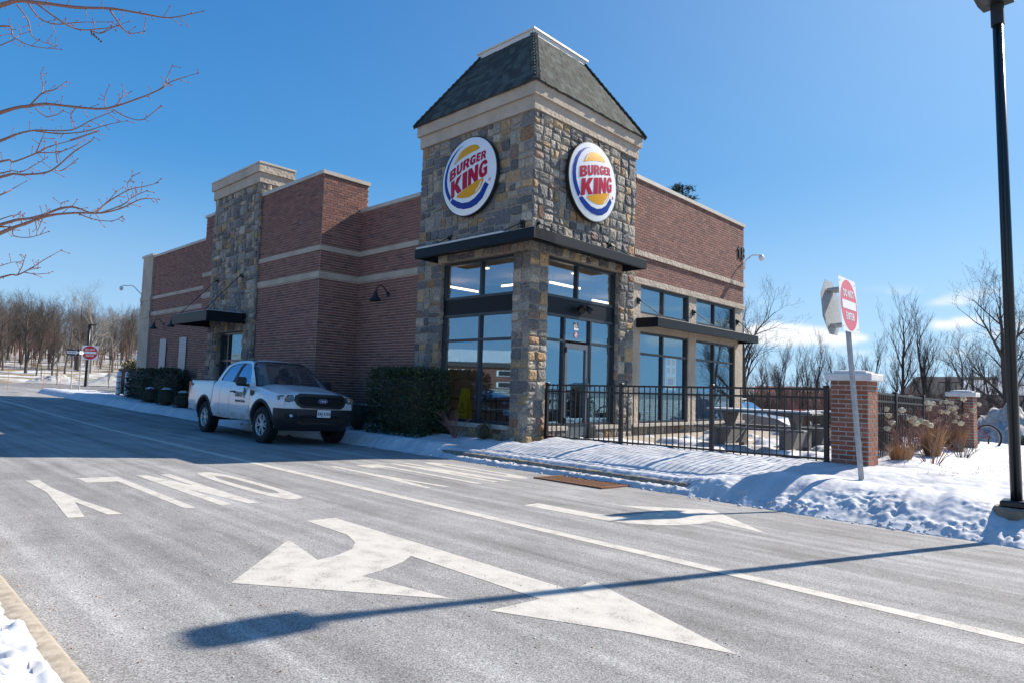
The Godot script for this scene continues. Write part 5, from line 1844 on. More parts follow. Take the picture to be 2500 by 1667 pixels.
func t_side(p):  # outer skin of the body side
	var x = p.x
	var y = p.y
	var w = 0.905
	w += 0.022 * sin(clampf((y - 0.45) / 0.75, 0.0, 1.0) * PI)
	w -= 0.05 * pow(clampf((0.62 - y) / 0.2, 0.0, 1.0), 2.0)
	var d = t_top(x) - y
	w -= 0.055 * pow(clampf(1.0 - d / 0.11, 0.0, 1.0), 2.2)
	w -= 0.15 * pow(clampf((x - 0.05) / 0.75, 0.0, 1.0), 2.0)
	w -= 0.03 * pow(clampf((-3.9 - x) / 0.5, 0.0, 1.0), 2.0)
	for c in [0.0, -3.22]:
		var r = P2(x - c, y - 0.40).length()
		w += 0.020 * exp(-pow((r - 0.50) / 0.10, 2.0)) * (1.0 if y > 0.3 else 0.0)
	return V(x, y, w)


func arc(cx, cy, r, a0, a1, n):
	var out = []
	for i in n + 1:
		var a = lerpf(a0, a1, float(i) / n)
		out.append(P2(cx + cos(a) * r, cy + sin(a) * r))
	return out


func one_side(mb, s):
	if s > 0: return mb
	var o = MB.new()
	for i in range(0, mb.v.size(), 3):
		var k = V(1, 1, -1)
		o.tri(mb.v[i] * k, mb.v[i + 1] * k, mb.v[i + 2] * k)
	return o


# road film: where on the body a panel's points lie
func film_uv(mb):
	mb.u = PackedVector2Array()
	for p in mb.v: mb.u.append(P2((p.x + 4.6) / 5.6, 1.0 - p.y / 1.4))
	return mb


# dried road salt thrown up behind the wheels and along the sills, ragged and blotchy
func road_film():
	var w = 768
	var h = 192
	var n = FastNoiseLite.new()
	n.seed = 81; n.frequency = 1.0; n.fractal_octaves = 5
	var r = RandomNumberGenerator.new()
	r.seed = 82
	var im = Image.create(w, h, false, Image.FORMAT_RGB8)
	for j in h:
		var y = (1.0 - (j + 0.5) / h) * 1.4
		for i in w:
			var x = (i + 0.5) / w * 5.6 - 4.6
			var blot = n.get_noise_2d(x * 2.2, y * 5.0) + 0.5 * n.get_noise_2d(x * 9.0, y * 14.0)
			var reach = 0.60 + 0.10 * n.get_noise_1d(x * 1.4)
			for c in [-0.55, -3.75]: reach += 0.14 * exp(-pow((x - c) / 0.28, 2.0))
			var k = 1.0 if y < reach + blot * 0.16 - 0.08 else 0.0
			k = k * clampf(0.55 + blot * 0.9 + r.randf_range(-0.25, 0.25), 0.0, 1.0) * 0.55
			im.set_pixel(i, j, Color(1, 1, 1).lerp(Color(0.80, 0.73, 0.63), k))
	return ImageTexture.create_from_image(im)


func grid(mb, nu, nv, f, flip = false):
	for i in nu:
		for j in nv:
			var a = f.call(float(i) / nu, float(j) / nv); var b = f.call(float(i + 1) / nu, float(j) / nv)
			var c = f.call(float(i + 1) / nu, float(j + 1) / nv); var d = f.call(float(i) / nu, float(j + 1) / nv)
			if flip: mb.quad(d, c, b, a)
			else: mb.quad(a, b, c, d)


func t_front(z, y):  # plan of the nose
	var k = absf(z) / 0.80
	return 0.90 - 0.15 * pow(k, 2.4) - 0.06 * clampf((y - 0.82) / 0.25, 0.0, 1.0)


func make_truck():
	var t = thing("pickup_truck", "white extended-cab pickup truck waiting at the pick-up window", "pickup truck")
	var paint = M.truck_paint
	var body = paint.duplicate()
	body.albedo_texture = road_film()
	var mb = MB.new()
	# body sides, cut into fender, door, rear door and bed by fine seams
	var arch_f = arc(0.0, 0.40, 0.475, PI * 1.06, -0.12, 18)
	var arch_r = arc(-3.22, 0.40, 0.475, PI * 1.06, -0.06, 18)
	var fender = [P2(0.60, 0.70), P2(0.76, 0.74), P2(0.775, 0.90)]
	for i in 9:
		var x = lerpf(0.77, -0.60, i / 8.0)
		fender.append(P2(x, t_top(x)))
	fender.append_array([P2(-0.615, 0.44)])
	fender.append_array(arch_f)
	patch(mb, fender, [], 0.075, func(p): return t_side(p))
	for s in [-1, 1]: put("front_fender", film_uv(one_side(mb, s)).mesh(true), body, t)
	mb = MB.new()
	var door = [P2(-0.625, 0.44), P2(-0.61, t_top(-0.61)), P2(-1.2, t_top(-1.2)), P2(-1.705, t_top(-1.705)), P2(-1.735, 0.42)]
	patch(mb, door, [], 0.085, func(p): return t_side(p))
	for s in [-1, 1]:
		var d = put("door", film_uv(one_side(mb, s)).mesh(true), body, t)
		var h = MB.new()
		h.rbox(V(-1.50, 1.035, s * 0.952), V(0.21, 0.035, 0.03), 0.012); h.rbox(V(-1.42, 1.03, s * 0.935), V(0.05, 0.05, 0.03), 0.01)
		put("handle", h.mesh(), M.dark_plastic, d)
	mb = MB.new()
	var rear_door = [P2(-1.745, 0.42), P2(-1.715, t_top(-1.715)), P2(-2.28, t_top(-2.28)), P2(-2.30, 0.42)]
	patch(mb, rear_door, [], 0.085, func(p): return t_side(p))
	for s in [-1, 1]: put("rear_door", film_uv(one_side(mb, s)).mesh(true), body, t)
	mb = MB.new()
	var corner = [P2(-2.31, 0.42), P2(-2.29, t_top(-2.29)), P2(-2.76, t_top(-2.76)), P2(-2.775, 0.44), P2(-2.70, 0.44)]
	patch(mb, corner, [], 0.085, func(p): return t_side(p))
	for s in [-1, 1]: put("cab_corner", film_uv(one_side(mb, s)).mesh(true), body, t)
	mb = MB.new()
	var bed = [P2(-2.79, 0.50), P2(-2.79, 1.285), P2(-3.6, 1.285), P2(-4.40, 1.285), P2(-4.43, 1.20), P2(-4.43, 0.72), P2(-4.36, 0.56), P2(-3.72, 0.52)]
	var ar = arch_r.duplicate()
	ar[0] = P2(-3.69, 0.33 + 0.19)
	bed.append_array(arc(-3.22, 0.40, 0.475, PI * 0.92, 0.16, 16))
	patch(mb, bed, [], 0.08, func(p): return t_side(p))
	for s in [-1, 1]: put("bed_side", film_uv(one_side(mb, s)).mesh(true), body, t)
	# bed: tub, rails, tailgate
	mb = MB.new()
	mb.span(V(-4.38, 0.78, -0.80), V(-2.80, 0.84, 0.80))
	for s in [-1, 1]: mb.span(V(-4.40, 0.80, s * 0.80), V(-2.80, 1.26, s * 0.84))
	mb.span(V(-2.84, 0.8, -0.8), V(-2.80, 1.28, 0.8))
	put("bed_liner", mb.mesh(), M.dark_plastic, t)
	mb = MB.new()
	for s in [-1, 1]: mb.rbox(V(-3.60, 1.291, s * 0.845), V(1.60, 0.022, 0.10), 0.008)
	put("bed_rail", mb.mesh(), M.dark_plastic, t)
	mb = MB.new()
	mb.rbox(V(-4.43, 0.98, 0), V(0.06, 0.58, 1.66), 0.02)
	put("tailgate", mb.mesh(), paint, t)
	mb = MB.new()
	mb.rbox(V(-4.47, 0.60, 0), V(0.16, 0.16, 1.70), 0.03)
	put("rear_bumper", mb.mesh(), M.alloy, t)
	for s in [-1, 1]:
		mb = MB.new(); mb.rbox(V(-4.405, 1.03, s * 0.862), V(0.11, 0.42, 0.075), 0.02)
		put("tail_lamp", mb.mesh(), mat("tail_red", lin(0.38, 0.015, 0.02), 0.15), t)
	# bonnet
	mb = MB.new()
	var hood = func(u, v):
		var x = lerpf(-0.56, 0.84, u)
		var zz = (v * 2.0 - 1.0)
		var xs = x if u < 1.0 else x
		var edge = t_side(P2(minf(xs, 0.775), t_top(minf(xs, 0.775)))).z - 0.004
		var z = zz * edge
		var xx = x - 0.11 * pow(absf(zz), 2.6) * smoothstep(0.3, 1.0, u) + 0.14 * (1.0 - zz * zz) * (1.0 - u) - 0.14 * (1.0 - u) * 0.0
		var crown = 0.075 * (1.0 - pow(absf(zz), 2.5)) * (1.0 - 0.55 * smoothstep(0.75, 1.0, u))
		var ridge = 0.012 * (exp(-pow((absf(zz) - 0.55) / 0.10, 2.0))) - 0.008 * exp(-pow((absf(zz) - 0.88) / 0.05, 2.0))
		return V(xx, t_top(minf(x, 0.78)) + crown + ridge - 0.05 * smoothstep(0.90, 1.0, u), z)
	grid(mb, 22, 26, hood, true)
	put("bonnet", mb.mesh(true), paint, t)
	# nose below the bonnet
	mb = MB.new()
	grid(mb, 30, 8, func(u, v):
		var z = lerpf(-0.79, 0.79, u)
		var y = lerpf(0.735, 1.075 - 0.05 * pow(absf(z) / 0.79, 2.0), v)
		return V(t_front(z, y) - 0.02, y, z), true)
	put("nose", mb.mesh(true), paint, t)
	# grille
	var gr = part("grille", t)
	var on_nose = func(p, out): return V(t_front(p.x, p.y) + out, p.y, p.x)
	mb = MB.new()
	var g_out = pts([[-0.44, 0.775], [0.44, 0.775], [0.53, 0.83], [0.585, 0.93], [0.56, 1.03], [0.45, 1.075], [-0.45, 1.075], [-0.56, 1.03], [-0.585, 0.93], [-0.53, 0.83]])
	var g_in = pts([[-0.42, 0.82], [0.42, 0.82], [0.485, 0.86], [0.525, 0.93], [0.505, 0.985], [0.42, 1.015], [-0.42, 1.015], [-0.505, 0.985], [-0.525, 0.93], [-0.485, 0.86]])
	patch(mb, g_out, [g_in], 0.05, func(p): return on_nose.call(p, 0.022), false)
	for ring in [g_out, g_in]:
		var dn = dense(ring, 0.05)
		for i in dn.size():
			var j = (i + 1) % dn.size()
			mb.quad(on_nose.call(dn[i], -0.03), on_nose.call(dn[j], -0.03), on_nose.call(dn[j], 0.022), on_nose.call(dn[i], 0.022))
	put("surround", mb.mesh(), M.dark_plastic, gr)
	mb = MB.new()
	patch(mb, g_in, [], 0.06, func(p): return on_nose.call(p, -0.012), false)
	put("backing", mb.mesh(), M.underbody_and_shade, gr)
	mb = MB.new()
	for i in 6:
		var y = 0.842 + i * 0.031
		var path = []
		for j in 13:
			var z = lerpf(-0.47, 0.47, j / 12.0)
			path.append(on_nose.call(P2(z, y), 0.004))
		mb.tube(path, 0.006, 4)
	for j in 21:
		var z = lerpf(-0.46, 0.46, j / 20.0)
		mb.tube([on_nose.call(P2(z, 0.825), 0.0), on_nose.call(P2(z, 1.01), 0.0)], 0.003, 4)
	put("mesh_bars", mb.mesh(), M.dark_plastic, gr)
	mb = MB.new()
	var face_x = Basis(V(0, 0, -1), V(0, 1, 0), V(1, 0, 0))  # x of the drawing to -z, front to +x
	var ell = []
	for i in 28: ell.append(P2(cos(TAU * i / 28) * 0.105, sin(TAU * i / 28) * 0.043))
	mb.prism(ell, 0.012, face_x, V(0.895, 0.928, 0))
	var badge = put("badge", mb.mesh(), mat("badge_blue", lin(0.01, 0.04, 0.20), 0.2), gr)
	mb = MB.new()
	var ring2 = dense(ell, 0.02)
	var rp = []
	for q in ring2: rp.append(V(0.909, 0.928 + q.y, -q.x))
	rp.append(rp[0])
	mb.tube(rp, 0.004, 4)
	put("badge_rim", mb.mesh(), M.alloy, gr)
	text("badge_script", "Ford", 0.042, 0.003, Transform3D(face_x * Basis(V(1, 0, 0), V(0.25, 1, 0), V(0, 0, 1)), V(0.9085, 0.907, 0)), M.sign_white, gr)
	# headlamps
	var clear = mat("lamp_clear", Color(0.9, 0.92, 0.95, 0.12), 0.03)
	clear.transparency = BaseMaterial3D.TRANSPARENCY_ALPHA
	var amber = mat("lamp_amber", lin(0.75, 0.36, 0.10), 0.2, 0.3)
	for s in [-1, 1]:
		var hl = part("headlamp", t)
		var out = pts([[0.575, 0.915], [0.60, 1.035], [0.70, 1.03], [0.80, 1.02], [0.865, 1.00], [0.86, 0.93], [0.80, 0.895], [0.68, 0.885]])
		var surf = func(p, o):
			var z = p.x
			if z < 0.76: return V(t_front(z, p.y) + o, p.y, z * s)
			var k = (z - 0.76) / 0.11
			return V(t_front(0.76, p.y) + o * (1.0 - k) - 0.20 * k, p.y, (0.765 + 0.085 * sin(k * PI / 2) + o * k + 0.012) * s)
		mb = MB.new(); patch(mb, out, [], 0.035, func(p): return surf.call(p, -0.012), s > 0); put("reflector", mb.mesh(true), M.dark_plastic, hl)
		mb = MB.new(); patch(mb, out, [], 0.035, func(p): return surf.call(p, 0.006), s > 0); put("lens", mb.mesh(true), clear, hl)
		mb = MB.new()
		mb.lathe([P2(0.0, 0.0), P2(0.035, 0.006), P2(0.048, 0.02), P2(0.05, 0.03)], 16, surf.call(P2(0.665, 0.962), -0.016), Basis(Vector3.BACK, -PI / 2))
		put("projector", mb.mesh(true), M.alloy, hl)
		mb = MB.new()
		mb.lathe([P2(0.0, 0.0), P2(0.04, 0.01), P2(0.056, 0.026)], 14, surf.call(P2(0.755, 0.955), -0.02), Basis(Vector3.UP, -0.4 * s) * Basis(Vector3.BACK, -PI / 2))
		put("turn_lamp", mb.mesh(true), amber, hl)
	# front bumper: dark lower fascia wrapping round to the wheels
	mb = MB.new()
	var bump = func(u, v):
		var a = lerpf(-1.0, 1.0, u)
		var y = lerpf(0.30, 0.755, v)
		var chin = pow(clampf((0.56 - y) / 0.26, 0.0, 1.0), 1.6)
		var z = sin(a * PI / 2 * 0.98) * (0.895 - 0.13 * chin)
		var x = 0.44 + 0.51 * pow(cos(a * PI / 2 * 0.98), 0.62)
		x -= 0.15 * chin
		x += 0.015 * smoothstep(0.56, 0.60, y)
		if absf(z) < 0.50 and y < 0.60 and y > 0.47: x -= 0.035
		return V(x, y, z)
	grid(mb, 44, 14, bump, true)
	put("front_bumper", mb.mesh(true), M.dark_plastic, t)
	for s in [-1, 1]:
		var fo = part("fog_lamp", t)
		mb = MB.new(); mb.lathe([P2(0, 0.006), P2(0.026, 0.004), P2(0.034, 0.008), P2(0.038, 0.0)], 14, V(0.865, 0.615, s * 0.66), Basis(Vector3.UP, -0.35 * s) * Basis(Vector3.BACK, -PI / 2)); put("lens", mb.mesh(true), M.side_glass, fo)
		mb = MB.new(); mb.rbox(V(0.838, 0.615, s * 0.655), V(0.06, 0.12, 0.25), 0.02, Basis(Vector3.UP, -0.42 * s)); put("recess", mb.mesh(), M.underbody_and_shade, fo)  # dark block, shade of the lamp hollow put into its colour
		mb = MB.new(); mb.rbox(V(0.86, 0.44, s * 0.36), V(0.08, 0.045, 0.10), 0.012); put("tow_hook", mb.mesh(), M.black_metal, t)
	mb = MB.new(); mb.rbox(V(0.92, 0.535, 0), V(0.03, 0.09, 0.86), 0.01); put("lower_intake", mb.mesh(), M.underbody_and_shade, t)  # dark bar, shade of the intake opening put into its colour
	var lp = part("licence_plate", t)
	mb = MB.new(); mb.rbox(V(0.985, 0.672, 0), V(0.012, 0.155, 0.305), 0.004); put("panel", mb.mesh(), M.sign_white, lp)
	text("characters", "KKJ-5104", 0.068, 0.002, Transform3D(face_x, V(0.992, 0.632, 0)), mat("plate_blue", lin(0.02, 0.03, 0.10), 0.5), lp, true, 1, 0.0, 0.74)
	# cab
	var cz = func(y): return 0.862 - (y - 1.20) * 0.40 - 0.10 * pow(clampf((y - 1.55) / 0.22, 0.0, 1.0), 2.0)
	var cab = func(p): return V(p.x, p.y, cz.call(p.y))
	var c_out = pts([[-0.42, 1.155], [-0.60, 1.29], [-0.86, 1.475], [-1.14, 1.655], [-1.30, 1.725], [-1.60, 1.765], [-2.05, 1.77], [-2.36, 1.735], [-2.53, 1.655], [-2.63, 1.50], [-2.74, 1.255], [-1.6, 1.20]])
	var w1 = pts([[-0.82, 1.225], [-0.98, 1.46], [-1.14, 1.60], [-1.30, 1.668], [-1.58, 1.695], [-1.665, 1.695], [-1.715, 1.245]])
	var w2 = pts([[-1.80, 1.25], [-1.755, 1.695], [-2.05, 1.69], [-2.28, 1.655], [-2.41, 1.575], [-2.50, 1.42], [-2.535, 1.30], [-2.50, 1.275]])
	mb = MB.new()
	patch(mb, c_out, [w1, w2], 0.06, cab)
	for s in [-1, 1]: put("cab_side", one_side(mb, s).mesh(true), paint, t)
	mb = MB.new()
	patch(mb, pts([[-1.715, 1.24], [-1.665, 1.70], [-1.755, 1.70], [-1.80, 1.245]]), [], 0.08, func(p): return V(p.x, p.y, cz.call(p.y) + 0.004))
	for s in [-1, 1]: put("door_pillar", one_side(mb, s).mesh(), M.dark_plastic, t)
	for s in [-1, 1]:
		for wq in [w1, w2]:
			mb = MB.new()
			patch(mb, wq, [], 0.10, func(p): return V(p.x, p.y, cz.call(p.y) - 0.014))
			put("side_window", one_side(mb, s).mesh(true), M.side_glass, t)
	mb = MB.new()
	grid(mb, 16, 16, func(u, v):
		var x = lerpf(-1.20, -2.58, u)
		var zz = v * 2.0 - 1.0
		var ys = lerpf(1.70, 1.768, smoothstep(0.0, 0.25, u)) - 0.10 * pow(clampf((u - 0.78) / 0.22, 0.0, 1.0), 2.0)
		return V(x + 0.06 * (1.0 - zz * zz) * (1.0 - u), ys + 0.038 * (1.0 - zz * zz), zz * (cz.call(ys) - 0.001)))
	put("cab_roof", mb.mesh(true), paint, t)
	mb = MB.new()
	for s in [-1, 1]:
		var path = []
		for i in 10:
			var x = lerpf(-1.28, -2.45, i / 9.0)
			path.append(V(x, 1.774 - 0.03 * pow(absf(i / 9.0 - 0.4) * 1.6, 2.0), s * 0.535))
		mb.tube(path, 0.009, 4)
	put("roof_moulding", mb.mesh(), M.dark_plastic, t)
	var ws = func(u, v, inn):
		var zz = u * 2.0 - 1.0
		var y = lerpf(1.185, 1.715, v)
		var x = lerpf(-0.44, -1.205, v) + (0.15 - 0.07 * v) * (1.0 - zz * zz)
		return V(x - inn, y + 0.03 * (1.0 - zz * zz) * v, zz * (cz.call(y) - 0.03))
	mb = MB.new()
	grid(mb, 16, 10, func(u, v): return ws.call(u, v, 0.0), true)
	put("windscreen", mb.mesh(true), M.car_glass, t)
	mb = MB.new()
	for e in [[0.0, 0.0, 1.0, 0.0], [0.0, 1.0, 1.0, 1.0], [0.0, 0.0, 0.0, 1.0], [1.0, 0.0, 1.0, 1.0]]:
		var path = []
		for i in 11: path.append(ws.call(lerpf(e[0], e[2], i / 10.0), lerpf(e[1], e[3], i / 10.0), -0.002))
		mb.tube(path, 0.016, 5)
	put("windscreen_seal", mb.mesh(true), M.dark_plastic, t)
	mb = MB.new()
	grid(mb, 8, 8, func(u, v):
		var zz = u * 2.0 - 1.0
		var y = lerpf(1.25, 1.70, v)
		return V(lerpf(-2.745, -2.575, v) - 0.02 * (1.0 - zz * zz), y, zz * (cz.call(y) - 0.002)))
	put("cab_back", mb.mesh(true), paint, t)
	mb = MB.new(); mb.box(V(-2.70, 1.47, 0), V(0.02, 0.26, 1.05), Basis(Vector3.BACK, -0.36)); put("rear_window", mb.mesh(), M.underbody_and_shade, t)
	# inside the cab
	mb = MB.new()
	mb.rbox(V(-0.62, 1.12, 0), V(0.55, 0.12, 1.50), 0.04); mb.span(V(-2.6, 0.45, -0.80), V(-0.3, 0.62, 0.80)); mb.span(V(-0.5, 0.5, -0.78), V(-0.35, 1.1, 0.78))
	put("dashboard", mb.mesh(), M.dark_plastic, t)
	for s in [-1, 1]:
		var seat = part("seat", t)
		mb = MB.new(); mb.rbox(V(-1.42, 0.86, s * 0.37), V(0.52, 0.18, 0.50), 0.05); put("cushion", mb.mesh(), M.dark_plastic, seat)
		mb = MB.new(); mb.rbox(V(-1.72, 1.17, s * 0.37), V(0.15, 0.60, 0.48), 0.05, Basis(Vector3.BACK, 0.22)); put("backrest", mb.mesh(), M.dark_plastic, seat)
		mb = MB.new(); mb.rbox(V(-1.80, 1.545, s * 0.37), V(0.11, 0.19, 0.27), 0.05, Basis(Vector3.BACK, 0.15)); put("headrest", mb.mesh(), M.dark_plastic, seat)
	mb = MB.new()
	var wheel_path = []
	for i in 21: wheel_path.append(V(-0.92, 1.12, -0.37) + Basis(Vector3.BACK, -0.45) * V(0, cos(TAU * i / 20) * 0.18, sin(TAU * i / 20) * 0.18))
	mb.tube(wheel_path, 0.016, 5)
	put("steering_wheel", mb.mesh(true), M.dark_plastic, t)
	# mirrors
	for s in [-1, 1]:
		var mi_ = part("wing_mirror", t)
		mb = MB.new(); mb.rbox(V(-0.86, 1.265, s * 1.03), V(0.13, 0.20, 0.22), 0.04); put("shell", mb.mesh(), M.dark_plastic, mi_)
		mb = MB.new(); mb.rbox(V(-0.86, 1.19, s * 0.90), V(0.09, 0.06, 0.14), 0.015); put("arm", mb.mesh(), M.dark_plastic, mi_)
	# wheel-arch flares
	for s in [-1, 1]:
		for c in [0.0, -3.22]:
			mb = MB.new()
			var a0 = PI * 1.04
			var a1 = -0.04 if c == 0.0 else 0.02
			for i in 24:
				var f = func(k, r, o):
					var a = lerpf(a0, a1, k / 24.0)
					var p = P2(c + cos(a) * r, 0.40 + sin(a) * r)
					var q = t_side(P2(clampf(p.x, -4.4, 0.76), maxf(p.y, 0.40)))
					return V(p.x, p.y, (q.z + o) * s)
				var r0 = 0.452
				var r1 = 0.525
				var q0 = [f.call(i, r0, 0.006), f.call(i + 1, r0, 0.006), f.call(i + 1, r1, 0.006), f.call(i, r1, 0.006)]
				var q1 = [f.call(i, r0, -0.10), f.call(i + 1, r0, -0.10)]
				mb.quad(q0[0], q0[1], q0[2], q0[3]); mb.quad(q1[0], q1[1], q0[1], q0[0])
				mb.quad(q0[3], q0[2], f.call(i + 1, r1 + 0.004, -0.015), f.call(i, r1 + 0.004, -0.015))
			put("arch_flare", mb.mesh(true), M.dark_plastic, t)
	# wheel housings and underside
	mb = MB.new()
	mb.span(V(-4.3, 0.42, -0.62), V(0.7, 0.55, 0.62))
	mb.span(V(-2.6, 0.42, -0.84), V(-0.65, 0.60, 0.84))
	mb.span(V(0.50, 0.4, -0.66), V(0.72, 0.9, 0.66))
	mb.span(V(-0.55, 0.5, -0.56), V(0.55, 1.02, 0.56))
	mb.span(V(-3.75, 0.5, -0.56), V(-2.7, 0.78, 0.56))
	mb.tube([V(-3.22, 0.38, -0.75), V(-3.22, 0.38, 0.75)], 0.06, 8)
	mb.tube([V(0.0, 0.36, -0.75), V(0.0, 0.36, 0.75)], 0.05, 8)
	mb.tube([V(-3.9, 0.36, -0.4), V(-2.9, 0.30, -0.42)], 0.05, 8)
	put("chassis", mb.mesh(), M.underbody_and_shade, t)
	for s in [-1, 1]:
		for c in [0.0, -3.22]:
			mb = MB.new()
			for i in 16:
				var an = PI * i / 15.0
				var an2 = PI * (i + 1) / 15.0
				if i == 15: break
				mb.quad(V(c + cos(an) * 0.47, 0.40 + sin(an) * 0.47, s * 0.86), V(c + cos(an2) * 0.47, 0.40 + sin(an2) * 0.47, s * 0.86), V(c + cos(an2) * 0.47, 0.40 + sin(an2) * 0.47, s * 0.5), V(c + cos(an) * 0.47, 0.40 + sin(an) * 0.47, s * 0.5))
			put("wheel_well", mb.mesh(true), M.underbody_and_shade, t)
	# wheels
	for s in [-1, 1]:
		for c in [0.0, -3.22]:
			var w = part("wheel", t)
			w.position = V(c, 0.378, s * 0.785)
			w.rotation.y = 0.0 if s > 0 else PI
			if c == 0.0: w.rotation.y += 0.05
			var ax = Basis(Vector3.RIGHT, PI / 2)
			mb = MB.new()
			mb.lathe([P2(0.225, -0.105), P2(0.30, -0.125), P2(0.355, -0.118), P2(0.378, -0.095), P2(0.378, 0.095), P2(0.355, 0.118), P2(0.30, 0.125), P2(0.232, 0.112), P2(0.225, 0.09)], 48, Vector3.ZERO, ax)
			put("tyre", mb.mesh(true), M.tyre, w)
			mb = MB.new()
			for i in 40:
				for k in [-0.075, -0.025, 0.025, 0.075]:
					var an = TAU * (i + (0.5 if absf(k) > 0.05 else 0.0)) / 40.0
					mb.box(V(cos(an) * 0.379, sin(an) * 0.379, k), V(0.014, 0.040, 0.040), Basis(Vector3.BACK, an))
			put("tread", mb.mesh(), M.tyre, w)
			mb = MB.new()
			mb.lathe([P2(0.0, 0.02), P2(0.20, 0.0), P2(0.205, 0.08)], 32, Vector3.ZERO, ax)
			put("drum", mb.mesh(), M.underbody_and_shade, w)
			mb = MB.new()
			mb.lathe([P2(0.205, 0.08), P2(0.212, 0.10), P2(0.226, 0.115), P2(0.232, 0.108), P2(0.226, 0.06)], 40, Vector3.ZERO, ax)
			mb.lathe([P2(0.075, 0.06), P2(0.075, 0.085), P2(0.055, 0.10), P2(0.0, 0.102)], 20, Vector3.ZERO, ax)
			for i in 6:
				for k in [-0.10, 0.10]:
					var an = TAU * i / 6.0 + k
					var d = V(cos(an), sin(an), 0)
					var e = V(cos(an + k * 0.9), sin(an + k * 0.9), 0)
					var yv = (e * 0.212 - d * 0.06).normalized()
					var bs = Basis(yv.cross(Vector3.BACK), yv, Vector3.BACK)
					mb.rbox((d * 0.06 + e * 0.212) * 0.5 + V(0, 0, 0.088), V(0.030, 0.165, 0.024), 0.008, bs)
			put("rim", mb.mesh(), M.alloy, w)
	# lettering on the near door, badge on the bed, vent on the fender
	var ink = mat("decal_ink", lin(0.03, 0.04, 0.045), 0.5)
	var green = mat("decal_green", lin(0.01, 0.17, 0.16), 0.5)
	var z = 0.936
	var tiltb = Basis(Vector3.RIGHT, 0.02)
	text("door_lettering", "DAVEY", 0.105, 0.003, Transform3D(tiltb, V(-1.17, 0.925, z)), ink, t, true, 1, 0.0, 0.92)
	text("door_lettering", "Resource Group", 0.058, 0.003, Transform3D(tiltb, V(-1.08, 0.81, z + 0.001)), ink, t, true, 1, 0.0, 0.82)
	var tree = part("door_emblem", t)
	mb = MB.new()
	for q in [[-0.885, 1.105, 0.042], [-0.865, 1.065, 0.048], [-0.905, 1.045, 0.036], [-0.875, 1.01, 0.045], [-0.895, 0.985, 0.03]]:
		mb.prism(disc(q[2], 12), 0.003, Basis.IDENTITY, V(q[0], q[1], z - 0.002))
	put("tree_crown", mb.mesh(), green, tree)
	mb = MB.new(); mb.box(V(-0.885, 0.955, z + 0.001), V(0.016, 0.075, 0.004)); mb.box(V(-0.885, 0.918, z + 0.001), V(0.10, 0.010, 0.004)); put("tree_trunk", mb.mesh(), ink, tree)
	text("bed_lettering", "4X4", 0.075, 0.003, Transform3D(tiltb, V(-4.19, 1.12, 0.905)), ink, t, true, 1, 0.0, 1.0)
	mb = MB.new(); mb.prism(pts([[-0.56, 1.00], [-0.58, 1.09], [-0.37, 1.075], [-0.41, 1.00], [-0.50, 0.965]]), 0.012, Basis.IDENTITY, V(0, 0, 0.928)); put("fender_vent", mb.mesh(), M.dark_plastic, t)
	mb = MB.new(); mb.rbox(V(0.47, 0.80, 0.868), V(0.035, 0.10, 0.02), 0.006, Basis(Vector3.BACK, 0.5)); put("side_marker", mb.mesh(), amber, t)
	mb = MB.new(); mb.tube([V(-1.0, 1.15, -0.80), V(-1.15, 1.95, -0.82)], 0.004, 4); put("aerial", mb.mesh(), M.black_metal, t)
	t.transform = Transform3D(Basis(Vector3.UP, -0.034) * Basis(Vector3.RIGHT, -0.033) * Basis.from_scale(Vector3.ONE * 0.97), V(-4.2, ry(-4.2, 2.5) + 0.002, 2.5))


# ---------------------------------------------------------------- bare trees
var tree_kinds = {}


func grow(trunk, crown, at, dir, len_, rad, level, most, o):
	# one limb: a bent tube, then its children
	var steps = 4 if level == 0 else (3 if level < 3 else 2)
	var path = [at]
	var radii = [rad]
	var d = dir
	var p = at
	for i in steps:
		d = (d + V(rng.randf_range(-1, 1), rng.randf_range(-0.6, 1) * o.up, rng.randf_range(-1, 1)) * o.bend * (0.35 if level == 0 else 1.0)).normalized()
		p += d * len_ / steps
		path.append(p)
		radii.append(rad * lerpf(1.0, (0.62 if level == 0 else 0.22) if level < most else 0.25, float(i + 1) / steps))
	(trunk if level == 0 else crown).tube(path, radii, 7 if level == 0 else (5 if level == 1 else (4 if level == 2 else 3)), false)
	if level >= most: return
	var n = o.kids[mini(level, o.kids.size() - 1)]
	for i in n:
		var t = lerpf(o.low if level == 0 else 0.25, 1.0, (i + rng.randf_range(0.2, 1.0)) / n)
		var k = clampi(int(t * steps), 0, steps - 1)
		var q = path[k].lerp(path[k + 1], t * steps - k)
		var base = (path[k + 1] - path[k]).normalized()
		var side = base.cross(V(rng.randf_range(-1, 1), rng.randf_range(-1, 1), rng.randf_range(-1, 1))).normalized()
		var nd = (base * cos(o.open) + side * sin(o.open) * rng.randf_range(0.7, 1.2) + V(0, o.lift, 0)).normalized()
		var r = minf(rad * 0.55, lerpf(radii[k], radii[k + 1], t * steps - k) * rng.randf_range(0.55, 0.8))
		grow(trunk, crown, q, nd, len_ * rng.randf_range(0.42, 0.68) * (o.first if level == 0 else 1.0), maxf(r, 0.006), level + 1, most, o)
	if level == 0:  # leader
		grow(trunk, crown, path[-1], d, len_ * 0.5, radii[-1] * 0.9, 1, most, o)


func tree_kind(called, height, rad, most, o, bark, seed_):
	rng.seed = seed_
	var a = MB.new()
	var b = MB.new()
	grow(a, b, V(0, -0.3, 0), Vector3.UP, height * 0.62, rad, 0, most, o)
	tree_kinds[called] = [a.mesh(true), b.mesh(), bark]


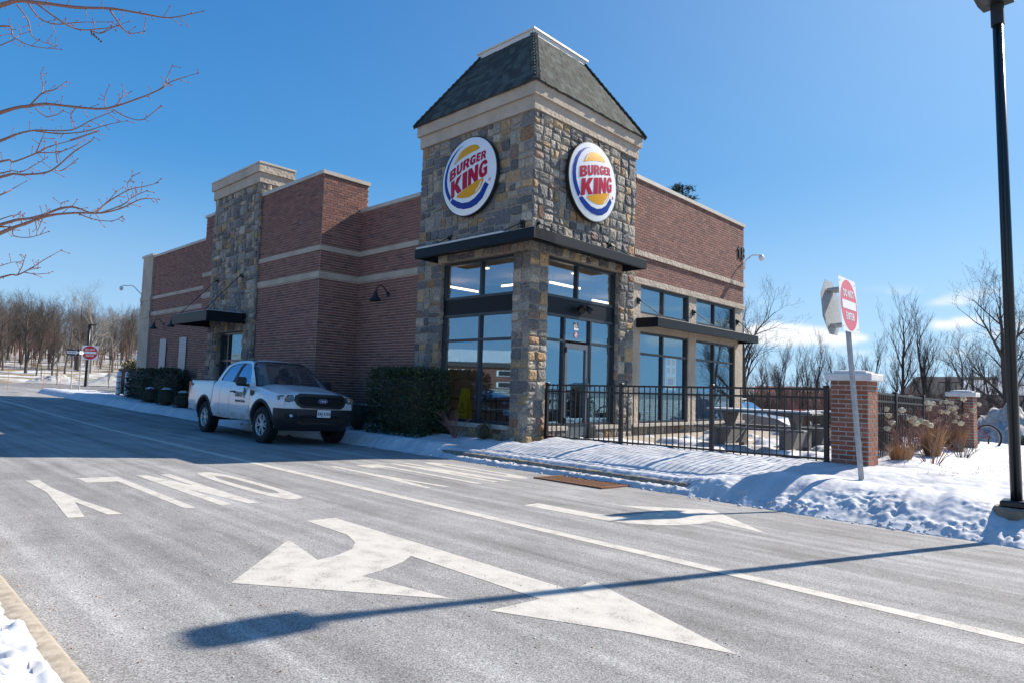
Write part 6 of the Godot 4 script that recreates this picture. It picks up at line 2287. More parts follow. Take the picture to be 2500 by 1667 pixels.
func plant_tree(kind, label, x, z, h, turn, group, called = "bare_tree", y = INF):
	var k = tree_kinds[kind]
	if y == INF: y = ry(x, z) - 0.1
	var t = thing(called, label, "tree", group, V(x, y, z), turn)
	var s = h / 11.6
	put("trunk", k[0], k[2], t, Transform3D(Basis.from_scale(V(s, s, s)), Vector3.ZERO))
	put("crown", k[1], k[2], t, Transform3D(Basis.from_scale(V(s, s, s)), Vector3.ZERO))
	return t


func make_trees():
	var tall = {bend = 0.13, up = 1.3, kids = [8, 6, 4, 3, 3], low = 0.30, open = 0.48, lift = 0.34, first = 0.72}
	var wide = {bend = 0.20, up = 0.9, kids = [8, 6, 4, 4, 2], low = 0.25, open = 0.75, lift = 0.20, first = 0.85}
	var thin = {bend = 0.12, up = 1.2, kids = [9, 5, 4, 3, 2], low = 0.22, open = 0.42, lift = 0.38, first = 0.5}
	tree_kind("tall_a", 10.0, 0.15, 5, tall, M.bark, 101)
	tree_kind("tall_b", 10.0, 0.13, 5, tall, M.bark, 102)
	tree_kind("tall_c", 10.0, 0.11, 5, thin, M.bark, 103)
	tree_kind("wide_a", 10.0, 0.20, 5, wide, M.bark, 104)
	tree_kind("wide_b", 10.0, 0.18, 5, wide, M.grey_bark, 105)
	tree_kind("syc", 10.0, 0.16, 5, wide, M.pale_bark, 106)
	tree_kind("young", 10.0, 0.11, 3, thin, M.grey_bark, 107)
	tree_kind("pale_young", 10.0, 0.13, 4, thin, M.pale_bark, 108)
	tree_kind("brush_a", 10.0, 0.10, 3, wide, M.bark, 109)
	tree_kind("brush_b", 10.0, 0.10, 3, tall, M.red_bark, 110)
	rng.seed = 200
	# right: the row behind the patio
	var g = "bare trees behind the patio"
	for q in [["wide_a", -6.0, -23.5, 9.0, 0.4, "leaning bare tree just past the end of the sunny wall"],
		["tall_c", -9.4, -34.1, 6.6, 1.0, "thin bare tree first behind the patio, next to the wall end"],
		["tall_b", -11.0, -40.9, 7.0, 2.0, "thin bare tree second from the wall end"],
		["tall_c", -8.5, -37.8, 6.8, 3.0, "forked thin bare tree above the middle of the patio fence"],
		["tall_a", -6.9, -36.5, 7.2, 4.0, "bushy bare tree just left of the leaning sign"],
		["tall_b", -8.4, -46.1, 7.2, 5.0, "slight bare tree straight behind the leaning sign post"],
		["tall_c", -8.2, -50.4, 7.4, 0.7, "slender bare tree behind the nearer brick pier"],
		["tall_b", -5.8, -45.8, 8.4, 1.7, "bare tree just right of the nearer brick pier"],
		["tall_a", -2.9, -41.6, 10.6, 2.7, "tallest bare tree with forked trunk between the two piers"],
		["tall_b", -1.7, -44.1, 10.4, 3.7, "second tallest bare tree, right of the forked one"],
		["wide_b", -0.9, -50.4, 9.2, 4.7, "spreading bare tree behind the farther brick pier"],
		["tall_c", -0.8, -56.0, 8.9, 5.7, "narrow bare tree right of the farther pier"],
		["tall_c", -7.6, -30.5, 5.6, 0.3, "slim bare tree close behind the wall end, low crown"],
		["tall_b", -12.5, -45.0, 7.6, 1.1, "bare tree farther back beside the wall end"],
		["tall_a", -9.9, -44.0, 6.9, 2.2, "bushy bare tree over the second fence panel"],
		["tall_c", -6.4, -33.2, 5.9, 0.9, "slim bare tree over the last fence panel"],
		["wide_b", -10.6, -50.0, 7.0, 3.2, "grey spreading tree far behind the fence"],
		["tall_b", -5.2, -38.4, 6.0, 5.1, "slim bare tree in the gap beside the leaning sign"],
		["tall_c", -4.4, -47.5, 7.4, 0.2, "slender bare tree left of the forked tall one"],
		["tall_a", -3.2, -52.0, 7.6, 1.4, "bare tree in the gap behind the forked tall one"],
		["tall_c", -1.2, -47.0, 7.2, 2.9, "thin bare tree over the middle of the return fence"],
		["tall_b", 1.2, -50.0, 8.0, 4.4, "bare tree between far pier and lamp post"],
		["wide_b", 2.2, -58.0, 9.0, 0.8, "grey bare tree behind the far houses gap"],
		["wide_a", 4.3, -29.1, 9.6, 0.2, "old tree with heavy limbs behind the tall lamp post"],
		["wide_b", 6.2, -33.7, 10.0, 1.2, "spreading tree at the right edge beyond the lawn"],
		["tall_a", 8.6, -42.0, 10.0, 2.2, "bare tree beyond the right edge of the lawn"],
		["wide_a", 13.0, -38.0, 11.0, 3.1, "broad bare tree far right beyond the car park"],
		["tall_b", 19.0, -47.0, 11.0, 4.1, "tall bare tree farthest right of the row"]]:
		plant_tree(q[0], q[5], q[1], q[2], q[3], q[4], g)
	# left: in front of the wood
	g = "bare trees at the edge of the wood"
	for q in [["wide_a", -77.9, -5.5, 9.5, 0.3, "broad dark tree at the edge of the wood, far left"],
		["tall_a", -81.1, -4.0, 8.0, 1.3, "bare tree left of the broad dark one"],
		["tall_b", -74.8, -5.9, 7.4, 2.3, "slender tree right beside the broad dark one"],
		["tall_a", -71.0, -6.5, 7.2, 3.3, "double-trunked tree on the snowy slope"],
		["wide_b", -77.2, -8.9, 8.2, 4.3, "grey tree left of the far sycamore"],
		["syc", -82.1, -12.6, 11.5, 2.4, "pale-barked sycamore above the far no-entry sign"],
		["wide_b", -84.7, -15.6, 9.0, 0.9, "grey tree right of the far sycamore"],
		["pale_young", -42.7, -5.5, 4.6, 1.9, "pale young tree next to the building end"],
		["tall_b", -92.3, -19.5, 9.6, 2.9, "bare tree behind the pale young one"],
		["wide_a", -71.9, -2.2, 7.6, 3.9, "bare tree at the far left frame edge"],
		["young", -58.3, -3.2, 3.0, 0.5, "small planted tree on the snowy verge, left one"],
		["young", -53.7, -3.4, 3.4, 1.5, "small planted tree on the verge beside the arrow sign"],
		["young", -44.5, -4.6, 2.6, 2.5, "smallest planted tree right of the far no-entry sign"]]:
		plant_tree(q[0], q[5], q[1], q[2], q[3], q[4], g)
	# the wood on the hillside behind, one mass
	var wood = Node3D.new()
	wood.name = "woodland"
	add_child(wood)
	tag(wood, "bare brown wood covering the hillside on the far left", "woodland", "", "stuff")
	for kind in ["brush_a", "brush_b", "tall_a", "wide_a", "wide_b", "tall_c"]:
		var many = 330 if kind.begins_with("brush") else 60
		var xs = []
		for i in many:
			var d = rng.randf_range(0.0, 1.0)
			var x = lerpf(-84.0, -190.0, pow(d, 1.3))
			var z = rng.randf_range(-70.0, 26.0) * (0.55 + 0.45 * d)
			var h = rng.randf_range(6.8, 9.2) * (rng.randf_range(0.35, 0.75) if kind.begins_with("brush") else 1.0)
			xs.append(Transform3D(Basis(Vector3.UP, rng.randf() * TAU).scaled(Vector3.ONE * h / 10.0), V(x, ry(x, z) - 0.2, z)))
		scatter("trees", tree_kinds[kind], xs, wood)
	# scrub behind the patio, one mass
	var scrub = Node3D.new()
	scrub.name = "scrub"
	add_child(scrub)
	tag(scrub, "brown tangle of brush behind the patio and the fence", "scrub", "", "stuff")
	for kind in ["brush_a", "brush_b"]:
		var xs = []
		for i in 260:
			var z = rng.randf_range(-27.0, -60.0)
			var x = rng.randf_range(-15.0, 2.0) + (z + 40.0) * 0.35
			xs.append(Transform3D(Basis(Vector3.UP, rng.randf() * TAU).scaled(V(1, 0.8, 1) * rng.randf_range(0.20, 0.46)), V(x, ry(x, z) - 0.2, z)))
		scatter("brush", tree_kinds[kind], xs, scrub)
	# conifer showing over the roof
	make_pine()


func scatter(called, kind, xs, parent):
	for i in 2:
		var mm = MultiMesh.new()
		mm.transform_format = MultiMesh.TRANSFORM_3D
		mm.mesh = kind[i]
		mm.instance_count = xs.size()
		for j in xs.size(): mm.set_instance_transform(j, xs[j])
		var o = MultiMeshInstance3D.new()
		o.name = called
		o.multimesh = mm
		o.material_override = kind[2]
		parent.add_child(o, true)


func make_pine():
	rng.seed = 301
	var t = thing("pine_tree", "dark pine whose top shows above the sunny roof line", "tree", "", V(-11.0, -0.6, -25.9))
	var mb = MB.new()
	mb.tube([V(0, 0, 0), V(0.1, 7, 0), V(0, 14.4, 0)], [0.28, 0.2, 0.05], 8)
	put("trunk", mb.mesh(), M.bark, t)
	var nd = textured("needles", lin(0.035, 0.055, 0.025), 0.9, T.streak, 2.0)
	mb = MB.new()
	for i in 130:
		var y = lerpf(4.0, 14.4, rng.randf())
		var a = rng.randf() * TAU
		var L = lerpf(2.6, 0.6, (y - 4.0) / 10.4) * rng.randf_range(0.6, 1.0)
		var d = V(cos(a), rng.randf_range(0.0, 0.35), sin(a)).normalized()
		mb.tube([V(0, y, 0), V(0, y, 0) + d * L], [0.03, 0.008], 3, false)
		for j in 26:
			var c = V(0, y, 0) + d * L * rng.randf_range(0.35, 1.05) + V(rng.randf_range(-1, 1), rng.randf_range(-0.6, 0.8), rng.randf_range(-1, 1)) * 0.22
			for k in 4:
				var q = V(rng.randf_range(-1, 1), rng.randf_range(-0.4, 1), rng.randf_range(-1, 1)).normalized() * 0.20
				var w = q.cross(V(rng.randf_range(-1, 1), rng.randf_range(-1, 1), rng.randf_range(-1, 1))).normalized() * 0.016
				mb.tri(c - w, c + w, c + q)
	put("crown", mb.mesh(), nd, t)


# ---------------------------------------------------------------- branches reaching in from a tree beside the camera
func make_near_tree():
	rng.seed = 401
	var t = thing("street_tree", "red-twigged bare tree whose branches reach in at the upper left", "tree", "", V(2.3, 0.05, 9.9))
	var home = V(2.3, 0.05, 9.9)
	var trunk = MB.new()
	trunk.tube([V(0, -0.2, 0), V(0.03, 0.9, 0.02), V(0.0, 1.8, 0.0), V(0.05, 3.2, -0.03), V(0.0, 4.6, 0.0)], [0.10, 0.085, 0.07, 0.05, 0.03], 10)
	put("trunk", trunk.mesh(true), M.grey_bark, t)
	var limbs = MB.new()
	var buds = MB.new()
	var bud_m = mat("bud_red", lin(0.24, 0.05, 0.06), 0.6)
	var list = [
		[1, 0.0130, [V(3.807, 3.220, 8.967), V(4.023, 3.206, 8.836), V(4.214, 3.172, 8.685), V(4.441, 3.134, 8.556), V(4.629, 3.082, 8.439), V(4.739, 3.063, 8.340), V(4.875, 3.105, 8.215)]],
		[0, 0.0050, [V(3.831, 3.285, 8.860), V(3.907, 3.173, 8.803), V(4.054, 3.103, 8.746), V(4.140, 3.116, 8.665), V(4.248, 3.101, 8.615), V(4.381, 3.086, 8.537)]],
		[0, 0.0060, [V(4.142, 3.141, 8.854), V(4.273, 3.029, 8.751), V(4.298, 3.010, 8.676), V(4.429, 3.000, 8.599), V(4.522, 3.007, 8.542)]],
		[0, 0.0050, [V(4.429, 3.126, 8.561), V(4.541, 3.005, 8.529), V(4.580, 2.965, 8.491), V(4.627, 2.982, 8.436)]],
		[0, 0.0050, [V(3.599, 3.344, 8.870), V(3.651, 3.247, 8.817), V(3.674, 3.143, 8.790), V(3.858, 3.055, 8.726)]],
		[1, 0.0060, [V(3.643, 3.161, 8.938), V(3.700, 3.091, 8.888), V(3.824, 3.021, 8.814), V(4.026, 2.975, 8.704)]],
		[1, 0.0040, [V(3.404, 3.144, 8.900), V(3.511, 3.153, 8.862), V(3.474, 3.225, 8.823)]],
		[0, 0.0040, [V(4.250, 3.050, 8.612), V(4.340, 3.015, 8.577), V(4.425, 3.031, 8.545), V(4.407, 3.066, 8.509)]],
		[1, 0.0100, [V(3.382, 2.713, 8.867), V(3.523, 2.752, 8.751), V(3.628, 2.758, 8.684), V(3.838, 2.718, 8.569), V(3.989, 2.696, 8.476), V(4.070, 2.713, 8.408), V(4.216, 2.746, 8.330), V(4.357, 2.780, 8.264), V(4.431, 2.835, 8.209), V(4.536, 2.894, 8.102)]],
		[0, 0.0040, [V(4.475, 2.731, 8.299), V(4.516, 2.756, 8.274), V(4.484, 2.830, 8.253), V(4.541, 2.880, 8.250)]],
		[0, 0.0060, [V(3.496, 2.763, 8.747), V(3.578, 2.835, 8.704), V(3.664, 2.850, 8.658), V(3.682, 2.922, 8.598)]],
		[0, 0.0040, [V(3.605, 2.826, 8.708), V(3.593, 2.880, 8.703), V(3.602, 2.949, 8.721)]],
		[0, 0.0040, [V(4.168, 2.652, 8.441), V(4.273, 2.592, 8.397), V(4.349, 2.573, 8.339), V(4.379, 2.621, 8.291), V(4.464, 2.648, 8.275)]],
		[0, 0.0040, [V(3.467, 2.767, 8.712), V(3.495, 2.721, 8.660), V(3.646, 2.704, 8.625), V(3.684, 2.725, 8.605)]],
		[0, 0.0040, [V(3.747, 2.744, 8.550), V(3.668, 2.715, 8.556), V(3.688, 2.639, 8.548)]],
		[0, 0.0030, [V(4.099, 2.673, 8.468), V(4.087, 2.743, 8.474), V(4.130, 2.806, 8.465)]],
		[0, 0.0030, [V(4.150, 2.699, 8.419), V(4.209, 2.722, 8.417), V(4.195, 2.770, 8.376)]],
		[1, 0.0090, [V(3.095, 2.612, 8.817), V(3.173, 2.647, 8.762), V(3.325, 2.664, 8.679), V(3.524, 2.662, 8.525), V(3.739, 2.690, 8.464), V(3.851, 2.751, 8.371)]],
		[0, 0.0060, [V(3.302, 2.668, 8.675), V(3.460, 2.638, 8.582), V(3.655, 2.632, 8.481), V(3.744, 2.684, 8.381), V(3.909, 2.698, 8.299)]],
		[0, 0.0050, [V(3.197, 2.550, 8.643), V(3.280, 2.615, 8.637), V(3.321, 2.679, 8.623)]],
		[0, 0.0040, [V(3.336, 2.654, 8.483), V(3.472, 2.679, 8.419), V(3.520, 2.708, 8.368)]],
		[1, 0.0070, [V(2.960, 2.503, 8.789), V(3.095, 2.479, 8.748), V(3.282, 2.527, 8.652), V(3.362, 2.569, 8.598), V(3.514, 2.613, 8.489), V(3.586, 2.675, 8.393)]],
		[0, 0.0040, [V(3.187, 2.554, 8.636), V(3.336, 2.553, 8.540), V(3.449, 2.582, 8.482), V(3.439, 2.642, 8.420)]],
		[1, 0.0080, [V(3.386, 2.293, 8.839), V(3.532, 2.295, 8.759), V(3.681, 2.299, 8.672), V(3.760, 2.337, 8.624), V(3.851, 2.427, 8.562), V(3.904, 2.501, 8.491), V(3.975, 2.513, 8.490)]],
		[0, 0.0040, [V(3.750, 2.314, 8.630), V(3.751, 2.324, 8.592), V(3.864, 2.383, 8.543)]],
		[0, 0.0040, [V(3.612, 2.400, 8.597), V(3.688, 2.447, 8.624), V(3.657, 2.517, 8.617)]],
		[1, 0.0050, [V(3.164, 2.371, 8.811), V(3.317, 2.364, 8.737), V(3.343, 2.419, 8.676), V(3.480, 2.457, 8.629)]],
		[1, 0.0080, [V(3.646, 1.939, 8.854), V(3.826, 1.978, 8.725), V(4.014, 2.022, 8.637), V(4.062, 2.033, 8.574), V(4.183, 1.995, 8.507), V(4.200, 2.066, 8.449), V(4.333, 2.137, 8.375), V(4.456, 2.148, 8.324), V(4.568, 2.155, 8.292)]],
		[1, 0.0100, [V(3.768, 1.868, 8.867), V(3.899, 1.914, 8.787), V(4.041, 1.959, 8.701), V(4.196, 1.972, 8.601), V(4.282, 1.981, 8.494), V(4.462, 1.990, 8.440), V(4.582, 2.037, 8.375), V(4.601, 2.053, 8.292)]],
		[0, 0.0030, [V(4.412, 2.119, 8.396), V(4.373, 2.169, 8.390), V(4.454, 2.194, 8.390)]],
		[0, 0.0040, [V(4.154, 1.979, 8.573), V(4.260, 1.941, 8.522), V(4.350, 1.931, 8.452), V(4.411, 1.955, 8.419)]],
		[1, 0.0040, [V(3.496, 2.001, 8.835), V(3.603, 2.004, 8.797), V(3.631, 2.033, 8.772)]],
		[0, 0.0030, [V(3.934, 2.039, 8.621), V(3.938, 2.072, 8.620), V(3.968, 2.083, 8.599)]],
		[0, 0.0030, [V(3.954, 1.942, 8.746), V(3.932, 1.883, 8.729), V(3.947, 1.944, 8.713)]],
		[1, 0.0050, [V(3.605, 1.930, 8.847), V(3.652, 1.876, 8.796), V(3.779, 1.861, 8.735), V(3.876, 1.895, 8.664)]],
		[0, 0.0040, [V(4.299, 1.978, 8.498), V(4.461, 2.013, 8.432), V(4.465, 2.073, 8.380), V(4.534, 2.103, 8.336)]],
		[0, 0.0040, [V(4.314, 1.966, 8.537), V(4.316, 2.051, 8.470), V(4.360, 2.103, 8.447)]],
		[1, 0.0070, [V(3.218, 1.666, 8.770), V(3.373, 1.671, 8.718), V(3.382, 1.729, 8.646), V(3.539, 1.772, 8.609), V(3.562, 1.843, 8.529)]],
		[0, 0.0040, [V(3.311, 1.678, 8.708), V(3.401, 1.724, 8.702), V(3.416, 1.797, 8.690)]],
		[0, 0.0040, [V(3.361, 1.696, 8.679), V(3.436, 1.683, 8.633), V(3.499, 1.691, 8.576)]],
		[0, 0.0030, [V(3.368, 1.726, 8.653), V(3.500, 1.720, 8.623)]],
		[1, 0.0060, [V(3.050, 2.254, 8.785), V(3.031, 2.311, 8.726), V(3.205, 2.338, 8.686)]],
		[1, 0.0040, [V(2.949, 1.780, 8.737), V(3.121, 1.789, 8.684)]]
	]
	for b in list:
		var path = []
		for p in b[2]: path.append(p - home)
		var start_r = b[1]
		if b[0] == 1:  # carry the branch back to the trunk
			var p0 = path[0]
			var d = (path[0] - path[1]).normalized()
			var j = V(0, maxf(p0.y - 0.75, 0.9), 0)
			path = [j, j.lerp(p0, 0.35) + d * 0.12, j.lerp(p0, 0.72) + d * 0.12] + path
		# smooth it
		var fine = []
		var rr = []
		for i in path.size() - 1:
			for k in 4:
				var tt = k / 4.0
				fine.append(path[i].cubic_interpolate(path[i + 1], path[maxi(i - 1, 0)], path[mini(i + 2, path.size() - 1)], tt))
		fine.append(path[-1])
		for i in fine.size(): rr.append(lerpf(start_r * (1.5 if b[0] == 1 else 1.0), 0.0016, pow(float(i) / (fine.size() - 1), 0.75)) * (1.15 if i % 4 == 0 else 1.0))
		limbs.tube(fine, rr, 6, false)
		# buds and short spurs
		for i in range(3, fine.size()):
			if b[0] == 1 and i < 11: continue
			if rng.randf() < 0.55:
				var dd = (fine[i] - fine[i - 1]).normalized()
				var side = dd.cross(V(rng.randf_range(-1, 1), rng.randf_range(-1, 1), rng.randf_range(-1, 1))).normalized()
				var L = rng.randf_range(0.012, 0.075)
				var e = fine[i] + (dd * 0.6 + side).normalized() * L
				limbs.tube([fine[i], e], [0.0024, 0.0014], 4, false)
				buds.lathe([P2(0, -0.004), P2(0.0034, 0.0), P2(0.0028, 0.005), P2(0, 0.010)], 5, e, Basis(Quaternion(Vector3.UP, (dd * 0.6 + side).normalized())))
		buds.lathe([P2(0, -0.004), P2(0.0036, 0.0), P2(0.003, 0.006), P2(0, 0.012)], 5, fine[-1], Basis(Quaternion(Vector3.UP, (fine[-1] - fine[-2]).normalized())))
	put("branches", limbs.mesh(true), M.red_bark, t)
	put("buds", buds.mesh(), bud_m, t)
	var leaf = MB.new()
	var at = V(4.302, 3.018, 8.615) - home
	for i in 5: leaf.lathe([P2(0, -0.03), P2(0.006, -0.012), P2(0.005, 0.01), P2(0, 0.02)], 5, at + V(0.010 * i, -0.013 * i, -0.010 * i), Basis(Vector3.BACK, 0.5 + 0.2 * i))
	limbs = null
	put("withered_leaf", leaf.mesh(), M.bark, t)


# ---------------------------------------------------------------- hedges, shrubs, grasses
func leaf_mesh(l, w):
	var mb = MB.new()
	var a = Vector3.ZERO
	mb.tri(a, V(w * 0.5, l * 0.45, 0.006), V(0, l * 0.5, -0.004)); mb.tri(a, V(0, l * 0.5, -0.004), V(-w * 0.5, l * 0.45, 0.006))
	mb.tri(V(w * 0.5, l * 0.45, 0.006), V(0, l, -0.012), V(0, l * 0.5, -0.004)); mb.tri(V(0, l * 0.5, -0.004), V(0, l, -0.012), V(-w * 0.5, l * 0.45, 0.006))
	return mb.mesh()


# a clipped hedge: leaves over a rounded block, its dark colour standing for twigs and shade within
func hedge(called, label, category, at, size, count, leaf_l, leaf_w, round_, group, tone, cap_snow = false):
	var h = thing(called, label, category, group, at)
	var mb = MB.new()
	mb.rbox(V(0, size.y * 0.48, 0), size * V(0.80, 0.90, 0.74), minf(size.x, minf(size.y, size.z)) * 0.30)
	put("inner_twigs", mb.mesh(), mat("hedge_core", lin(0.05, 0.045, 0.03), 1.0), h)
	var mm = MultiMesh.new()
	mm.transform_format = MultiMesh.TRANSFORM_3D
	mm.use_colors = true
	mm.mesh = leaf_mesh(leaf_l, leaf_w)
	mm.instance_count = count
	for i in count:
		var d = V(rng.randf_range(-1, 1), rng.randf_range(-1, 1), rng.randf_range(-1, 1))
		# push the point to the skin of a superellipsoid
		var e = round_
		var r = pow(pow(absf(d.x), e) + pow(absf(d.y), e) + pow(absf(d.z), e), 1.0 / e)
		d /= maxf(r, 0.01)
		var k = 1.0 - 0.22 * pow(rng.randf(), 2.0) + 0.05 * rng.randf()
		var p = V(d.x * size.x, d.y * size.y, d.z * size.z) * 0.5 * k
		var n = V(d.x * pow(absf(d.x), e - 2.0) / size.x, d.y * pow(absf(d.y), e - 2.0) / size.y, d.z * pow(absf(d.z), e - 2.0) / size.z).normalized()
		var up = (n * 0.7 + V(rng.randf_range(-1, 1), rng.randf_range(-0.5, 1.1), rng.randf_range(-1, 1)) * 0.75).normalized()
		var fx = up.cross(V(rng.randf_range(-1, 1), rng.randf_range(-1, 1), rng.randf_range(-1, 1))).normalized()
		var s = rng.randf_range(0.7, 1.25)
		mm.set_instance_transform(i, Transform3D(Basis(fx, up, fx.cross(up)).scaled(Vector3.ONE * s), p + V(0, size.y * 0.5, 0)))
		var q = rng.randf_range(0.6, 1.45)
		var c = Color(tone.r * q, tone.g * q, tone.b * q)
		if rng.randf() < 0.07: c = Color(tone.r * 2.6, tone.g * 2.0, tone.b * 1.2)
		mm.set_instance_color(i, c)
	var o = MultiMeshInstance3D.new()
	o.name = "foliage"
	o.multimesh = mm
	o.material_override = M.leaf
	o.set_meta("kind", "stuff")
	h.add_child(o, true)
	if cap_snow:
		mb = MB.new()
		mb.lathe([P2(size.x * 0.27, -0.06), P2(size.x * 0.20, -0.015), P2(size.x * 0.10, 0.01), P2(0, 0.015)], 10, at + V(0, size.y * 0.97, 0))
		single("snow_patch", mb.mesh(true), M.snow, "snow cap on the %s" % label, "snow", "", "stuff")
	return h


func blades(called, label, at, count, height, spread, color, group, category = "ornamental grass", thick = 0.004):
	var g = thing(called, label, category, group, at)
	var mb = MB.new()
	mb.colored = true
	for i in count:
		var a = rng.randf() * TAU
		var r = sqrt(rng.randf()) * spread * 0.35
		var p = V(cos(a) * r, -0.05, sin(a) * r)
		var out = V(cos(a), 0, sin(a)) * rng.randf_range(0.1, 1.0) * spread + V(rng.randf_range(-1, 1), 0, rng.randf_range(-1, 1)) * spread * 0.25
		var h = height * rng.randf_range(0.55, 1.1)
		var m = p + out * 0.45 + V(0, h * 0.62, 0)
		var e = p + out + V(0, h * rng.randf_range(0.75, 1.0), 0)
		var w = V(-sin(a + rng.randf()), 0, cos(a + rng.randf())) * thick
		var q = rng.randf_range(0.7, 1.3)
		mb.col = Color(color.r * q, color.g * q, color.b * q)
		mb.quad(p - w, p + w, m + w * 0.8, m - w * 0.8)
		mb.tri(m - w * 0.8, m + w * 0.8, e)
	put("blades", mb.mesh(), M.straw, g)
	return g


func twig_shrub(called, label, at, count, height, spread, group, heads = 0, bark = null):
	var g = thing(called, label, "shrub", group, at)
	var mb = MB.new()
	var hd = MB.new()
	var done = 0
	for i in count:
		var a = rng.randf() * TAU
		var lean_ = V(cos(a), 0, sin(a)) * rng.randf_range(0.15, 1.0) * spread
		var h = height * rng.randf_range(0.6, 1.1)
		var p = V(cos(a), 0, sin(a)) * 0.05 + V(0, -0.05, 0)
		var m = p + lean_ * 0.4 + V(0, h * 0.55, 0)
		var e = p + lean_ + V(0, h, 0)
		mb.tube([p, m, e], [0.006, 0.0045, 0.0025], 4, false)
		for k in 3:
			var q = m.lerp(e, rng.randf_range(0.0, 0.7))
			mb.tube([q, q + V(rng.randf_range(-1, 1), rng.randf_range(0.4, 1.2), rng.randf_range(-1, 1)) * height * 0.2], [0.0035, 0.002], 3, false)
		if done < heads:
			done += 1
			# a dried flower head: a crowd of papery scales
			for k in 44:
				var d = V(rng.randf_range(-1, 1), rng.randf_range(-0.8, 1), rng.randf_range(-1, 1)).normalized()
				var c = e + d * V(0.05, 0.042, 0.05) * rng.randf_range(0.7, 1.0)
				var u = d.cross(V(rng.randf_range(-1, 1), rng.randf_range(-1, 1), rng.randf_range(-1, 1))).normalized() * 0.016
				var w = (d.cross(u).normalized() + d * 0.4) * 0.016
				hd.quad(c - u - w, c + u - w, c + u + w, c - u + w)
	put("stems", mb.mesh(), M.red_bark if bark == null else bark, g)
	if heads > 0: put("flower_heads", hd.mesh(), M.dry_flower, g)
	return g


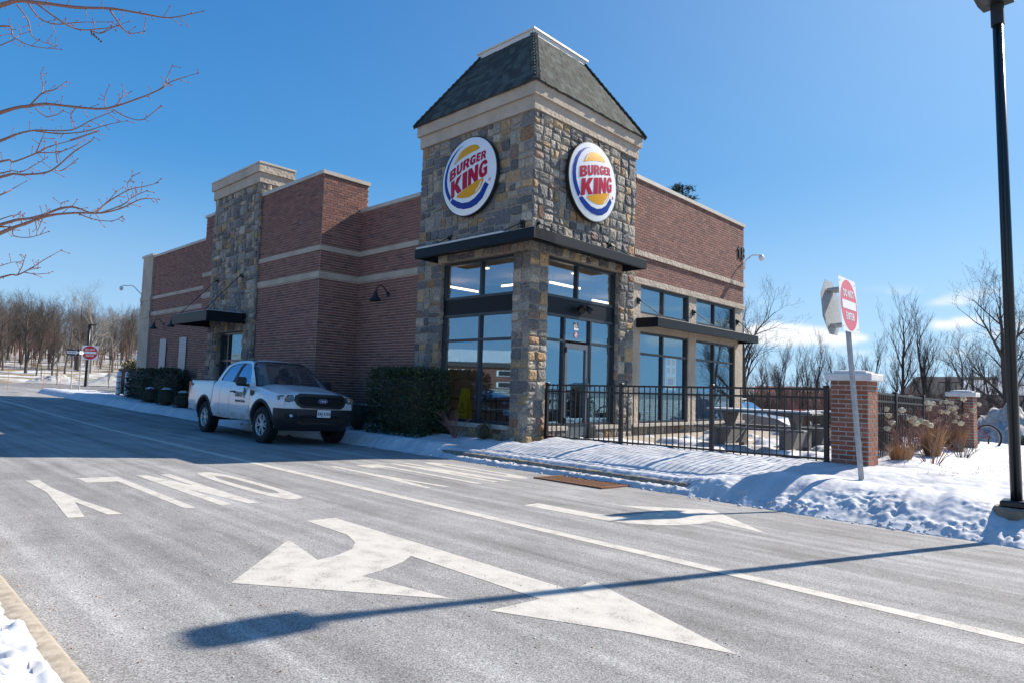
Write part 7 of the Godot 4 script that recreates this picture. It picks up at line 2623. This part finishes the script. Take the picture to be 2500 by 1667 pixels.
func make_shrubs():
	rng.seed = 501
	var lf = mat("leaf", Color(1, 1, 1), 0.45)
	lf.vertex_color_use_as_albedo = true
	lf.backlight_enabled = true
	lf.backlight = Color(0.10, 0.12, 0.04)
	var straw = mat("straw", Color(1, 1, 1), 0.9)
	straw.vertex_color_use_as_albedo = true
	mat("dry_flower", lin(0.66, 0.58, 0.42), 0.95)
	var green = Color(0.030, 0.052, 0.018)
	var dark = Color(0.020, 0.034, 0.014)
	hedge("hedge", "large dark green laurel hedge left of the tower window", "hedge", V(-3.18, -0.12, 0.47), V(1.92, 1.48, 0.90), 6000, 0.105, 0.034, 9.0, "hedges along the building", green)
	hedge("hedge", "dark green hedge in front of the far metal panels, nearer half", "hedge", V(-17.75, 0.02, 0.55), V(2.45, 1.32, 0.85), 2200, 0.12, 0.04, 4.5, "hedges along the building", dark)
	hedge("hedge", "dark green hedge in front of the far metal panels, farther half", "hedge", V(-20.3, 0.06, 0.55), V(2.4, 1.28, 0.85), 1800, 0.12, 0.04, 4.5, "hedges along the building", dark)
	for q in [[-17.3, 1.30, 0.62, "round clipped yew in the middle of the far row"], [-15.6, 1.32, 0.66, "round clipped yew, second nearest of the far row"], [-14.0, 1.35, 0.62, "round clipped yew just behind the truck tailgate"], [-22.9, 0.35, 0.85, "round clipped yew beside the farther bollard"]]:
		hedge("round_shrub", q[3], "shrub", V(q[0], lawn_y(q[0], q[1]) + 0.02, q[1]), V(q[2], q[2] * 1.05, q[2]), 900, 0.05, 0.014, 2.0, "round yews along the lane", dark, true)
	hedge("round_shrub", "round dark shrub half hidden behind the truck bonnet", "shrub", V(-4.75, -0.05, 0.72), V(0.62, 0.62, 0.6), 700, 0.05, 0.014, 2.0, "", dark)
	hedge("round_shrub", "small ball of boxwood under the tower window", "shrub", V(-0.80, 0.0, 0.34), V(0.31, 0.33, 0.31), 500, 0.028, 0.014, 2.0, "", Color(0.09, 0.085, 0.025))
	twig_shrub("twiggy_shrub", "leafless reddish shrub between hedge and boxwood", V(-1.55, 0.0, 0.42), 22, 0.62, 0.5, "", 0)
	# bed in front of the return fence
	var tan = Color(0.40, 0.235, 0.115)
	var g = "tan grasses at the fence"
	blades("grass_tuft", "tan ornamental grass close behind the nearer brick pier", V(6.10, 0.03, -1.60), 340, 0.50, 0.22, tan, g)
	blades("grass_tuft", "tall tan ornamental grass in the middle of the bed", V(6.12, 0.06, -3.70), 460, 0.70, 0.27, tan, g)
	blades("grass_tuft", "rusty tan grass nearest the farther brick pier", V(6.10, 0.02, -5.9), 460, 0.68, 0.30, Color(0.30, 0.16, 0.08), g)
	twig_shrub("twiggy_shrub", "low spreading bare twigs between two grass tufts", V(6.38, 0.06, -2.25), 16, 0.55, 0.5, "", 0)
	twig_shrub("twiggy_shrub", "small leafless bush right of the middle grass", V(6.45, 0.05, -4.35), 24, 0.40, 0.32, "", 0, M.grey_bark)
	g = "dried hydrangeas at the fence"
	twig_shrub("hydrangea", "dried hydrangea with cream heads near the first pier", V(5.98, 0.05, -2.5), 30, 0.85, 0.42, g, 12)
	twig_shrub("hydrangea", "dried hydrangea with cream heads, middle of the fence", V(5.98, 0.05, -4.3), 40, 1.05, 0.6, g, 16)
	twig_shrub("hydrangea", "dried hydrangea with cream heads near the far pier", V(5.98, 0.02, -6.6), 40, 1.0, 0.6, g, 15)
	# dead grass coming through the thin snow
	var mb = MB.new()
	mb.colored = true
	for q in [[7.0, -1.62, 0.55, 0.24, 520], [6.9, -2.3, 0.32, 0.2, 200], [6.75, -0.35, 0.35, 0.10, 120], [7.05, -3.3, 0.6, 0.25, 360], [7.5, -2.6, 0.4, 0.3, 220], [7.75, -1.9, 0.3, 0.2, 160], [6.95, -0.75, 0.25, 0.08, 90], [8.3, -1.4, 0.5, 0.25, 200], [7.2, -4.6, 0.7, 0.4, 260], [7.9, -0.5, 0.4, 0.12, 140], [7.35, -0.95, 0.3, 0.1, 90]]:
		for i in q[4]:
			var a = rng.randf() * TAU
			var r = sqrt(rng.randf())
			var x = q[0] + cos(a) * r * q[2]
			var z = q[1] + sin(a) * r * q[3]
			var y = (bank_y(x, z) if z > -0.95 else lawn_snow_y(x, z)) - 0.01
			var d = V(rng.randf_range(-1, 1), 0.35, rng.randf_range(-1, 1)).normalized() * rng.randf_range(0.03, 0.07)
			var w = d.cross(Vector3.UP).normalized() * 0.003
			var k = rng.randf_range(0.7, 1.2)
			mb.col = Color(0.34 * k, 0.24 * k, 0.115 * k)
			mb.tri(V(x, y, z) - w, V(x, y, z) + w, V(x, y, z) + d)
	single("dead_grass", mb.mesh(), M.straw, "patches of tan dead grass showing through the lawn snow", "grass", "", "stuff")
	# pale chips of gravel scattered on the asphalt
	var chip = MB.new()
	chip.lathe([P2(0, -0.4), P2(0.5, -0.2), P2(0.42, 0.25), P2(0, 0.42)], 5)
	var mm = MultiMesh.new()
	mm.transform_format = MultiMesh.TRANSFORM_3D
	mm.use_colors = true
	mm.mesh = chip.mesh()
	mm.instance_count = 700
	for i in 700:
		var z = 8.84 - absf(rng.randfn(0.0, 1.2))
		var x = rng.randf_range(2.0, 8.0)
		if i > 480:
			z = rng.randf_range(1.6, 8.8); x = rng.randf_range(-2.0, 9.0)
		var s = rng.randf_range(0.004, 0.013)
		mm.set_instance_transform(i, Transform3D(Basis(Vector3.UP, rng.randf() * TAU).scaled(V(s, s * 0.7, s)), V(x, ry(x, z) + s * 0.2, z)))
		var k = rng.randf_range(0.7, 1.2)
		mm.set_instance_color(i, Color(0.42 * k, 0.30 * k, 0.22 * k) if rng.randf() < 0.6 else Color(0.5 * k, 0.5 * k, 0.5 * k))
	var o = MultiMeshInstance3D.new()
	o.name = "gravel"
	o.multimesh = mm
	o.material_override = M.straw
	add_child(o)
	tag(o, "pale gravel chips scattered over the asphalt near the kerb", "gravel", "", "stuff")
	# clods of ploughed snow along the kerb
	mm = MultiMesh.new()
	mm.transform_format = MultiMesh.TRANSFORM_3D
	var clod = MB.new()
	clod.lathe([P2(0, -0.5), P2(0.42, -0.25), P2(0.5, 0.1), P2(0.3, 0.38), P2(0, 0.45)], 7)
	mm.mesh = clod.mesh(true)
	mm.instance_count = 260
	for i in 260:
		var x = rng.randf_range(4.3, 9.2) if i < 160 else rng.randf_range(-5.0, 4.3)
		var z = kerb_z(x) + rng.randf_range(0.15, 0.42) if i < 160 else kerb_z(x) + rng.randf_range(0.10, 0.30)
		var s = 0.012 + 0.05 * pow(rng.randf(), 3.0)
		mm.set_instance_transform(i, Transform3D(Basis.from_euler(V(rng.randf() * 6, rng.randf() * 6, rng.randf() * 6)).scaled(V(s, s * 0.8, s)), V(x, maxf(bank_y(x, z), ry(x, z)) + s * 0.12, z)))
	o = MultiMeshInstance3D.new()
	o.name = "snow_clods"
	o.multimesh = mm
	o.material_override = M.snow
	add_child(o)
	tag(o, "broken clods of ploughed snow along the lane kerb", "snow", "", "stuff")


# ---------------------------------------------------------------- far things
func heap(called, label, at, size, seed_, m):
	sn2.seed = seed_
	var s = sheet(-1.0, 1.0, 56, -1.0, 1.0, 56, func(x, z):
		var r = sqrt(x * x + z * z)
		var n = sn2.get_noise_2d(x * 2.2, z * 2.2) * 0.45 + sn3.get_noise_2d(x * 6.0, z * 6.0) * 0.25 + sn3.get_noise_2d(x * 15.0, z * 15.0) * 0.10
		return maxf(-0.1, (1.0 - smoothstep(0.0, 1.0, r)) * (1.0 + n) + n * 0.12 * (1.0 - r) - 0.02))
	var o = single(called, s, m, label, "snow", "ploughed snow heaps", "stuff")
	o.transform = Transform3D(Basis.from_scale(size), at)
	sn2.seed = 62
	return o


func house(label, at, size, turn, wall, roof, storeys, bays, group, snow_roof = true):
	var h = thing("house", label, "building", group, at, turn)
	var mb = MB.new()
	mb.span(V(-size.x * 0.5, -1.5, -size.z * 0.5), V(size.x * 0.5, size.y, size.z * 0.5))
	put("wall", mb.mesh(), wall, h)
	mb = MB.new()
	var e = 0.4
	var rh = size.z * 0.28
	var a = V(-size.x * 0.5 - e, size.y, size.z * 0.5 + e); var b = V(size.x * 0.5 + e, size.y, size.z * 0.5 + e)
	var c = V(size.x * 0.5 + e, size.y, -size.z * 0.5 - e); var d = V(-size.x * 0.5 - e, size.y, -size.z * 0.5 - e)
	var p = V(-size.x * 0.5 - e, size.y + rh, 0); var q = V(size.x * 0.5 + e, size.y + rh, 0)
	mb.quad(a, b, q, p); mb.quad(c, d, p, q); mb.tri(b, c, q); mb.tri(d, a, p); mb.quad(d, c, b, a)
	put("roof", mb.mesh(), roof, h)
	if snow_roof:
		mb = MB.new()
		mb.quad(a.lerp(p, 0.25) + V(0.4, 0.05, 0.03), b.lerp(q, 0.25) + V(-0.8, 0.05, 0.03), q + V(-0.5, 0.05, 0.03), p + V(0.6, 0.05, 0.03))
		put("roof_snow", mb.mesh(), M.snow, h)
	for f in [1, -1]:
		for s in storeys:
			for i in bays:
				var x = -size.x * 0.5 + size.x * (i + 0.5) / bays
				var y = size.y * (s + 0.5) / storeys
				mb = MB.new(); mb.box(V(x, y, f * (size.z * 0.5 + 0.03)), V(size.x / bays * 0.42, size.y / storeys * 0.5, 0.06)); var w = put("window", mb.mesh(), M.sign_white, h)
				mb = MB.new(); mb.box(V(x, y, f * (size.z * 0.5 + 0.05)), V(size.x / bays * 0.34, size.y / storeys * 0.42, 0.05)); put("pane", mb.mesh(), M.far_glass, w)
	return h


func make_far():
	var red_wall = textured("far_brick", lin(0.25, 0.10, 0.075), 0.9, T.speck, 0.3)
	var red_roof = textured("red_roof", lin(0.36, 0.13, 0.10), 0.8, T.streak, 0.1)
	var grey_wall = textured("grey_siding", lin(0.30, 0.31, 0.33), 0.9, T.soft, 0.2)
	var tan_wall = textured("tan_siding", lin(0.38, 0.31, 0.23), 0.9, T.soft, 0.2)
	var dark_roof = textured("dark_roof", lin(0.06, 0.06, 0.065), 0.9, T.streak, 0.2)
	mat("far_glass", lin(0.02, 0.03, 0.04), 0.1)
	var g = "low buildings beyond the brush"
	house("low building with a red roof just above the patio fence", V(-25.0, -3.6, -90.0), V(15, 3.4, 10), 0.35, red_wall, red_roof, 1, 6, g, false)
	house("long low building with a snowy red roof between the piers", V(-18.0, -4.4, -117.0), V(26, 3.2, 12), 0.25, red_wall, red_roof, 1, 9, g, false)
	house("grey house with snowy roof behind the stop sign", V(-2.6, -2.4, -84.0), V(7, 3.8, 8), 0.2, grey_wall, dark_roof, 2, 3, g)
	house("tan house left of the grey one", V(-9.0, -2.4, -98.0), V(9, 4.4, 9), -0.2, tan_wall, dark_roof, 2, 3, g, false)
	# brick houses across the street behind the camera, mirrored in the tower windows
	g = "brick houses across the street"
	house("long red brick apartment house across the street", V(-78.0, 0.6, 80.0), V(80, 4.2, 12), 2.356, red_wall, dark_roof, 2, 9, g)
	house("second red brick apartment house across the street", V(-34.0, 0.2, 104.0), V(70, 4.6, 12), 2.83, red_wall, dark_roof, 2, 8, g)
	# utility pole
	var u = thing("utility_pole", "wooden utility pole beyond the far fence", "utility pole", "", V(-5.45, ry(-5.45, -73.5), -73.5))
	var mb = MB.new(); mb.tube([V(0, -0.5, 0), V(0, 5.6, 0)], [0.16, 0.11], 8); put("pole", mb.mesh(), M.bark, u)
	mb = MB.new(); mb.box(V(0, 5.3, 0), V(2.0, 0.12, 0.1)); put("crossarm", mb.mesh(), M.bark, u)
	# ploughed heaps
	heap("snow_heap", "dirty ploughed snow heap behind the bicycle", V(5.5, -0.75, -19.0), V(2.6, 1.45, 3.0), 71, M.dirty_snow)
	heap("snow_heap", "white ploughed snow heap at the right edge beyond the lawn", V(8.0, -0.85, -23.5), V(3.0, 1.3, 3.4), 72, M.dirty_snow)
	heap("snow_heap", "long ploughed snow heap at the foot of the far wood", V(-56.0, ry(-56.0, -7.0), -9.0), V(6.0, 0.9, 5.0), 73, M.dirty_snow)
	heap("snow_heap", "small ploughed snow heap left of the far lamp post", V(-60.0, ry(-60.0, -4.0), -4.5), V(4.0, 0.7, 2.6), 74, M.dirty_snow)
	rng.seed = 601
	hedge("evergreen_shrub", "yellow-green evergreen beside the utility cabinet", "shrub", V(-38.5, ry(-38.5, -4.3), -4.4), V(1.6, 2.1, 1.6), 900, 0.16, 0.07, 2.0, "", Color(0.12, 0.10, 0.03))
	hedge("evergreen_shrub", "evergreen bush at the right edge behind the lamp post", "shrub", V(8.1, -0.45, -12.6), V(1.5, 1.4, 1.2), 1000, 0.09, 0.04, 2.2, "", Color(0.05, 0.06, 0.02))
	hedge("evergreen_shrub", "low leafy bush beside the bicycle wheel", "shrub", V(6.75, -0.35, -12.6), V(0.9, 0.55, 0.7), 260, 0.08, 0.035, 2.0, "", Color(0.06, 0.065, 0.02))
	parked_car()


func parked_car():
	# the front of a dark blue car behind the building corner
	var c = thing("parked_car", "dark blue parked car half hidden behind the sunny wall", "car", "", V(-1.9, ry(-1.9, -13.2) + 0.05, -13.4), 0.10)
	var paint = mat("blue_paint", lin(0.03, 0.05, 0.10), 0.3)
	paint.clearcoat_enabled = true
	var mb = MB.new()
	var side = pts([[-2.1, 0.35], [-2.15, 0.85], [-1.9, 0.98], [-1.1, 1.02], [0.75, 0.98], [1.75, 0.86], [2.05, 0.70], [2.1, 0.38], [1.72, 0.32], [1.62, 0.55], [1.35, 0.68], [1.08, 0.55], [0.98, 0.32], [-1.0, 0.32], [-1.1, 0.55], [-1.36, 0.68], [-1.62, 0.55], [-1.72, 0.32]])
	for s in [0, 1]: mb.prism(side, 1.70, Basis.IDENTITY, V(0, 0, -0.85)); break
	put("body", mb.mesh(), paint, c)
	mb = MB.new()
	mb.prism(pts([[-1.75, 0.99], [-1.25, 1.46], [-0.2, 1.50], [0.45, 1.36], [1.0, 0.97]]), 1.36, Basis.IDENTITY, V(0, 0, -0.68))
	put("cabin", mb.mesh(), M.side_glass, c)
	mb = MB.new(); mb.rbox(V(-0.5, 1.485, 0), V(1.5, 0.04, 1.30), 0.02); put("roof", mb.mesh(), paint, c)
	for x in [-1.36, 1.35]:
		for s in [-1, 1]:
			var w = part("wheel", c)
			mb = MB.new(); mb.lathe([P2(0.2, -0.1), P2(0.31, -0.1), P2(0.33, -0.07), P2(0.33, 0.07), P2(0.31, 0.1), P2(0.2, 0.1)], 28, V(x, 0.33, s * 0.78), Basis(Vector3.RIGHT, PI / 2)); put("tyre", mb.mesh(true), M.tyre, w)
			mb = MB.new(); mb.lathe([P2(0.0, 0.07), P2(0.12, 0.08), P2(0.21, 0.1)], 24, V(x, 0.33, s * 0.78), Basis(Vector3.RIGHT, PI / 2 * s)); put("rim", mb.mesh(), M.alloy, w)
	mb = MB.new()
	for s in [-1, 1]: mb.rbox(V(2.0, 0.66, s * 0.62), V(0.16, 0.12, 0.32), 0.03)
	put("headlamp", mb.mesh(), M.alloy, c)


func _ready():
	rng.seed = 1
	make_materials()
	make_view()
	make_ground()
	make_restaurant()
	make_oval_signs()
	make_signs()
	make_poles()
	make_patio()
	make_truck()
	make_trees()
	make_near_tree()
	make_shrubs()
	make_far()
